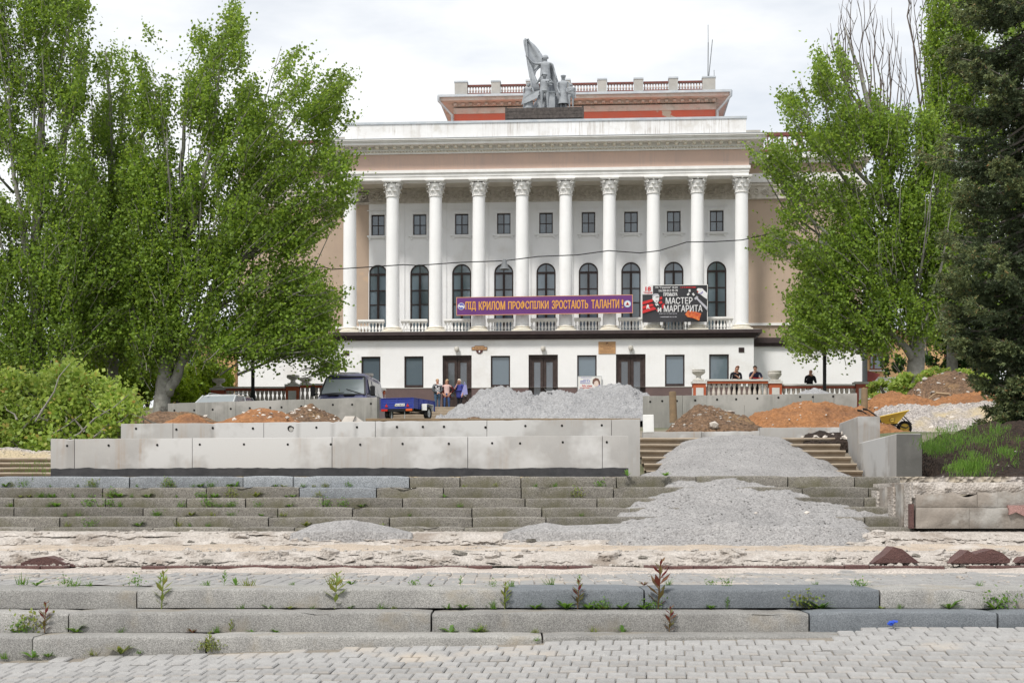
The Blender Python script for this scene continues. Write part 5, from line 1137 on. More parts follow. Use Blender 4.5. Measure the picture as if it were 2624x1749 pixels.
bag = thing('shoulder_bag', 'large lilac bag hanging at the side of the woman in blue', 'bag', (X_(1189, Yw), Yw - .16, zt + .86)); q = MB(); q.prism([(-.17,-.02),(.20,.05),(.14,.52),(.02,.56)], -.05, .06); q.build('pouch', mt['lilac'], bag); q = MB(); q.tube([(.02, 0, .55), (.02, .06, .70), (.10, .06, .56)], .012); q.build('strap', mt['lilac'], bag)
# men leaning on the balustrade
zm = 4.98; Ym = 60.42
J, E = skeleton(1.74, 1.05, 28, {'L': ((.22, -.20, 1.10), (.02, -.28, 1.24)), 'R': ((.24, -.20, 1.10), (.06, -.30, 1.10))}, .10, (.035, -.02))
person('auburn-haired person in a black shirt leaning on the rail, chin on hand', (X_(1884, Ym), Ym, zm), R(0), J, E, 'blackcl', 'blackcl', .8, 'hairr', .05, 1.0)
J, E = skeleton(1.76, 1.12, 30, {'L': ((.30, -.14, 1.12), (.10, -.30, 1.09)), 'R': ((.24, -.26, 1.10), (.08, -.26, 1.44))}, .10, (-.035, -.03))
p = person('dark-haired man in a navy T-shirt leaning on the rail, hand over his mouth', (X_(1933, Ym), Ym, zm), R(0), J, E, 'navycl', 'blackcl', .35, 'haird', -.01, .97)
q = MB(); q.tube([J['chest'][0] + Vector((-.12, -.13, -.10)), J['chest'][0] + Vector((.05, -.15, -.12)), J['chest'][0] + Vector((.19, -.08, -.09))], .022); q.build('shirt_stripe', mt['redstripe'], p)
J, E = skeleton(1.70, 1.0, 22, {'L': ((.24, -.18, 1.10), (.0, -.26, 1.42)), 'R': ((.24, -.18, 1.10), (.02, -.26, 1.40))}, .10, (0, -.02))
person('balding man in a dark shirt behind the lower balustrade, hands at his face', (X_(2074, Ym), Ym, 4.86), R(0), J, E, 'blackcl', 'blackcl', 1., None, 0)

# the sculpted figures
def sfig(x, y, z, sc, J, E, name, cap=None, low=0.):
    for n_ in ('jaw', 'brow', 'crown'): J[n_] = (J[n_][0], tuple(v * 1.3 for v in J[n_][1]))
    r = skin(name, J, E, 'pelvis', SROOT, None, [mt['statue']], 1); r.location = (x, y, z); r.scale = (sc * 1.14, sc * 1.14, sc)
    if cap:
        q = MB(); c = J['brow'][0]
        if cap == 'helmet': q.lathe([(.135, -.02), (.125, .03), (.10, .085), (.05, .12), (0, .13)], 12, tuple(c + Vector((0, .01, .02))))
        elif cap == 'cap': q.lathe([(.108, .0), (.108, .045), (.128, .07), (.115, .10), (0, .108)], 12, tuple(c + Vector((0, 0, .02)))); q.box(c.x - .07, c.x + .07, c.y - .15, c.y - .07, c.z + .015, c.z + .03)
        elif cap == 'hardhat': q.lathe([(.14, .0), (.115, .01), (.11, .06), (.06, .11), (0, .115)], 12, tuple(c + Vector((0, 0, .02))))
        else: q.lathe([(.10, -.10), (.112, -.02), (.10, .07), (0, .12)], 12, tuple(c + Vector((0, .015, .01))))
        q.build('headgear', mt['statue'], r, smooth=True)
    return r
def skirt(parent, J, z0, grow=.03, name='coat_skirt', w=1.5):
    pv = J['waist'][0]; q = MB(); n = 18; prof = [(1.1, pv.z + .1, 0), (1.15, pv.z - .1, .02), (w, z0, .05)]; vs = []
    for s_, z, fo in prof:
        for k in range(n): t = 2*math.pi*k/n; r = 1 + fo * math.sin(k * 2.6); vs.append((pv.x + .16 * s_ * r * math.cos(t), pv.y + .13 * s_ * r * math.sin(t), z))
    q.add(vs, [(i*n+k, i*n+(k+1)%n, (i+1)*n+(k+1)%n, (i+1)*n+k) for i in range(2) for k in range(n)]); return q.build(name, mt['statue'], parent, smooth=2)
J, E = skeleton(1.72, 1.35, 0, {'L': ((.34, .08, 1.15), (.40, .02, .88)), 'R': ((.46, -.05, 1.40), (.66, -.12, 1.62))}, .12, (0, -.01), fingers=True)
ld = sfig(.02, .22, .92, 1.22, J, E, 'soldier_figure', 'helmet'); skirt(ld, J, .42, w=1.4)
q = MB(); n_ = 12; vs = []                         # cape flowing down to the right
for i in range(n_ + 1):
    t = i / n_
    for j in range(7):
        u = j / 6; vs.append((lerp(lerp(-.15, .30, u), lerp(.15, .92, u), t ** 1.3) + .02*math.sin(j*3), .14 + .10 * math.sin(u * 3.1) + .05 * math.sin(j * 2.2 + t * 3) + .15 * t, lerp(1.42, -.25, t)))
q.add(vs, [(i*7+j, i*7+j+1, (i+1)*7+j+1, (i+1)*7+j) for i in range(n_) for j in range(6)]); cp = q.build('cape', mt['statue'], ld, smooth=2); cp.modifiers.new('t', 'SOLIDIFY').thickness = .05
# tall furled flag rising to the left
q = MB(); out_ = [(-.86, 1.95), (-1.02, 2.95), (-1.12, 3.65), (-1.08, 3.98), (-.98, 4.02), (-.80, 3.92), (-.55, 3.72), (-.32, 3.42), (-.12, 3.10), (-.02, 2.85), (-.05, 2.5), (-.30, 2.45)]
nu, nv = 16, 18; vs = []
for i in range(nv + 1):
    t = i / nv; z = lerp(1.9, 4.02, t); xl = interp([(1.9, -.86), (2.6, -.98), (3.4, -1.10), (3.9, -1.11), (4.02, -1.03)], z); xr = interp([(1.9, -.62), (2.3, -.45), (2.6, -.05), (2.9, .0), (3.1, -.12), (3.45, -.34), (3.75, -.57), (3.95, -.82), (4.02, -.95)], z)
    for j in range(nu + 1):
        u = j / nu; x = lerp(xl, xr, u); vs.append((x, .25 + .10 * math.sin(u * 9 + z * 1.3) * (1 - .3*u) + .12 * u, z))
q.add(vs, [(i*(nu+1)+j, i*(nu+1)+j+1, (i+1)*(nu+1)+j+1, (i+1)*(nu+1)+j) for i in range(nv) for j in range(nu)]); fg = q.build('flag', mt['statue'], SROOT, smooth=2); fg.modifiers.new('t', 'SOLIDIFY').thickness = .10
q = MB(); q.tube([(-1.05, .22, 3.95), (-.92, .10, 2.8), (-.72, -.02, 1.3), (-.56, -.05, .5)], .045, 7); q.build('staff', mt['statue'], fg)
q = MB()
for k in range(5): q.tube([(-.90 + .05*k, .15 + .03*k, 2.75 - .1*k), (-.80 + .03*k, .10, 2.1), (-.66 + .07*k, .08, 1.35), (-.62 + .08*k, .1, .95)], [.05, .08, .09, .05], 7)
q.build('hanging_folds', mt['statue'], fg, smooth=2)
J, E = skeleton(1.72, 1.35, 0, {'L': ((.27, -.08, 1.12), (.14, -.22, 1.22)), 'R': ((.36, -.06, 1.22), (.16, -.12, 1.58))}, .13, (0, -.02))
mn = sfig(.0, -.30, 0, 1.10, J, E, 'miner_figure', 'hardhat'); skirt(mn, J, .86, w=1.2)
q = MB()
for k in range(26): a, r_ = random.uniform(0, 6.28), random.random() ** .5 * .15; q.lathe([(0, -.04), (.045, 0), (0, .045)], 6, (.24 + r_ * math.cos(a), -.24 - .04*random.random(), 1.22 + r_ * math.sin(a)))
q.build('bouquet', mt['statue'], mn, smooth=True)
J, E = skeleton(1.60, 1.3, 6, {'L': ((.30, -.10, 1.12), (.40, -.20, .98)), 'R': ((.26, .04, 1.10), (.27, -.02, .86))}, .09, (.02, -.01))
wm = sfig(-.90, -.15, .0, .90, J, E, 'woman_figure', 'scarf'); skirt(wm, J, .05, w=1.9)
q = MB(); q.add([(-.20, -.24, .80), (.20, -.27, .98), (.62, -.24, 1.08), (.52, -.27, .62), (.10, -.28, .40), (-.36, -.22, .22), (-.30, -.24, .55)], [(0, 1, 2, 3, 4, 5, 6)]); bl = q.build('banner_cloth', mt['statue'], wm); bl.modifiers.new('t', 'SOLIDIFY').thickness = .06
J, E = skeleton(1.74, 1.35, 0, {'L': ((.27, .0, 1.12), (.26, -.08, .90)), 'R': ((.27, -.02, 1.12), (.20, -.14, .92))}, .10)
of = sfig(1.02, .0, .0, 1.06, J, E, 'officer_figure', 'cap'); skirt(of, J, .30, w=1.6)
J, E = skeleton(1.40, 1.35, 0, {'L': ((.24, .02, 1.12), (.25, -.04, .86)), 'R': ((.26, -.10, 1.12), (.05, -.20, 1.14))}, .10)
by = sfig(1.46, -.22, .0, .98, J, E, 'child_figure', None); q = MB(); q.lathe([(0, -.07), (.07, -.02), (.07, .03), (0, .07)], 10, (-.02, -.24, .93)); q.build('held_bundle', mt['statue'], by, smooth=True)
q = MB(); q.cbox(.22, .58, -.32, .15, 0, .92, .02); q.box(.18, .62, -.36, .18, .86, .95); q.build('pillar', mt['statue'], SROOT)
q = MB(); vs = []
for i in range(7):
    for k in range(16): t = 2*math.pi*k/16; r_ = (1.0 - .09*i) * (1 + .18 * fbm(math.cos(t)*2, math.sin(t)*2, i*.5)); vs.append((.25 + 1.12*r_*math.cos(t), .38 + .30*r_*math.sin(t), i*.175))
q.add(vs, [(i*16+k, i*16+(k+1)%16, (i+1)*16+(k+1)%16, (i+1)*16+k) for i in range(6) for k in range(16)] + [tuple(96 + k for k in range(16))]); q.build('rock_base', mt['statue'], SROOT)
# ---------------------------------------------------------------- entrance steps and raised terraces
es = tag(link('entrance_steps', None), kind='structure')
for k in range(5):
    y = 66.8 + .55 * k; zt = Z_(1069 - 6.75 * k, y)
    q = MB(); q.cbox(-6.2, 9.2, y, 71, zt - .16, zt, .02); q.box(-6.2, 9.2, y + .04, 71, zt - .6, zt - .16); q.build('step', mt['flight'], es)
q = MB(); q.box(8.4, 16.2, 60.15, 76.5, 2.5, 4.98); q.box(14.9, 19., 60.25, 76.4, 2.5, 4.86); q.box(-14, -5.6, 60.3, 78., 2.5, 4.75)
tag(q.build('terrace', mt['grey']), kind='structure')
# ---------------------------------------------------------------- balustrades
bal_fat = {}
def balmesh(h, r, mat):
    key = (round(h, 2), r, mat)
    if key not in bal_fat:
        q = MB(); q.box(-r*.8, r*.8, -r*.8, r*.8, 0, h*.09); q.lathe([(r*.7, h*.09), (r*.62, h*.2), (r*.75, h*.3), (r, h*.42), (r*.92, h*.55), (r*.6, h*.72), (r*.55, h*.78), (r*.85, h*.83), (r*.85, h*.9)], 10); q.box(-r*.8, r*.8, -r*.8, r*.8, h*.9, h); bal_fat[key] = q.mesh('baluster', mt[mat], True)
    return bal_fat[key]
def balustrade(label, A, B, z0, ztop, n, railmat='orangep', group=None):
    ax = B - A; L = ax.length; root = thing('balustrade', label, 'balustrade', (A.x, A.y, z0), math.atan2(ax.y, ax.x), group); H = ztop - z0
    q = MB(); q.box(0, L, -.18, .18, H - .07, H); q.build('coping', mt['whitep'], root)
    q = MB(); q.box(0, L, -.14, .14, H - .17, H - .072); q.build('rail', mt[railmat], root)
    q = MB(); q.box(0, L, -.15, .15, 0, .10); q.build('bottom_rail', mt['whitep'], root)
    bm2 = balmesh(H - .27, .085, 'balstone')
    for k in range(n): link('baluster', bm2, root, (L * (k + .5) / n, 0, .10))
    return root
def pedestal(label, px0, px1, Y, z0, ztop, mat='orangep', dep=.5):
    x0, x1 = X_(px0, Y), X_(px1, Y); w = x1 - x0; root = thing('pedestal', label, 'pedestal', ((x0 + x1)/2, Y, z0)); H = ztop - z0
    q = MB(); q.box(-w/2, w/2, -dep/2, dep/2, 0, H - .10); q.build('shaft', mt[mat], root)
    q = MB(); q.box(-w*.30, w*.30, -dep/2 - .012, -dep/2 + .01, H*.25, H - .28); q.box(-w/2 - .012, -w/2 + .01, -dep*.3, dep*.3, H*.25, H - .28); q.box(w/2 - .01, w/2 + .012, -dep*.3, dep*.3, H*.25, H - .28); q.build('panel', mt['whitep'], root)
    q = MB(); q.box(-w/2 - .04, w/2 + .04, -dep/2 - .04, dep/2 + .04, H - .10, H); q.build('cap', mt['whitep'] if mat == 'orangep' else mt['grey'], root)
    return root
def vase(label, px, py0, py1, wpx, Y, kind='vase', mat='vase'):
    zb, zt = Z_(py1, Y), Z_(py0, Y); H = zt - zb; r = wpx / F * Y / 2
    root = thing('stone_vase', label, 'vase', (X_(px, Y), Y, zb))
    q = MB(); q.box(-r*.72, r*.72, -r*.72, r*.72, 0, H*.14); q.build('plinth', mt[mat], root)
    q = MB()
    if kind == 'vase': q.lathe([(r*.62, H*.14), (r*.42, H*.24), (r*.34, H*.40), (r*.42, H*.50), (r*.85, H*.66), (r, H*.80), (r*.98, H*.86), (r*.90, H*.88), (r*.96, H*.93), (r*.96, H), (r*.80, H), (r*.5, H*.8)], 18)
    else: q.lathe([(r*.5, H*.14), (r*.62, H*.3), (r*.95, H*.55), (r, H*.72), (r*.9, H*.78), (r*.97, H*.86), (r*.95, H), (r*.75, H), (r*.4, H*.8)], 18)
    q.build('bowl', mt[mat], root, smooth=True)
Yb = 60.0
pedestal('orange pedestal with white panel under a pale vase at the right stair head', 1775, 1807, Yb, 4.4, Z_(977, Yb)); pedestal('orange pedestal with white panel between the two right balustrades', 1969, 2001, Yb, 4.4, Z_(977, Yb)); pedestal('grey-capped orange end pedestal of the low right balustrade', 2190, 2226, Yb + .1, 4.0, Z_(978, Yb), 'rosered')
balustrade('balustrade with orange rail and pale balusters where two people lean', Vector((X_(1809, Yb), Yb, 0)), Vector((X_(1967, Yb), Yb, 0)), 4.98, Z_(972, Yb), 12)
balustrade('low balustrade with dull red rail running towards the lamp post', Vector((X_(2003, Yb), Yb + .05, 0)), Vector((X_(2189, Yb), Yb + .05, 0)), 4.60, Z_(984, Yb), 15, 'rosered')
vase('white footed vase on the orange pedestal at the right stair head', 1790, 947, 976, 35, Yb); vase('weathered squat vase on the pedestal between the right balustrades', 1985, 950, 976, 36, Yb, 'bowl')
Yc = 60.2
pedestal('orange pedestal at the far left end beside the parked car', 543, 577, Yc, 4.2, Z_(994, Yc), 'rosered'); pedestal('orange pedestal with pale panel left of the van', 734, 768, Yc, 4.2, Z_(985, Yc))
balustrade('left balustrade with red rail and flaking balusters behind the lamp post', Vector((X_(579, Yc), Yc, 0)), Vector((X_(732, Yc), Yc, 0)), 4.78, Z_(991, Yc), 14, 'rosered')
balustrade('left balustrade partly hidden by the van', Vector((X_(770, Yc), Yc, 0)), Vector((X_(921, Yc), Yc + .1, 0)), 4.78, Z_(983, Yc), 13)
vase('grey bowl vase on the far left pedestal', 561, 970, 993, 34, Yc); vase('pale bowl vase on the pedestal left of the van', 751, 961, 985, 34, Yc); vase('low round bowl vase behind the left balustrade', 783, 968, 982, 33, 63., 'bowl')
pedestal('orange pedestal right of the van under a cream vase', 924, 956, Yc + .1, 4.2, Z_(981, Yc)); vase('cream vase above the right side of the van', 940, 957, 980, 35, Yc + .1)
pedestal('orange pedestal beside the trailer at the foot of the stair balustrade', 966, 986, 65.5, 4.2, Z_(995, 65.5))
balustrade('short sloping stair balustrade between van and trailer', Vector((X_(953, Yc), Yc + .5, 0)), Vector((X_(972, 65.2), 65.2, 0)), 4.75, Z_(987, 62.5), 7)

# ---------------------------------------------------------------- vehicles
def wheel(parent, x, y, z, r, w, axis='X', rim='galv'):
    A = Matrix.Translation((x, y, z)) @ (Matrix.Rotation(R(90), 4, 'Y') if axis == 'X' else Matrix.Rotation(R(90), 4, 'X'))
    q = MB(); q.lathe([(r*.62, -w/2), (r*.92, -w/2), (r, -w*.3), (r, w*.3), (r*.92, w/2), (r*.62, w/2)], 20, M=A, cap=False); wh = q.build('wheel', mt['rubber'], parent, smooth=True)
    q = MB(); q.lathe([(0, -w*.42), (r*.2, -w*.44), (r*.22, -w*.3), (r*.62, -w*.36), (r*.62, w*.36), (r*.22, w*.3), (r*.2, w*.44), (0, w*.42)], 20, M=A, cap=False); q.build('rim', mt[rim], wh, smooth=True)
    return wh
def loft(secs, closed=True):                      # secs: list of rings (same count)
    q = MB(); n = len(secs[0]); vs = [v for s in secs for v in s]
    q.add(vs, [(i*n+k, i*n+(k+1)%n, (i+1)*n+(k+1)%n, (i+1)*n+k) for i in range(len(secs)-1) for k in range(n)] + [tuple(range(n)), tuple((len(secs)-1)*n + k for k in range(n))[::-1]]); return q
# van: front (y=0) faces the camera
Yv = 55.5; van = thing('minivan', 'navy blue van with grey windscreen parked behind the left concrete wall', 'van', (X_(868, Yv), Yv, zg(X_(868, Yv), Yv) + .22), R(-5))
def vsec(y, wl, wr_, zs, zr):                    # lower half width, roof half width, sill z, roof z
    return [(-wl, y, .35), (-wl, y, zs), (-wr_, y, zr - .10), (-wr_ + .14, y, zr), (wr_ - .14, y, zr), (wr_, y, zr - .10), (wl, y, zs), (wl, y, .35)]
loft([vsec(0, .80, .78, .75, .95), vsec(.08, .93, .90, .9, 1.06), vsec(.62, .98, .95, 1.10, 1.22), vsec(.78, .98, .95, 1.2, 1.30), vsec(1.42, .99, .80, 1.28, 2.10), vsec(1.75, .99, .80, 1.28, 2.20), vsec(4.6, .99, .80, 1.28, 2.18), vsec(4.8, .97, .78, 1.25, 2.08)]).build('body', mt['vanblue'], van, smooth=True)
ws = MB(); ws.add([(-.86, .735, 1.30), (.86, .735, 1.30), (.74, 1.345, 2.0), (-.74, 1.345, 2.0)], [(0, 1, 2, 3)]); o = ws.build('windscreen', mt['glassc'], van)
q = MB()
for a, c in (((-.90, .73, 1.28), (-.77, 1.35, 2.03)), ((.90, .73, 1.28), (.77, 1.35, 2.03)), ((-.90, .72, 1.28), (.90, .72, 1.28)), ((-.77, 1.35, 2.03), (.77, 1.35, 2.03))): q.tube([a, c], .035, 6)
q.build('windscreen_seal', mt['vangrey'], van)
q = MB(); q.box(-.55, -.12, .45, .66, 1.225, 1.25); q.box(.08, .52, .45, .66, 1.225, 1.25); q.build('bonnet_vent', mt['black'], van)
for a, c in (((-.70, .72, 1.31), (.05, .78, 1.36)), ((.12, .86, 1.50), (.78, .71, 1.30))): q = MB(); q.tube([a, c], .016, 5); q.build('wiper', mt['black'], van)
for e in (-1, 1):
    q = MB(); q.cbox(e*1.20 - .09, e*1.20 + .09, .70, .80, 1.22, 1.62, .03); mi = q.build('side_mirror', mt['black'], van, smooth=True); q = MB(); q.tube([(e*.98, .80, 1.30), (e*1.14, .76, 1.32)], .025, 5); q.build('mirror_arm', mt['black'], mi)
    q = MB(); q.add([(e*.995, 1.30, 1.35), (e*.995, 2.15, 1.35), (e*.85, 2.15, 1.95), (e*.85, 1.62, 1.95)], [(0, 1, 2, 3)]); q.build('side_window', mt['glassd'], van)
    q = MB(); q.add([(e*.995, 2.35, 1.35), (e*.995, 4.3, 1.35), (e*.85, 4.3, 1.95), (e*.85, 2.35, 1.95)], [(0, 1, 2, 3)]); q.build('side_window', mt['glassd'], van)
    q = MB(); q.cbox(e*.68 - .18, e*.68 + .18, -.02, .10, .72, .92, .03); q.build('headlight', mt['glassc'], van)
    for y in (.85, 3.7): wheel(van, e * .86, y, .34, .34, .22)
q = MB(); q.box(-.45, .45, -.03, .05, .55, .85); q.build('grille', mt['black'], van); q = MB(); q.cbox(-.95, .95, -.08, .10, .36, .54, .03); q.build('bumper', mt['vangrey'], van)
q = MB(); q.cbox(-.38, .42, 1.95, 2.7, 2.19, 2.27, .03); q.build('roof_hatch', mt['galv'], van)
q = MB(); q.cbox(-.62, -.20, 1.45, 1.6, 1.32, 1.95, .05); q.cbox(.12, .60, 1.45, 1.6, 1.32, 1.9, .05); q.build('seats', mt['vangrey'], van)
def car(label, px, Y, rz, paint, dz=0.):
    root = thing('parked_car', label, 'car', (X_(px, Y), Y, zg(X_(px, Y), Y) + dz), rz)
    def sec(y, w, z0, z1): return [(-w, y, .28), (-w*1.02, y, z0), (-w*.93, y, z1), (w*.93, y, z1), (w*1.02, y, z0), (w, y, .28)]
    loft([sec(0, .70, .55, .68), sec(.12, .80, .6, .78), sec(1.1, .84, .68, .95), sec(1.9, .85, .7, .98), sec(3.6, .85, .7, 1.0), sec(4.05, .80, .65, .95), sec(4.15, .72, .6, .8)]).build('body', mt[paint], root, smooth=True)
    def cab(y, w, z): return [(-w, y, z), (w, y, z)]
    ring_ = [(-.80, 1.15, .95), (.80, 1.15, .95), (.62, 1.95, 1.42), (-.62, 1.95, 1.42), (-.62, 3.2, 1.44), (.62, 3.2, 1.44), (.78, 4.0, .98), (-.78, 4.0, .98)]
    q = MB(); q.add([(-.66, 1.78, 1.40), (.66, 1.78, 1.40), (.68, 3.35, 1.40), (-.68, 3.35, 1.40), (-.56, 1.95, 1.47), (.56, 1.95, 1.47), (.58, 3.2, 1.48), (-.58, 3.2, 1.48)], [(4,5,6,7), (0,1,5,4), (1,2,6,5), (2,3,7,6), (3,0,4,7), (3,2,1,0)]); q.build('roof', mt[paint], root, smooth=True)
    q = MB(); q.add([(-.78, 1.12, .97), (.78, 1.12, .97), (.63, 1.78, 1.40), (-.63, 1.78, 1.40)], [(0,1,2,3)]); q.build('windscreen', mt['glassc'], root)
    q = MB(); q.add([(.76, 3.95, 1.0), (-.76, 3.95, 1.0), (-.64, 3.35, 1.40), (.64, 3.35, 1.40)], [(0,1,2,3)]); q.build('rear_window', mt['glassd'], root)
    for e in (-1, 1):
        q = MB(); q.add([(e*.82, 1.2, .98), (e*.82, 3.9, 1.0), (e*.69, 3.33, 1.40), (e*.69, 1.82, 1.40)], [(0,1,2,3)]); q.build('side_window', mt['glassd'], root)
        for a, c in (((e*.81, 1.12, .97), (e*.67, 1.78, 1.41)), ((e*.82, 2.55, .99), (e*.70, 2.55, 1.41)), ((e*.80, 3.95, 1.0), (e*.68, 3.35, 1.41))): q = MB(); q.tube([a, c], .035, 6); q.build('pillar', mt[paint], root)
        q = MB(); q.tube([(e*.52, 1.95, 1.49), (e*.54, 2.1, 1.54), (e*.54, 3.1, 1.55), (e*.53, 3.25, 1.50)], .018, 5); q.build('roof_rail', mt['galv'], root)
        q = MB(); q.cbox(e*.92 - .08, e*.92 + .08, 1.45, 1.55, .98, 1.12, .02); q.build('side_mirror', mt[paint], root)
        q = MB(); q.cbox(e*.6 - .14, e*.6 + .14, -.01, .1, .58, .7, .02); q.build('headlight', mt['glassc'], root)
        for y in (.75, 3.3): wheel(root, e * .76, y, .30, .30, .19)
    q = MB(); q.cbox(-.35, .35, -.03, .05, .42, .56, .02); q.build('grille', mt['black'], root)
    return root
car('silver car with roof rails behind the far left end of the concrete wall', 512, 53.0, R(-12), 'carwhite', .10); car('dark blue car almost hidden behind the left concrete wall', 712, 53.5, R(8), 'carblue', -.17)

# trailer
Yt = 55.0; tr = thing('car_trailer', 'blue box trailer with white mudguard beside the concrete wall end', 'trailer', (X_(1018, Yt), Yt, Z_(1073, Yt)), R(-20))
tr.scale = (.9,) * 3; W_, L_, z0, z1 = .75, 2.3, .45, .88
for nm, a in (('tailboard', (-W_, W_, 0, .03)), ('headboard', (-W_, W_, L_ - .03, L_)), ('side_board', (-W_, -W_ + .03, .03, L_ - .03)), ('side_board', (W_ - .03, W_, .03, L_ - .03))): q = MB(); q.box(*a, z0, z1); q.build(nm, mt['trblue'], tr)
q = MB(); q.box(-W_ + .03, W_ - .03, .03, L_ - .03, z0, z0 + .03); q.build('floor', mt['beam'], tr)
for z in (.55, .66, .77):
    q = MB(); q.box(-W_ + .03, W_ - .03, -.012, -.001, z, z + .03); q.box(W_ + .001, W_ + .012, .05, L_ - .05, z, z + .03); q.box(-W_ - .012, -W_ - .001, .05, L_ - .05, z, z + .03); q.build('pressed_rib', mt['trblue'], tr)
for x in (-W_, 0, W_): q = MB(); q.box(x - .025, x + .025, -.02, -.002, z0 - .02, z1 + .01); q.build('upright', mt['trblue'], tr)
for y in (.6, 1.15, 1.7, L_): q = MB(); q.box(W_ + .002, W_ + .022, y - .025, y + .025, z0 - .02, z1 + .01); q.build('upright', mt['trblue'], tr)
q = MB(); q.box(-W_ - .02, W_ + .02, -.03, .05, z1, z1 + .025); q.box(W_ - .03, W_ + .02, .05, L_, z1, z1 + .025); q.box(-W_ - .02, -W_ + .03, .05, L_, z1, z1 + .025); q.build('top_rim', mt['trblue'], tr)
q = MB(); q.box(-W_, W_, -.03, .04, .33, .44); q.box(-.5, -.44, 0, L_, .35, .45); q.box(.44, .5, 0, L_, .35, .45); q.tube([(-.8, 1.15, .30), (.8, 1.15, .30)], .035); q.tube([(-.4, L_, .40), (0, L_ + 1.0, .40), (.4, L_, .40)], .035); q.build('chassis', mt['black'], tr)
for e in (-1, 1):
    q = MB(); q.prism([(e*.50 - .08, .52), (e*.50 + .08, .52), (e*.50, .66)], -.035, -.021); q.build('reflector_triangle', mt['redl'], tr)
    q = MB(); q.cbox(e*.58 - .15, e*.58 + .15, -.08, -.031, .33, .43, .01); q.build('tail_light', mt['orl'] if e > 0 else mt['redl'], tr)
    wheel(tr, e * .92, 1.15, .29, .29, .17)
    q = MB(); q.box(e*.92 - .12, e*.92 + .12, .78, .80, .40, .66); q.box(e*.92 - .12, e*.92 + .12, .80, 1.5, .655, .68); q.box(e*.92 - .12, e*.92 + .12, 1.5, 1.52, .40, .66); q.build('mudguard', mt['white'], tr)
    q = MB(); q.tube([(e*.3, .1, .35), (e*.3, .1, .02)], .018, 5); q.build('prop_stand', mt['galv'], tr)
q = MB(); q.box(-.10, .36, -.034, -.022, .55, .66); np_ = q.build('number_plate', mt['white'], tr); text('AE 4380 XP', -.055, .34, .575, .635, -.037, mt['ink'], np_, 'lettering', .02)
q = MB(); q.box(-.10, -.068, -.0375, -.0345, .552, .605); q.build('plate_flag', mt['plateyel'], np_); q = MB(); q.box(-.10, -.068, -.0375, -.0345, .605, .658); q.build('plate_flag', mt['plateblue'], np_)

# wheelbarrow
Yq = 34.0; wb = thing('wheelbarrow', 'yellow wheelbarrow with black frame standing behind the wing wall', 'wheelbarrow', (X_(2290, Yq), Yq, Z_(1112, Yq)))
s = Yq / F; bx_ = lambda a: ((a / 10.695 + 2180) - 2290) * s
bz_ = lambda c: (1112 - (c / 10.695 + 1000)) * s
def ring2(y, k=1.): return y
top = [(680, 745), (1500, 565)]; bot = [(790, 930), (1230, 915)]
q = MB(); hw1, hw0 = .30, .20
vs = [(bx_(700), -hw1, bz_(745)), (bx_(1490), -hw1, bz_(570)), (bx_(1490), hw1, bz_(570)), (bx_(700), hw1, bz_(745)), (bx_(800), -hw0, bz_(930)), (bx_(1220), -hw0, bz_(915)), (bx_(1220), hw0, bz_(915)), (bx_(800), hw0, bz_(930))]
q.add(vs, [(4,5,1,0), (5,6,2,1), (6,7,3,2), (7,4,0,3), (7,6,5,4)]); o = q.build('tray', mt['baryel'], wb); o.modifiers.new('t', 'SOLIDIFY').thickness = .012
q = MB(); q.tube([vs[0], vs[1], vs[2], vs[3], vs[0]], .018, 6); q.build('tray_rim', mt['baryel'], wb)
for e in (-1, 1):
    q = MB(); q.tube([(bx_(270), e*.26, bz_(540)), (bx_(400), e*.26, bz_(555)), (bx_(600), e*.24, bz_(690)), (bx_(720), e*.22, bz_(780)), (bx_(790), e*.20, bz_(945)), (bx_(1230), e*.17, bz_(935)), (bx_(1380), e*.12, bz_(1010)), (bx_(1480), e*.10, bz_(1030))], .017, 7); fr = q.build('frame_tube', mt['black'], wb, smooth=True)
    q = MB(); q.tube([(bx_(255), e*.26, bz_(520)), (bx_(380), e*.26, bz_(545))], .024, 7); q.build('grip', mt['rubber'], fr)
    q = MB(); q.tube([(bx_(720), e*.24, bz_(770)), (bx_(760), e*.24, bz_(900)), (bx_(800), e*.24, bz_(1170))], .017, 6); q.build('leg', mt['black'], wb); q = MB(); q.tube([(bx_(1170), e*.20, bz_(940)), (bx_(1080), e*.22, bz_(1020)), (bx_(1010), e*.24, bz_(1170))], .016, 6); q.build('leg', mt['black'], wb)
    q = MB(); q.tube([(bx_(1400), e*.15, bz_(710)), (bx_(1640), e*.10, bz_(930)), (bx_(1490), e*.10, bz_(1030))], .014, 6); q.build('wheel_stay', mt['black'], wb)
wheel(wb, bx_(1470), 0, bz_(1030), .178, .085, 'Y', 'baryel')
lg = disc(.058, -.262, 'ink', wb, bx_(1055), bz_(818), 'logo_ring', 24)
lg.rotation_euler = (0, 0, 0); disc(.050, -.264, 'baryel', lg, bx_(1055), bz_(818), 'logo_field', 24); text('BAM', bx_(1010), bx_(1105), bz_(835), bz_(800), -.266, mt['ink'], lg, 'lettering', .04)

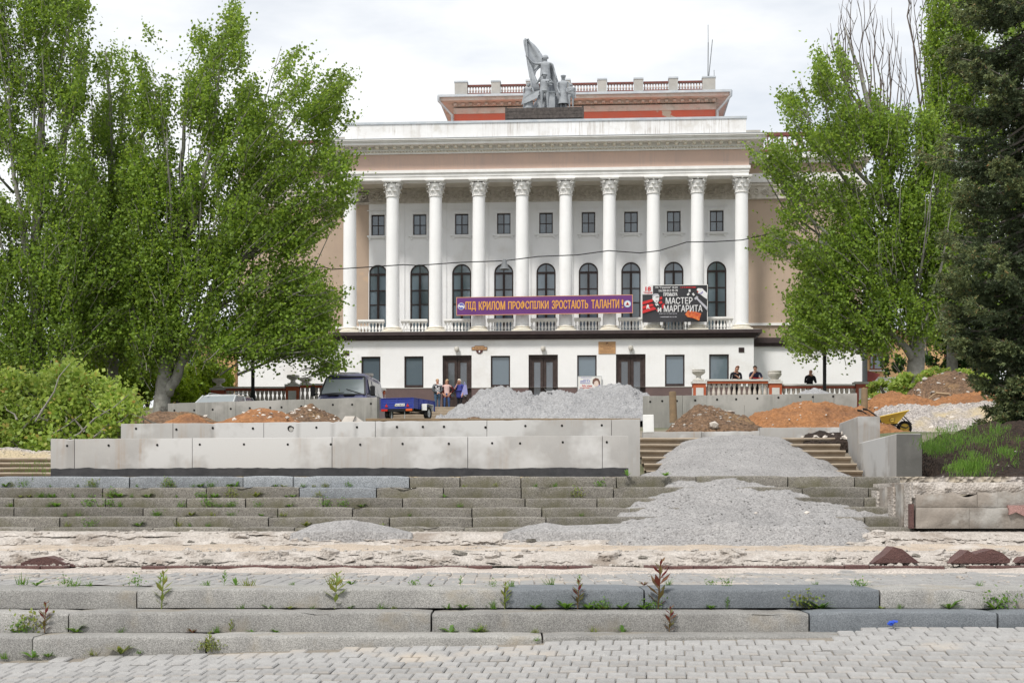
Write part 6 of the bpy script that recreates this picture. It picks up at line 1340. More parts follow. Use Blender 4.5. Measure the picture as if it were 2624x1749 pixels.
# ---------------------------------------------------------------- lamp posts, poles, cable
def lamppost(label, px, Y, pytop, pybase):
    z0 = zg(X_(px, Y), Y) if pybase is None else Z_(pybase, Y); zt = Z_(pytop, Y); root = thing('lamp_post', label, 'lamp post', (X_(px, Y), Y, z0)); H = zt - z0
    q = MB(); q.lathe([(.13, 0), (.13, .5), (.10, .55), (.075, .7), (.075, H * .45), (.085, H * .455), (.085, H * .47), (.06, H * .48), (.045, H)], 12); q.build('pole', mt['black'], root, smooth=True)
    q = MB(); q.lathe([(.05, 0), (.16, .12), (.22, .35), (.20, .52), (.06, .62), (0, .66)], 12, (0, 0, H)); q.build('globe', mt['whitep'], root, smooth=True)
    return root
lamppost('black lamp post rising into the left poplar in front of the left balustrade', 648, 59.2, 640, 1045); lamppost('black lamp post rising into the right poplar before the low balustrade', 2113, 59.0, 640, 1050)
gp = thing('utility_pole', 'grey steel pole at the corner of the right wing', 'pole', (X_(2216, 66), 66, 4.9)); q = MB(); q.lathe([(.12, 0), (.12, Z_(905, 66) - 4.9), (.095, Z_(900, 66) - 4.9), (.08, Z_(560, 66) - 4.9)], 10); q.build('shaft', mt['pole'], gp, smooth=True)
q = MB(); q.box(-.5, .5, -.05, .05, Z_(600, 66) - 4.9, Z_(600, 66) - 4.75); q.build('crossarm', mt['pole'], gp)
cab = [(-80, 688), (0, 690), (200, 694), (430, 697), (640, 694), (790, 688), (830, 684), (850, 690), (945, 684), (1035, 678), (1068, 680), (1180, 672), (1293, 668), (1380, 657), (1480, 653), (1560, 642), (1640, 648), (1690, 642), (1760, 620), (1830, 619), (1900, 615), (1960, 602), (2010, 585), (2080, 568), (2180, 560), (2216, 562)]
q = MB(); q.tube([P(a, c, 60.05 if a < 2000 else lerp(60.05, 66, (a - 2000) / 216)) for a, c in cab], .022, 5); tag(q.build('overhead_cable', mt['black']), 'thin black cable sagging across the facade between the trees', 'cable')
# ---------------------------------------------------------------- neighbouring houses
def house(label, px0, px1, Y, pyt, wins_, roofmat='redroof', dep=10., mat='yellow', z0=4.8):
    x0, x1, zt = X_(px0, Y), X_(px1, Y), Z_(pyt, Y); root = thing('house', label, 'house', ((x0+x1)/2, Y, z0)); cx_ = (x0 + x1)/2
    hs = []; op = []
    for a, c, b_, d in wins_: op.append((X_(a, Y) - cx_, Z_(d, Y) - z0, X_(b_, Y) - cx_, Z_(c, Y) - z0))
    hs = [[(a, c), (b_, c), (b_, d), (a, d)] for a, c, b_, d in op]
    q = MB(); q.holes([(x0 - cx_, 0), (x1 - cx_, 0), (x1 - cx_, zt - z0), (x0 - cx_, zt - z0)], hs, 0, .2); q.box(x0 - cx_, x0 - cx_ + .05, .003, dep, 0, zt - z0); q.box(x1 - cx_ - .05, x1 - cx_, .003, dep, 0, zt - z0); q.build('wall', mt[mat], root)
    q = MB(); hw = (x1 - x0)/2; q.add([(-hw - .5, -.6, zt - z0), (hw + .5, -.6, zt - z0), (hw + .5, dep + .6, zt - z0), (-hw - .5, dep + .6, zt - z0), (-hw*.6, dep/2, zt - z0 + 1.0), (hw*.6, dep/2, zt - z0 + 1.0)], [(0,1,5,4), (1,2,5), (2,3,4,5), (3,0,4), (3,2,1,0)]); q.build('roof', mt[roofmat], root)
    for a, c, b_, d in op:
        q = MB(); f = .09
        for bb in ((a+.002, a+f, c+.002, d-.002), (b_-f, b_-.002, c+.002, d-.002), (a+f, b_-f, c+.002, c+f), (a+f, b_-f, d-f, d-.002), (a+f, b_-f, d-(d-c)*.27, d-(d-c)*.27+.07), ((a+b_)/2-.2, (a+b_)/2-.10, c+f, d-(d-c)*.27)): q.box(bb[0], bb[1], .06, .12, bb[2], bb[3])
        w = q.build('window', mt['winbrown'], root)
        q = MB(); q.box(a+f, b_-f, .10, .11, c+f, d-f); q.build('pane', mt['glass'], w); q = MB(); q.box(a-.05, b_+.05, -.10, .02, c-.10, c-.01); q.build('sill', mt['whitep'], w)
    q = MB(); q.box(-hw, hw, -.03, -.003, .35*(zt-z0), .35*(zt-z0)+.05); q.build('string_course', mt['yellow'], root)
    return root
house('yellow plastered house with a brown window beyond the right wing', 2200, 2520, 92, 846, [(2228, 899, 2264, 947), (2330, 899, 2366, 947), (2420, 899, 2456, 947)], 'zinc')
house('yellow plastered house glimpsed behind the left poplar', 440, 602, 96, 860, [(470, 900, 500, 945)], 'zinc')
sh = thing('porch_shed', 'small red sheet-metal porch roof beside the grey pole', 'shed', (X_(2228, 80), 80, 5.0)); q = MB(); q.add([(-.35, 0, Z_(947, 80)-5), (.62, 0, Z_(958, 80)-5), (.30, 0, Z_(975, 80)-5), (-.35, 0, Z_(975, 80)-5), (-.35, 1.5, Z_(944, 80)-5), (.62, 1.5, Z_(955, 80)-5), (.30, 1.5, Z_(972, 80)-5), (-.35, 1.5, Z_(972, 80)-5)], [(0,3,2,1), (0,1,5,4), (1,2,6,5)]); q.build('roof', mt['redroof'], sh); q = MB(); q.box(-.30, .2, .1, 1.4, 0, Z_(974, 80)-5); q.build('wall', mt['orangep'], sh)
wall_ = thing('garden_wall', 'low white wall in front of the yellow house on the right', 'wall', (X_(2300, 84), 84, 5.0)); q = MB(); q.box(-1.6, 3.5, 0, .3, 0, Z_(969, 84) - 5); q.build('panel', mt['white'], wall_); q = MB(); q.box(-1.65, 3.55, -.05, .35, Z_(969, 84) - 5, Z_(969, 84) - 4.92); q.build('coping', mt['whitep'], wall_)

# ---------------------------------------------------------------- building-site bits
def bit(name, label, cat, loc, fn, mat, part='body', smooth=False, rot=(0, 0, 0)):
    root = thing(name, label, cat, loc); root.rotation_euler = rot; q = MB(); fn(q); q.build(part, mt[mat], root, smooth); return root
def post(label, px, py0, py1, wpx, Y, lean):
    H = Z_(py0, Y) - Z_(py1, Y); r = wpx / F * Y / 2; rt = bit('wooden_post', label, 'post', (X_(px, Y), Y, Z_(py1, Y) - .2), lambda q: q.lathe([(r*1.08, 0), (r*1.02, H*.5), (r*.95, H + .17), (r*.88, H + .2)], 12), 'post', 'shaft', True, (0, R(lean), 0))
    q = MB(); q.lathe([(r*.86, 0), (r*.80, .004)], 12, (0, 0, H + .2)); q.build('cut_end', mt['timber'], rt)
post('leaning wooden post standing in front of the right concrete wall', 1726, 1003, 1062, 19, 36, -2); post('short wooden post at the right end of the concrete wall', 2215, 994, 1032, 17, 40, 0)
bit('timber_beam', 'long brown timber beam lying along the top of the pipe wall', 'beam', (X_(1290, 24), 24, Z_(1080, 24)), lambda q: q.cbox(X_(938, 24) - X_(1290, 24), X_(1640, 24) - X_(1290, 24), -.08, .08, 0, .052, .008), 'post', 'beam')
cb = thing('concrete_block', 'pale trapezoid concrete block on top of the pipe wall', 'block', (X_(905, 25), 25, Z_(1082, 25))); q = MB(); q.add([(X_(a, 25) - X_(905, 25), y, Z_(c, 25) - Z_(1082, 25)) for a, c, y in ((876,1082,-.12),(905,1082,-.12),(935,1082,.1),(880,1082,.25),(885,1066,-.05),(910,1066,-.05),(912,1066,.08),(886,1066,.12))], [(0,1,5,4),(1,2,6,5),(2,3,7,6),(3,0,4,7),(4,5,6,7)]); q.build('casting', mt['stone'], cb)
bit('foam_board', 'upright white foam board leaning by the concrete kerb', 'board', (X_(1662, 26.3), 26.3, Z_(1108, 26.3)), lambda q: (q.cbox(-.10, .10, -.03, .03, 0, Z_(1062, 26.3) - Z_(1108, 26.3), .008)), 'white', 'board', False, (R(-3), R(-1), 0))
for lab, px, py, Y, r in (('pale upright stone on top of the orange mound', 663, 1052, 32.8, .075), ('flat pale stone on the left dirt by the pipe wall', 601, 1076, 31.9, .075), ('rounded grey stone at the foot of the orange-brown mound', 692, 1071, 31.9, .08), ('cream stone between the two left debris mounds', 736, 1070, 31.9, .085), ('cream stone slab low on the right debris mound', 1830, 1090, 31.2, .12), ('pale stone on the shoulder of the right debris mound', 1872, 1056, 33, .10), ('grey tilted stone high on the right debris mound', 1825, 1054, 32.6, .09), ('small round pale stone on the flank gravel spill', 1937, 1314, 14.2, .022), ('second pale stone on the flank gravel spill', 2067, 1313, 14.1, .026), ('whitish rubble block resting on the ruined steps', 1368, 1434, 12.45, .035)):
    root = thing('loose_stone', lab, 'stone', P(px, py, Y)); q = MB(); rock(q, (0, 0, 0), r); q.build('rock', mt['stone'], root)
wt = thing('timber_offcut', 'crossed pale timber offcuts lying on the dark mound', 'timber', P(2405, 1012, 43.4)); q = MB(); q.tube([P(2380, 1021, 43.4) - wt.location, P(2400, 1006, 43.5) - wt.location, P(2396, 1002, 43.5) - wt.location], .03, 4); q.build('batten', mt['timber'], wt); q = MB(); q.tube([P(2398, 1007, 43.4) - wt.location, P(2433, 1010, 43.4) - wt.location], .04, 4); q.build('batten', mt['timber'], wt)
root = thing('crumpled_wrapper', 'crumpled blue plastic wrapper at the foot of the granite step', 'litter', (X_(2287, 9.1), 9.09, Z_(1603, 9.1))); q = MB()
for k in range(4): rock(q, (random.gauss(0, .010), random.gauss(0, .004), .014 + .006*k), .017)
q.build('film', mt['blueplastic'], root)
# ---------------------------------------------------------------- trees
def tubepath(q, pts, r0, r1, n=6): q.tube(pts, [lerp(r0, r1, i / (len(pts) - 1)) for i in range(len(pts))], n)
def wig(a, b, k, amp):
    pts = [a.lerp(b, i / k) for i in range(k + 1)]
    for i in range(1, k): pts[i] = pts[i] + Vector((random.gauss(0, amp), random.gauss(0, amp), random.gauss(0, amp * .5)))
    return pts
def poplar(label, Y, base, limbs, outline, axis, nclump, nleaf, depth, leafmat_='leaf', lsz=.15, clump=(.27, .27, .42), gaps=.0, seed=1, bark='bark', twigs=1., dead=(), fit=None, group=None, name='poplar_tree', bright=0., nlimb=26):
    """outline: crown silhouette in photo pixels at depth Y; axis: (px,py) points of the stem; depth: half thickness of the crown"""
    root = thing(name, label, 'tree', base, 0, group); T = Vector(base); q = MB()
    for pts, r0, r1 in limbs:
        pts3 = [P(a, c, Y + d) - T for a, c, d in pts]; f = []
        for i in range(len(pts3) - 1): f += [pts3[i].lerp(pts3[i+1], k / 3) + Vector([random.gauss(0, .02 + r1*.3) for _ in range(3)]) * (1 if i + k else 0) for k in range(3)]
        f.append(pts3[-1]); tubepath(q, f, r0, r1, 9 if r0 > .12 else 6)
    rr = random.Random(seed); ox, oy = [p[0] for p in outline], [p[1] for p in outline]; axs = sorted([(b_, a) for a, b_ in axis]); k = 0
    while k < nlimb:                                # lesser limbs fanning up out of the stems
        px, py = rr.uniform(min(ox), max(ox)), rr.uniform(min(oy), max(oy) - 150)
        if not inside(outline, px, py): continue
        yb = min(max(b_ for a, b_ in axis) - 40, py + rr.uniform(170, 360)); xb = lerp(interp(axs, yb), px, .42); d0, d1 = rr.uniform(-.8, .4), rr.uniform(-1, .5) * depth
        A_, B_ = P(xb, yb, Y + d0) - T, P(px, py, Y + d1) - T; mid = A_.lerp(B_, .5) + Vector(((B_.x - A_.x) * .16, 0, -.25)); k += 1
        tubepath(q, [A_, A_.lerp(mid, .5) + Vector((rr.gauss(0, .06), 0, 0)), mid, mid.lerp(B_, .5) + Vector((rr.gauss(0, .06), 0, 0)), B_], rr.uniform(.035, .07), .008, 5)
    q.build('trunk', mt[bark], root, smooth=2)
    xs_, ys_ = [p[0] for p in outline], [p[1] for p in outline]; rr = random.Random(seed); cents = []; gdir = []; tw = MB(); n = 0; tries = 0
    cxm = sum(xs_) / len(xs_); hwid = (max(xs_) - min(xs_)) / 2
    while n < nclump and tries < nclump * 40:
        tries += 1; px, py = rr.uniform(min(xs_), max(xs_)), rr.uniform(min(ys_), max(ys_))
        if not inside(outline, px, py): continue
        g = fbm(px * .021, py * .013, seed * 1.7, 4) + .35 * fbm(px * .006, py * .004, seed * 3.1, 2)
        if g < gaps - .20 + .16 * rr.random() - .30 * max(0, min(1, (py - 380) / 250)): continue
        d = depth * (1 - .55 * abs(px - cxm) / hwid) * rr.uniform(-1, 1)
        c = P(px, py, Y + d); n += 1; cents.append(c)
        axp = interp(axs, py + 120); v = Vector(((px - axp) / 260 + rr.gauss(0, .22), d / 5 + rr.gauss(0, .25), 1.0 - .55 * max(0, min(1, (py - 500) / 350)) * min(1, abs(px - axp) / 160))).normalized(); gdir.append(tuple(v))
        if rr.random() < twigs * .45:
            st = c - v * rr.uniform(.7, 1.3); tw.tube(wig(st - T, c + v * .35 - T, 3, .04), [.015, .012, .009, .004], 4, cap=False)
    tw.build('twigs', mt['twig'], root)
    cents = np.array([tuple(c) for c in cents]); m_ = nleaf // max(1, len(cents)); pts = np.repeat(cents, m_, 0)
    scl = np.repeat(rng.uniform(.55, 1.35, (len(cents), 1)), m_, 0); far = np.where(rng.random((len(pts), 1)) < .12, 1.5, 1.)
    gd = np.repeat(np.array(gdir), m_, 0); al = rng.normal(size=(len(pts), 1)) * .36 * scl; wd = np.clip(.15 - .10 * al / .5, .05, .26)
    pts = pts + gd * (al - .18) + rng.normal(size=pts.shape) * wd * far
    pts -= np.array(base); V = leaves(pts, lsz)
    if bright:                                     # younger, brighter shoots towards the tips
        k = rng.random(len(V)) < bright; quads('crown', V[~k], mt[leafmat_], root); quads('crown', V[k], mt['leafy'], root)
    else: quads('crown', V, mt[leafmat_], root)
    if len(dead):
        q = MB()
        for pts_, r0, r1 in dead:
            f3 = [P(a, c, Y + d) - T for a, c, d in pts_]; f = []
            for i in range(len(f3) - 1): f += [f3[i].lerp(f3[i+1], k / 3) + Vector((rr.gauss(0, .06), rr.gauss(0, .05), 0)) for k in range(3)]
            f.append(f3[-1]); tubepath(q, f, r0, r1 * .6, 5)
            for k in (4, 5, 6, 7):                 # side shoots
                e = f[k] + Vector((rr.gauss(0, .22), rr.gauss(0, .1), rr.uniform(.5, 1.1))); tubepath(q, [f[k], f[k].lerp(e, .5) + Vector((rr.gauss(0, .05), 0, 0)), e], r0 * .4, .004, 4)
        q.build('dead_branches', mt['deadtwig'], root, smooth=2)
    return root
G0 = 'poplars left of the palace'
T1o = [(345,945),(310,800),(335,600),(305,430),(345,260),(350,140),(392,30),(408,28),(416,90),(424,185),(465,210),(472,120),(500,75),(545,30),(560,50),(575,120),(588,30),(600,-15),(616,0),(622,90),(640,170),(662,250),(672,290),(690,190),(715,120),(742,98),(775,125),(795,190),(785,250),(768,300),(800,260),(850,185),(888,183),(884,225),(862,255),(880,285),(905,318),(878,350),(850,395),(905,412),(880,455),(925,488),(880,535),(848,590),(800,640),(780,690),(840,700),(872,730),(855,800),(840,850),(862,900),(878,945),(852,955),(815,912),(740,905),(690,925),(640,905),(590,910),(540,880),(500,905),(470,870),(440,905),(400,900)]
limbsT1 = [([(412,1075,0),(416,1020,0),(422,960,0),(428,890,0),(440,800,0),(452,680,0),(460,540,0),(468,380,.3),(478,200,.2)], .36, .04),
  ([(430,1010,0),(455,960,-.2),(480,900,-.3),(520,820,-.2),(560,700,0),(590,600,.2),(620,500,.3),(680,380,.3),(720,230,.2)], .22, .025),
  ([(440,820,0),(420,700,.6),(380,560,1.),(350,420,1.),(385,220,.6)], .13, .02), ([(452,680,0),(500,560,-.7),(540,380,-1.),(560,180,-.7),(600,40,-.6)], .13, .015),
  ([(520,820,-.2),(600,760,-.9),(690,740,-1.1),(780,760,-1.2),(860,740,-1.2)], .085, .012), ([(540,760,0),(640,660,.4),(740,600,.6),(820,540,.6),(900,490,.6)], .09, .012),
  ([(590,600,.2),(680,520,.2),(760,450,0),(830,390,0),(880,330,0)], .08, .010), ([(650,440,.3),(700,370,.3),(760,300,.2),(850,215,.2)], .06, .010), ([(500,870,-.3),(600,900,-1.),(700,905,-1.4),(780,900,-1.5),(860,935,-1.6)], .07, .010),
  ([(560,700,0),(600,520,-.4),(640,330,-.5),(690,230,-.4)], .08, .012)]
poplar('big poplar with a forked white trunk and limbs reaching over the van', 56.5, tuple(P(412, 1060, 56.5)), limbsT1, T1o, [(430,1000),(440,700),(470,300),(480,0)], 3300, 125000, 2.6, 'leaf', .13, gaps=.16, seed=3, group=None, bright=.35)
T0o = [(-90,930),(-90,-70),(60,-75),(205,-60),(236,50),(222,150),(228,230),(212,330),(262,430),(300,560),(330,740),(300,880),(150,930)]
limbsT0 = [([(95,1040,0),(95,900,0),(90,700,0),(95,500,0),(110,250,0),(120,-40,0)], .34, .06), ([(92,760,0),(60,600,-.5),(30,380,-.8),(20,100,-.8)], .15, .03), ([(92,700,0),(150,560,.4),(170,380,.4),(180,150,.3)], .14, .02), ([(94,640,0),(190,520,-.6),(270,450,-.8)], .10, .02), ([(60,1040,.6),(40,880,.8),(20,700,1.)], .28, .08)]
poplar('tall dense poplar at the far left edge behind the brush pile', 57.0, tuple(P(95, 1040, 57)), limbsT0, T0o, [(90,900),(95,500),(120,-60)], 2700, 96000, 2.6, 'leaf', .13, gaps=.07, seed=5, bright=.25)
T0b = [(190,900),(195,600),(215,330),(238,260),(250,150),(262,105),(275,150),(292,112),(318,120),(325,190),(345,300),(390,420),(400,700),(390,900)]
poplar('slimmer poplar between the two big left-hand poplars', 61.0, tuple(P(290, 1030, 61)), [([(290,1030,0),(290,800,0),(285,500,0),(280,250,0),(270,130,0)], .26, .03), ([(288,640,0),(330,450,.3),(350,260,.3)], .10, .02), ([(288,600,0),(240,420,-.4),(235,250,-.4)], .10, .02)], T0b, [(290,900),(280,100)], 1200, 42000, 2.0, 'leaf', .13, gaps=.10, seed=9, bright=.2)
T2o = [(1925,345),(1948,350),(1962,390),(1990,338),(2010,385),(2038,410),(2030,325),(2002,280),(2004,243),(2030,235),(2058,285),(2052,180),(2072,185),(2092,265),(2088,140),(2108,138),(2132,205),(2160,66),(2172,90),(2195,125),(2215,190),(2250,270),(2300,300),(2345,285),(2400,300),(2445,480),(2450,700),(2430,820),(2400,850),(2345,850),(2300,860),(2250,890),(2190,870),(2130,890),(2080,880),(2035,905),(2005,855),(2022,800),(2030,760),(2060,700),(2030,655),(2075,600),(2040,580),(1990,635),(1938,652),(1948,628),(1990,580),(2010,535),(2050,505),(2000,470),(1955,430),(1915,385)]
limbsT2 = [([(2330,1010,0),(2345,960,0),(2350,900,0),(2345,820,0),(2330,700,0),(2300,560,0),(2265,420,0),(2235,300,0),(2200,180,0),(2165,70,0)], .42, .03), ([(2345,930,0),(2300,870,-.3),(2240,820,-.6),(2180,850,-.8),(2090,870,-1.)], .18, .02), ([(2345,880,0),(2370,780,.3),(2385,650,.5),(2400,480,.5),(2410,330,.5)], .20, .03),
  ([(2340,780,0),(2280,700,-.5),(2200,660,-.9),(2120,600,-1.),(2010,500,-1.),(1945,400,-1.)], .16, .012), ([(2320,650,0),(2240,540,.4),(2150,440,.6),(2080,340,.6),(2050,200,.5)], .13, .012), ([(2290,540,0),(2190,430,-.4),(2130,330,-.5),(2100,190,-.4)], .11, .012), ([(2200,660,-.9),(2090,640,-1.2),(1990,610,-1.3),(1945,645,-1.3)], .07, .010), ([(2240,820,-.6),(2150,760,-1.),(2060,740,-1.)], .07, .01), ([(2345,900,0),(2420,800,.6),(2460,640,.8)], .15, .03)]
deadT2 = []
for k, (xb, yb, xt, yt, bend) in enumerate([(2250,420,2165,-30,-60),(2255,400,2180,-20,-45),(2240,380,2205,-40,-10),(2235,330,2222,-30,10),(2245,360,2260,40,10),(2230,300,2128,60,-30),(2260,440,2290,60,10),(2270,470,2310,120,12),(2235,340,2175,60,-40),(2242,300,2190,-60,-55),(2280,420,2275,110,0),(2290,450,2320,150,8),(2225,310,2150,40,-50),(2262,460,2240,10,5),(2255,430,2212,-30,-12),(2248,390,2232,-10,6),(2275,460,2256,60,4),(2285,470,2300,90,6),(2210,330,2120,110,-30),(2296,480,2335,190,4),(2230,350,2168,10,-48),(2265,430,2285,20,8)]):
    deadT2.append(([(xb, yb, 0), (lerp(xb, xt, .45) + bend * .5, lerp(yb, yt, .35), .2), (lerp(xb, xt, .8) + bend * .4, lerp(yb, yt, .7), .3), (xt, yt, .3)], .042, .012))
poplar('thick-trunked poplar leaning over the right wing with bare dead branches at its top', 59.0, tuple(P(2330, 1000, 59)), limbsT2, T2o, [(2345,900),(2300,560),(2200,180)], 2900, 100000, 2.6, 'leaf', .13, gaps=.15, seed=11, bright=.35, dead=deadT2)
T3o = [(2375,880),(2370,420),(2372,130),(2384,-40),(2510,-60),(2525,60),(2532,300),(2545,880)]
deadT3 = [([(2370 + 6*k, 330 - 10*k, 0), (2352 + 9*k, 190 - 8*k, 0), (2335 + 14*k, 60, 0), (2322 + 19*k, -60, 0)], .045, .012) for k in range(6)] + [([(2385,520,0),(2360,260,0),(2330,40,0),(2325,-50,0)], .07, .02)]
poplar('upright columnar poplar behind the spruce with bare shoots on its left', 66.0, tuple(P(2440, 1000, 66)), [([(2440,1000,0),(2440,700,0),(2440,400,0),(2445,-50,0)], .28, .05), ([(2440,640,0),(2400,400,0),(2395,100,0)], .1, .02), ([(2440,600,0),(2490,350,0),(2500,0,0)], .1, .02)], T3o, [(2440,900),(2445,-50)], 1400, 50000, 2.0, 'leaf', .14, gaps=.05, seed=15, bright=.45, dead=deadT3)
poplar('poplar at the far right edge half hidden by the spruce', 64.0, tuple(P(2600, 1000, 64)), [([(2600,1000,0),(2600,500,0),(2600,-50,0)], .28, .05)], [(2540,880),(2535,200),(2545,-50),(2700,-50),(2700,880)], [(2600,900),(2600,-50)], 800, 30000, 2.0, 'leaf', .14, seed=19, bright=.3)
# bushes
def bush(label, blobs, nleaf, leafmat_, lsz, base, name='bush', group=None, aspect=.85, stem='barkd', up=0.):
    root = thing(name, label, 'bush', base, 0, group); B_ = np.array(base); tot = sum(a*b_ for *_, a, b_ in [(0, b[3], b[4]) for b in blobs]); allp = []
    for px, py, Y, wx, wz in blobs:
        c = np.array(tuple(P(px, py, Y))); rx, rz = wx * Y / F, wz * Y / F; n = int(nleaf * wx * wz / sum(b[3]*b[4] for b in blobs))
        m_ = max(8, n // 60); dirs = rng.normal(size=(m_, 3)); dirs /= np.linalg.norm(dirs, axis=1)[:, None]; rad = rng.uniform(.55, 1.02, m_) ** .6
        cl = c + dirs * rad[:, None] * np.array([rx, rx, rz]); p = np.repeat(cl, n // m_ + 1, 0); p = p + rng.normal(size=p.shape) * np.array([rx, rx, rz]) * .13; allp.append(p)
    p = np.concatenate(allp) - B_; quads('foliage', leaves(p, lsz, aspect, up), mt[leafmat_], root)
    q = MB()
    for px, py, Y, wx, wz in blobs:
        c = P(px, py, Y) - Vector(base)
        for k in range(4): q.tube(wig(Vector((c.x * .6, c.y * .6, 0)), c + Vector((random.gauss(0, .3), random.gauss(0, .3), random.uniform(-.2, .5))), 3, .06), [.05, .04, .03, .01], 5, cap=False)
    q.build('stems', mt[stem], root); return root
bush('bright green thuja bush left of the white trunk', [(268, 965, 63, 55, 52), (240, 985, 63, 40, 40), (305, 985, 63, 38, 40)], 9000, 'thuja', .13, tuple(P(268, 1040, 63)), 'thuja_bush', up=.6)
bush('bright green thuja bush right behind the white trunk', [(365, 960, 64, 45, 70), (450, 985, 63, 42, 45), (480, 1005, 62, 30, 30)], 10000, 'thuja', .13, tuple(P(400, 1050, 64)), 'thuja_bush', up=.6)
bush('rounded bright green bush beside the left yellow house', [(545, 965, 68, 52, 42), (510, 955, 68, 45, 35), (560, 990, 68, 40, 35), (500, 1000, 67, 45, 40)], 10000, 'thuja', .14, tuple(P(540, 1050, 68)), 'thuja_bush', up=.6)
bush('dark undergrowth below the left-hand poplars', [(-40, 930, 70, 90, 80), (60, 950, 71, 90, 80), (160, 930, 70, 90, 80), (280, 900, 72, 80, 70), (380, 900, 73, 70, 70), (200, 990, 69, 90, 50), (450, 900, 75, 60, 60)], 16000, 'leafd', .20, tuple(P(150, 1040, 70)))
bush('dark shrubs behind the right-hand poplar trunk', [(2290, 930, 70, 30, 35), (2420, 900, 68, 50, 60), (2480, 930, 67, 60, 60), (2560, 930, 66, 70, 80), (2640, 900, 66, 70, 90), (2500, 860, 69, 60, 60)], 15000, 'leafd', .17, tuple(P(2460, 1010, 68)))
bush('pale wilting cuttings at the foot of the right-hand poplar', [(2270, 1000, 48.5, 45, 26), (2330, 985, 50, 50, 26), (2240, 1020, 48, 35, 20), (2400, 968, 52, 50, 24), (2480, 968, 53, 50, 22)], 7000, 'brush', .12, tuple(P(2300, 1040, 49)), 'brush_heap')
# pile of cut branches on the left
bp_o = [(-60,1152),(-60,1000),(30,965),(70,975),(90,985),(130,960),(182,938),(205,965),(245,990),(275,992),(300,1012),(330,1000),(338,1040),(362,1042),(345,1075),(318,1095),(300,1110),(300,1145),(200,1150),(120,1160)]
root = thing('brush_pile', 'heap of cut leafy branches wilting beside the concrete walls', 'brush pile', tuple(P(130, 1165, 30))); T = root.location.copy(); cents = []; q = MB(); rr = random.Random(4)
while len(cents) < 560:
    px, py = rr.uniform(-60, 365), rr.uniform(920, 1165)
    if not inside(bp_o, px, py) or fbm(px * .018, py * .02, 3.) < -.16: continue
    u = (py - 920) / 245; d = rr.uniform(-1, .6) * (.5 + 1.5 * u); c = P(px, py, 30 + d * .9); cents.append(c)
    if rr.random() < .55:
        a = c + Vector((rr.gauss(0, .45), rr.gauss(.2, .3), -rr.uniform(.2, .7))); q.tube(wig(a - T, c - T, 3, .05), [.022, .016, .011, .004], 4, cap=False)
for a, c in (((20,1140),(130,1020)), ((60,1160),(210,1060)), ((150,1140),(330,1010)), ((240,1120),(330,1060)), ((90,1080),(180,930))): q.tube(wig(P(a[0], a[1], 28.6) - T, P(c[0], c[1], 28.9) - T, 4, .04), [.022, .02, .016, .012, .006], 5)
q.build('branches', mt['twig'], root)
p = np.repeat(np.array([tuple(c) for c in cents]), 44, 0); p = p + rng.normal(size=p.shape) * .13 - np.array(tuple(T)); quads('foliage', leaves(p, .10), mt['brush'], root)

# ---------------------------------------------------------------- spruce on the right
Ys = 23.5; sx_ = X_(2655, Ys); sp = thing('spruce_tree', 'dark blue-green spruce with brown cone-tipped boughs at the right edge', 'tree', (sx_, Ys, 1.55)); q = MB(); q.tube([(0, 0, -.2), (0, 0, 3), (.03, 0, 6), (0, 0, 10.2)], [.20, .16, .10, .02], 9); q.build('trunk', mt['barkd'], sp, smooth=2)
br = MB(); cen, dirs, szs, ts = [], [], [], []; rr = random.Random(21)
for i in range(230):
    h = .35 + 9.3 * (i + rr.random()) / 230; a = rr.uniform(0, 2 * math.pi)
    Rm = interp([(0, .8), (.42, .95), (.68, 1.3), (.95, .8), (1.26, .9), (1.9, 1.3), (2.55, 1.6), (3.5, 1.8), (3.84, 1.7), (4.67, 1.35), (5.13, 1.65), (5.8, 2.1), (6.3, 1.6), (7.45, 1.5), (8.8, 1.2), (10, .5)], h) * rr.uniform(.84, 1.06)
    d = Vector((math.cos(a), math.sin(a), 0)); sg = Vector((-d.y, d.x, 0)); pts = []
    for k in range(7):
        t = k / 6; pts.append(d * Rm * t + Vector((0, 0, h - .50 * Rm * math.sin(t * 1.9) * .55 + .26 * Rm * max(0, t - .55) * 1.4)) + sg * .06 * rr.gauss(0, 1) * t)
    br.tube(pts, [.03 * (1 - .8 * k / 6) for k in range(7)], 4, cap=False)
    for k in range(120):
        t = rr.uniform(.12, 1.0) ** .8; j = min(5, int(t * 6)); b_ = pts[j].lerp(pts[j+1], t * 6 - j); wd = .26 * (1 - t) + .10
        off = sg * rr.uniform(-1, 1) * wd + d * rr.gauss(0, .04) + Vector((0, 0, -abs(rr.gauss(0, .10))))
        cen.append(tuple(b_ + off)); v = (d * .8 + sg * (1.2 if off.dot(sg) > 0 else -1.2) * rr.random() + Vector((0, 0, rr.uniform(-.5, .35)))).normalized(); dirs.append(tuple(v)); szs.append(rr.uniform(.10, .20)); ts.append(t)
br.build('boughs', mt['barkd'], sp)
cen, dirs, szs = np.array(cen), np.array(dirs), np.array(szs); NN = 14
c = np.repeat(cen, NN, 0); d = np.repeat(dirs, NN, 0); s = np.repeat(szs, NN)[:, None]; t = rng.uniform(-.5, .5, (len(c), 1)); r = rng.normal(size=c.shape); r -= (r * d).sum(1)[:, None] * d; r /= np.linalg.norm(r, axis=1)[:, None]
b0 = c + d * t * s; nd = (r * .8 + d * .75); nd /= np.linalg.norm(nd, axis=1)[:, None]; tip = b0 + nd * rng.uniform(.035, .065, (len(c), 1)); w = np.cross(nd, rng.normal(size=c.shape)); w /= np.linalg.norm(w, axis=1)[:, None]; w *= .011
VV = np.stack([b0 - w, b0 + w, tip + w * .5, tip - w * .5], 1); tipm = np.repeat(np.array(ts) > .80, NN) & (rng.random(len(VV)) < .8)
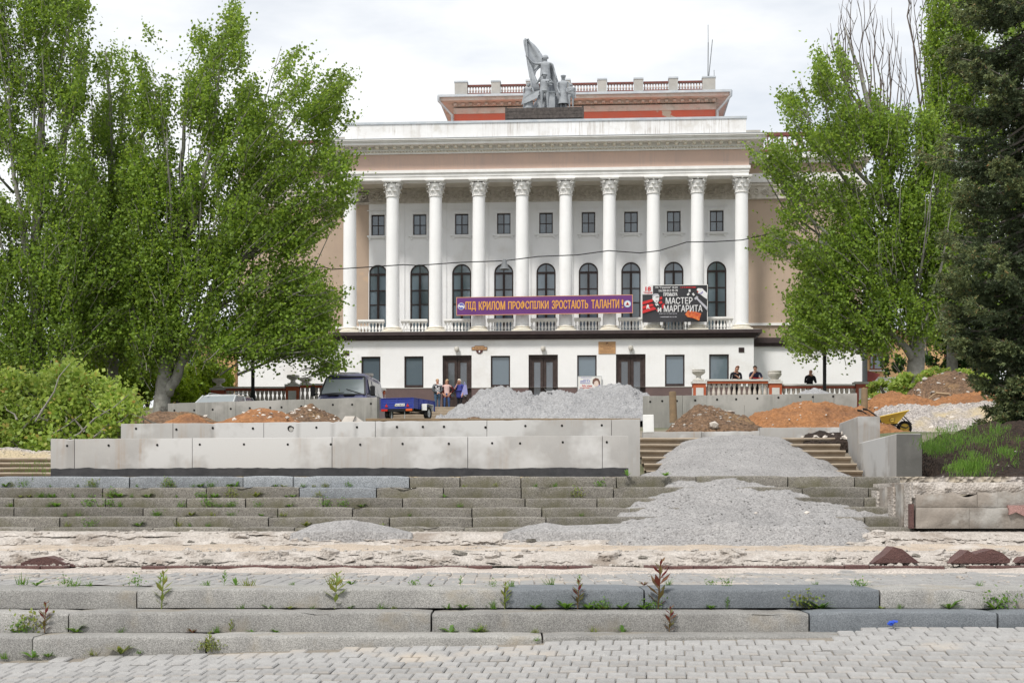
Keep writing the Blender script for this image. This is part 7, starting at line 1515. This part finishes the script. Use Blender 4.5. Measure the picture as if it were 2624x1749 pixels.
quads('needles', VV[~tipm], mt['needle'], sp); quads('shoot_tips', VV[tipm], mt['needletip'], sp)

# ---------------------------------------------------------------- bank, grass, weeds on the right
heap('soil_bank', 'dark dug soil bank behind the broken flank wall under the spruce', 'soil bank', [(2360,1228),(2400,1220),(2450,1200),(2500,1180),(2560,1168),(2640,1160),(2740,1150),(2880,1140)], 18.6, 1242, 1.8, 2.2, 'darksoil_shade', .07, 31., 1.0, stones=60, ssz=(.01, .03))
heap('soil_bank', 'grassy earth bank between wing wall and spruce', 'soil bank', [(2355,1190),(2375,1130),(2420,1112),(2480,1098),(2540,1085),(2640,1075),(2760,1070)], 21.5, 1220, 1.4, 2.5, 'darksoil_shade', .06, 33., 1.0)
def grass_patch(label, pts, n, h, Yf, name='grass', spread=.12):
    V = []
    for _ in range(n):
        a, c_, Y = random.choice(pts); b_ = np.array(tuple(P(a + random.gauss(0, 14), c_ + random.gauss(0, 7), Y + random.gauss(0, spread)))); hh = h * random.uniform(.5, 1.2); l = np.array([random.gauss(0, .45), random.gauss(-.1, .35), 1.]) * hh; w = np.array([random.gauss(0, 1), random.gauss(0, .5), 0]); w = w / (np.linalg.norm(w) + 1e-6) * .0055 * (h / .15)
        m_ = b_ + l * .55 + np.array([0, 0, .02]); V += [[b_ - w, b_ + w, m_ + w * .8, m_ - w * .8], [m_ - w * .8, m_ + w * .8, b_ + l + np.array([l[0], l[1], -.25*hh]) * .5 + w * .1, b_ + l + np.array([l[0], l[1], -.25*hh]) * .5 - w * .1]]
    return tag(quads(name, np.array(V), mt['grass']), label, 'grass', kind='stuff')
gp_ = [(random.uniform(2450, 2610), random.uniform(1130, 1205), 18.2 + random.uniform(-.3, .5)) for _ in range(22)] + [(x + random.gauss(0, 8), lerp(1118, 1092, (x - 2370) / 190) + random.uniform(-6, 40), 20.2 + random.uniform(-.3, .8)) for x in range(2372, 2565, 5)] + [(x, 1150 + random.uniform(-14, 10), 19.8) for x in range(2370, 2440, 6)]
grass_patch('lush green grass tufts on the bank beside the wing wall', [p for p in gp_ if fbm(p[0] * .03, p[1] * .05, 2.) > -.12], 2600, .075, 20)
grass_patch('green grass clump in front of the dark soil bank', [(2490 + random.gauss(0, 20), 1208 + random.gauss(0, 11), 17.2) for _ in range(24)], 800, .085, 17)
grass_patch('grass growing on the old steps left of the coated wall', [(x, y, 23.4) for x in (40, 60, 80, 105, 118) for y in (1192, 1216)] + [(105, 1214, 22.8)], 260, .07, 23, spread=.05)
# weeds in the joints of the stairs
def weed_mesh(kind):
    V = []; rr = random
    if kind == 'rosette':
        for k in range(11):
            a = rr.uniform(0, 6.28); L = rr.uniform(.05, .10); d = np.array([math.cos(a), math.sin(a) * .6 - .2, rr.uniform(.25, 1.1)]); d /= np.linalg.norm(d); w = np.array([-math.sin(a), math.cos(a), 0]) * L * .16; m_ = d * L * .6
            V += [[-w * .3, w * .3, m_ + w, m_ - w], [m_ - w, m_ + w, d * L + np.array([d[0]*.02, d[1]*.02, -.012]) + w * .1, d * L + np.array([d[0]*.02, d[1]*.02, -.012]) - w * .1]]
    elif kind == 'tuft':
        for k in range(26):
            a = rr.uniform(0, 6.28); L = rr.uniform(.025, .07); d = np.array([math.cos(a) * .8, math.sin(a) * .5 - .2, rr.uniform(.4, 1.2)]); b_ = np.array([rr.gauss(0, .02), rr.gauss(0, .008), 0]); w = np.array([-math.sin(a), math.cos(a), 0]) * .0035
            V += [[b_ - w, b_ + w, b_ + d * L + w * .3, b_ + d * L - w * .3]]
    elif kind == 'bushy':
        for k in range(110):
            c_ = np.array([rr.gauss(0, .045), rr.gauss(-.01, .02), abs(rr.gauss(.045, .03))]); L = rr.uniform(.012, .028); d = rr.gauss(0, 1), rr.gauss(0, 1), rr.gauss(.3, 1); d = np.array(d) / np.linalg.norm(d); w = np.cross(d, [rr.gauss(0,1), rr.gauss(0,1), rr.gauss(0,1)]); w = w / np.linalg.norm(w) * L * .3; V += [[c_ - d*L*.5, c_ + w, c_ + d*L*.5, c_ - w]]
    elif kind == 'stalk':
        H = .17; V += [[np.array([-.003, 0, 0]), np.array([.003, 0, 0]), np.array([.014, 0, H]), np.array([.008, 0, H])]]
        for k in range(17):
            z = H * (k + 1) / 18; a = k * 2.4; L = .035 + .035 * math.sin(math.pi * min(1, (k + 3) / 17)); d = np.array([math.cos(a), math.sin(a) * .6, .75]); d /= np.linalg.norm(d); w = np.array([-math.sin(a), math.cos(a), .1]) * L * .17; b_ = np.array([.011 * z / H, 0, z]); V += [[b_, b_ + d * L * .5 + w, b_ + d * L, b_ + d * L * .5 - w]]
    return np.array(V)
wm_ = {}
def weed(kind, mat, px, yf, z, sc, label, group, dy=.012):
    key = (kind, mat, random.randrange(3))
    if key not in wm_:
        o = quads('weed', weed_mesh(kind), mt[mat]); wm_[key] = o.data; bpy.data.objects.remove(o)
    o = link('weed', wm_[key], None, (X_(px, yf), yf - dy, z), (0, 0, random.uniform(-.5, .5))); o.scale = (sc, sc, sc * random.uniform(.85, 1.15)); return tag(o, label, 'weed', group)
zB, zC = Z_(1567, 9.15), Z_(1630, 8.87); gA, gB, gC, gL, gU = 'weeds at the foot of the top granite row', 'weeds at the foot of the middle granite row', 'weeds at the foot of the lowest granite row', 'weeds on the landing edge', 'weeds on the weathered upper steps'
def Lb(k, where): return {'rosette': 'broad-leaved green weed ', 'tuft': 'small tuft of green weed ', 'bushy': 'bushy fine-leaved weed ', 'stalk': 'upright leafy weed stalk '}[k] + where
for k, px, s_ in (('rosette', 690, .6), ('rosette', 742, .75), ('tuft', 620, .6), ('rosette', 897, .45), ('tuft', 980, .7), ('rosette', 1147, .55), ('rosette', 1187, .8), ('tuft', 1262, .9), ('rosette', 1372, 1.), ('rosette', 1450, 1.05), ('rosette', 1508, .9), ('bushy', 1530, .7), ('rosette', 1548, .8), ('bushy', 1555, .5), ('rosette', 1594, .8), ('rosette', 1650, .9), ('bushy', 1668, .8), ('rosette', 1820, .6), ('stalk', 1862, .4), ('rosette', 2090, 1.45), ('bushy', 2060, 1.1), ('rosette', 2105, 1.3), ('rosette', 2430, 1.25), ('rosette', 2545, 1.35), ('bushy', 2560, 1.2), ('tuft', 2305, .6), ('tuft', 1010, .5), ('tuft', 800, .5), ('rosette', 2258, .45)):
    weed(k, 'weed' if random.random() < .85 else 'weedyel', px, 9.45, zB, s_, Lb(k, 'rooted under the top granite slab row'), gA)
for px, s_, m_ in ((415, 1.35, 'weedyel'), (858, 1.6, 'weedyel'), (1293, .95, 'weedyel'), (1480, 1.05, 'weedred'), (1686, 1.75, 'weedred')): weed('stalk', m_, px, 9.45, zB, s_, 'tall reddish weed stalk at px' if 0 else {'weedred': 'tall red-leaved weed stalk before the top granite slab row', 'weedyel': 'tall yellowish weed stalk before the top granite slab row'}[m_], gA)
for k, px, s_, m_ in (('rosette', 40, .75, 'weed'), ('bushy', 75, 1.3, 'weedyel'), ('bushy', 60, 1.0, 'weed'), ('rosette', 195, 1.05, 'weed'), ('tuft', 310, .6, 'weed'), ('rosette', 495, .5, 'weedred'), ('tuft', 555, .7, 'weed'), ('rosette', 645, .45, 'weed'), ('rosette', 708, .45, 'weed'), ('rosette', 1155, .85, 'weed'), ('rosette', 1222, .95, 'weed'), ('bushy', 1235, .5, 'weedyel'), ('tuft', 1520, .7, 'weedyel'), ('rosette', 1595, .75, 'weed'), ('tuft', 1370, .6, 'weedyel'), ('stalk', 115, 1.0, 'weedred'), ('stalk', 1714, 1.0, 'weedred'), ('stalk', 592, .45, 'weedyel')): weed(k, m_, px, 9.15, zC, s_, Lb(k, 'rooted under the middle granite slab row') if k != 'stalk' else 'red weed stalk before the middle granite slab row', gB)
for k, px, s_, m_ in (('rosette', 85, .85, 'weed'), ('rosette', 125, .7, 'weed'), ('rosette', 310, 1.05, 'weedyel'), ('tuft', 240, .8, 'weedyel'), ('bushy', 525, .8, 'weedyel'), ('stalk', 535, .75, 'weedyel'), ('bushy', 555, .6, 'weedyel'), ('tuft', 1375, .5, 'weed'), ('tuft', 12, .8, 'weed'), ('tuft', 360, .5, 'weed')): weed(k, m_, px, 8.87, zp(X_(px, 8.87), 8.87) + .004, s_, Lb(k, 'where paving meets the lowest granite row'), gC)
for k, px, s_, m_ in (('tuft', 60, 1.1, 'weed'), ('rosette', 95, .9, 'weed'), ('bushy', 170, .7, 'weed'), ('tuft', 195, 1., 'weed'), ('tuft', 230, .7, 'weed'), ('bushy', 350, .7, 'weed'), ('stalk', 412, .55, 'weed'), ('tuft', 530, .8, 'weed'), ('stalk', 575, .55, 'weed'), ('rosette', 605, .7, 'weed'), ('tuft', 640, 1., 'weedyel'), ('tuft', 750, .5, 'weed'), ('rosette', 900, .9, 'weed'), ('tuft', 860, 1.2, 'weedyel'), ('bushy', 1060, .5, 'weed'), ('rosette', 1105, .5, 'weed'), ('stalk', 1180, .4, 'weed'), ('bushy', 1265, .45, 'weed'), ('tuft', 1310, .8, 'weed'), ('tuft', 1410, .9, 'weed'), ('stalk', 1482, .5, 'weed'), ('rosette', 1650, .5, 'weedred'), ('tuft', 1710, .7, 'weed'), ('bushy', 1820, .5, 'weed'), ('bushy', 1860, .5, 'weed'), ('bushy', 2195, .6, 'weed'), ('tuft', 2215, .7, 'weed'), ('tuft', 2090, .5, 'weed'), ('tuft', 2510, .6, 'weed')):
    weed(k, m_, px, 9.72 + random.random() * .25, ZL + .002, s_, Lb(k, 'on the gritty landing above the granite rows'), gL)
rr = random.Random(8)
for k in range(95):
    r = rr.choice((1, 2, 3, 4, 5, 5, 4, 3)); yf, _ = UPR[r]; z = UPR[r-1][1]; px = rr.choice((rr.uniform(5, 900), rr.uniform(5, 1600), rr.uniform(5, 600))); kd = rr.choice(('tuft', 'tuft', 'bushy', 'rosette'))
    weed(kd, rr.choice(('weed', 'weed', 'weedyel')), px, yf, z, rr.uniform(.5, 1.1), Lb(kd, 'in the joints of the weathered upper steps'), gU)
for px in (1608, 1705): weed('rosette', 'weed', px, 15.55, UPR[5][1], .9, 'broad-leaved green weed on the top step edge near the gravel', 'weeds on the top step edge')
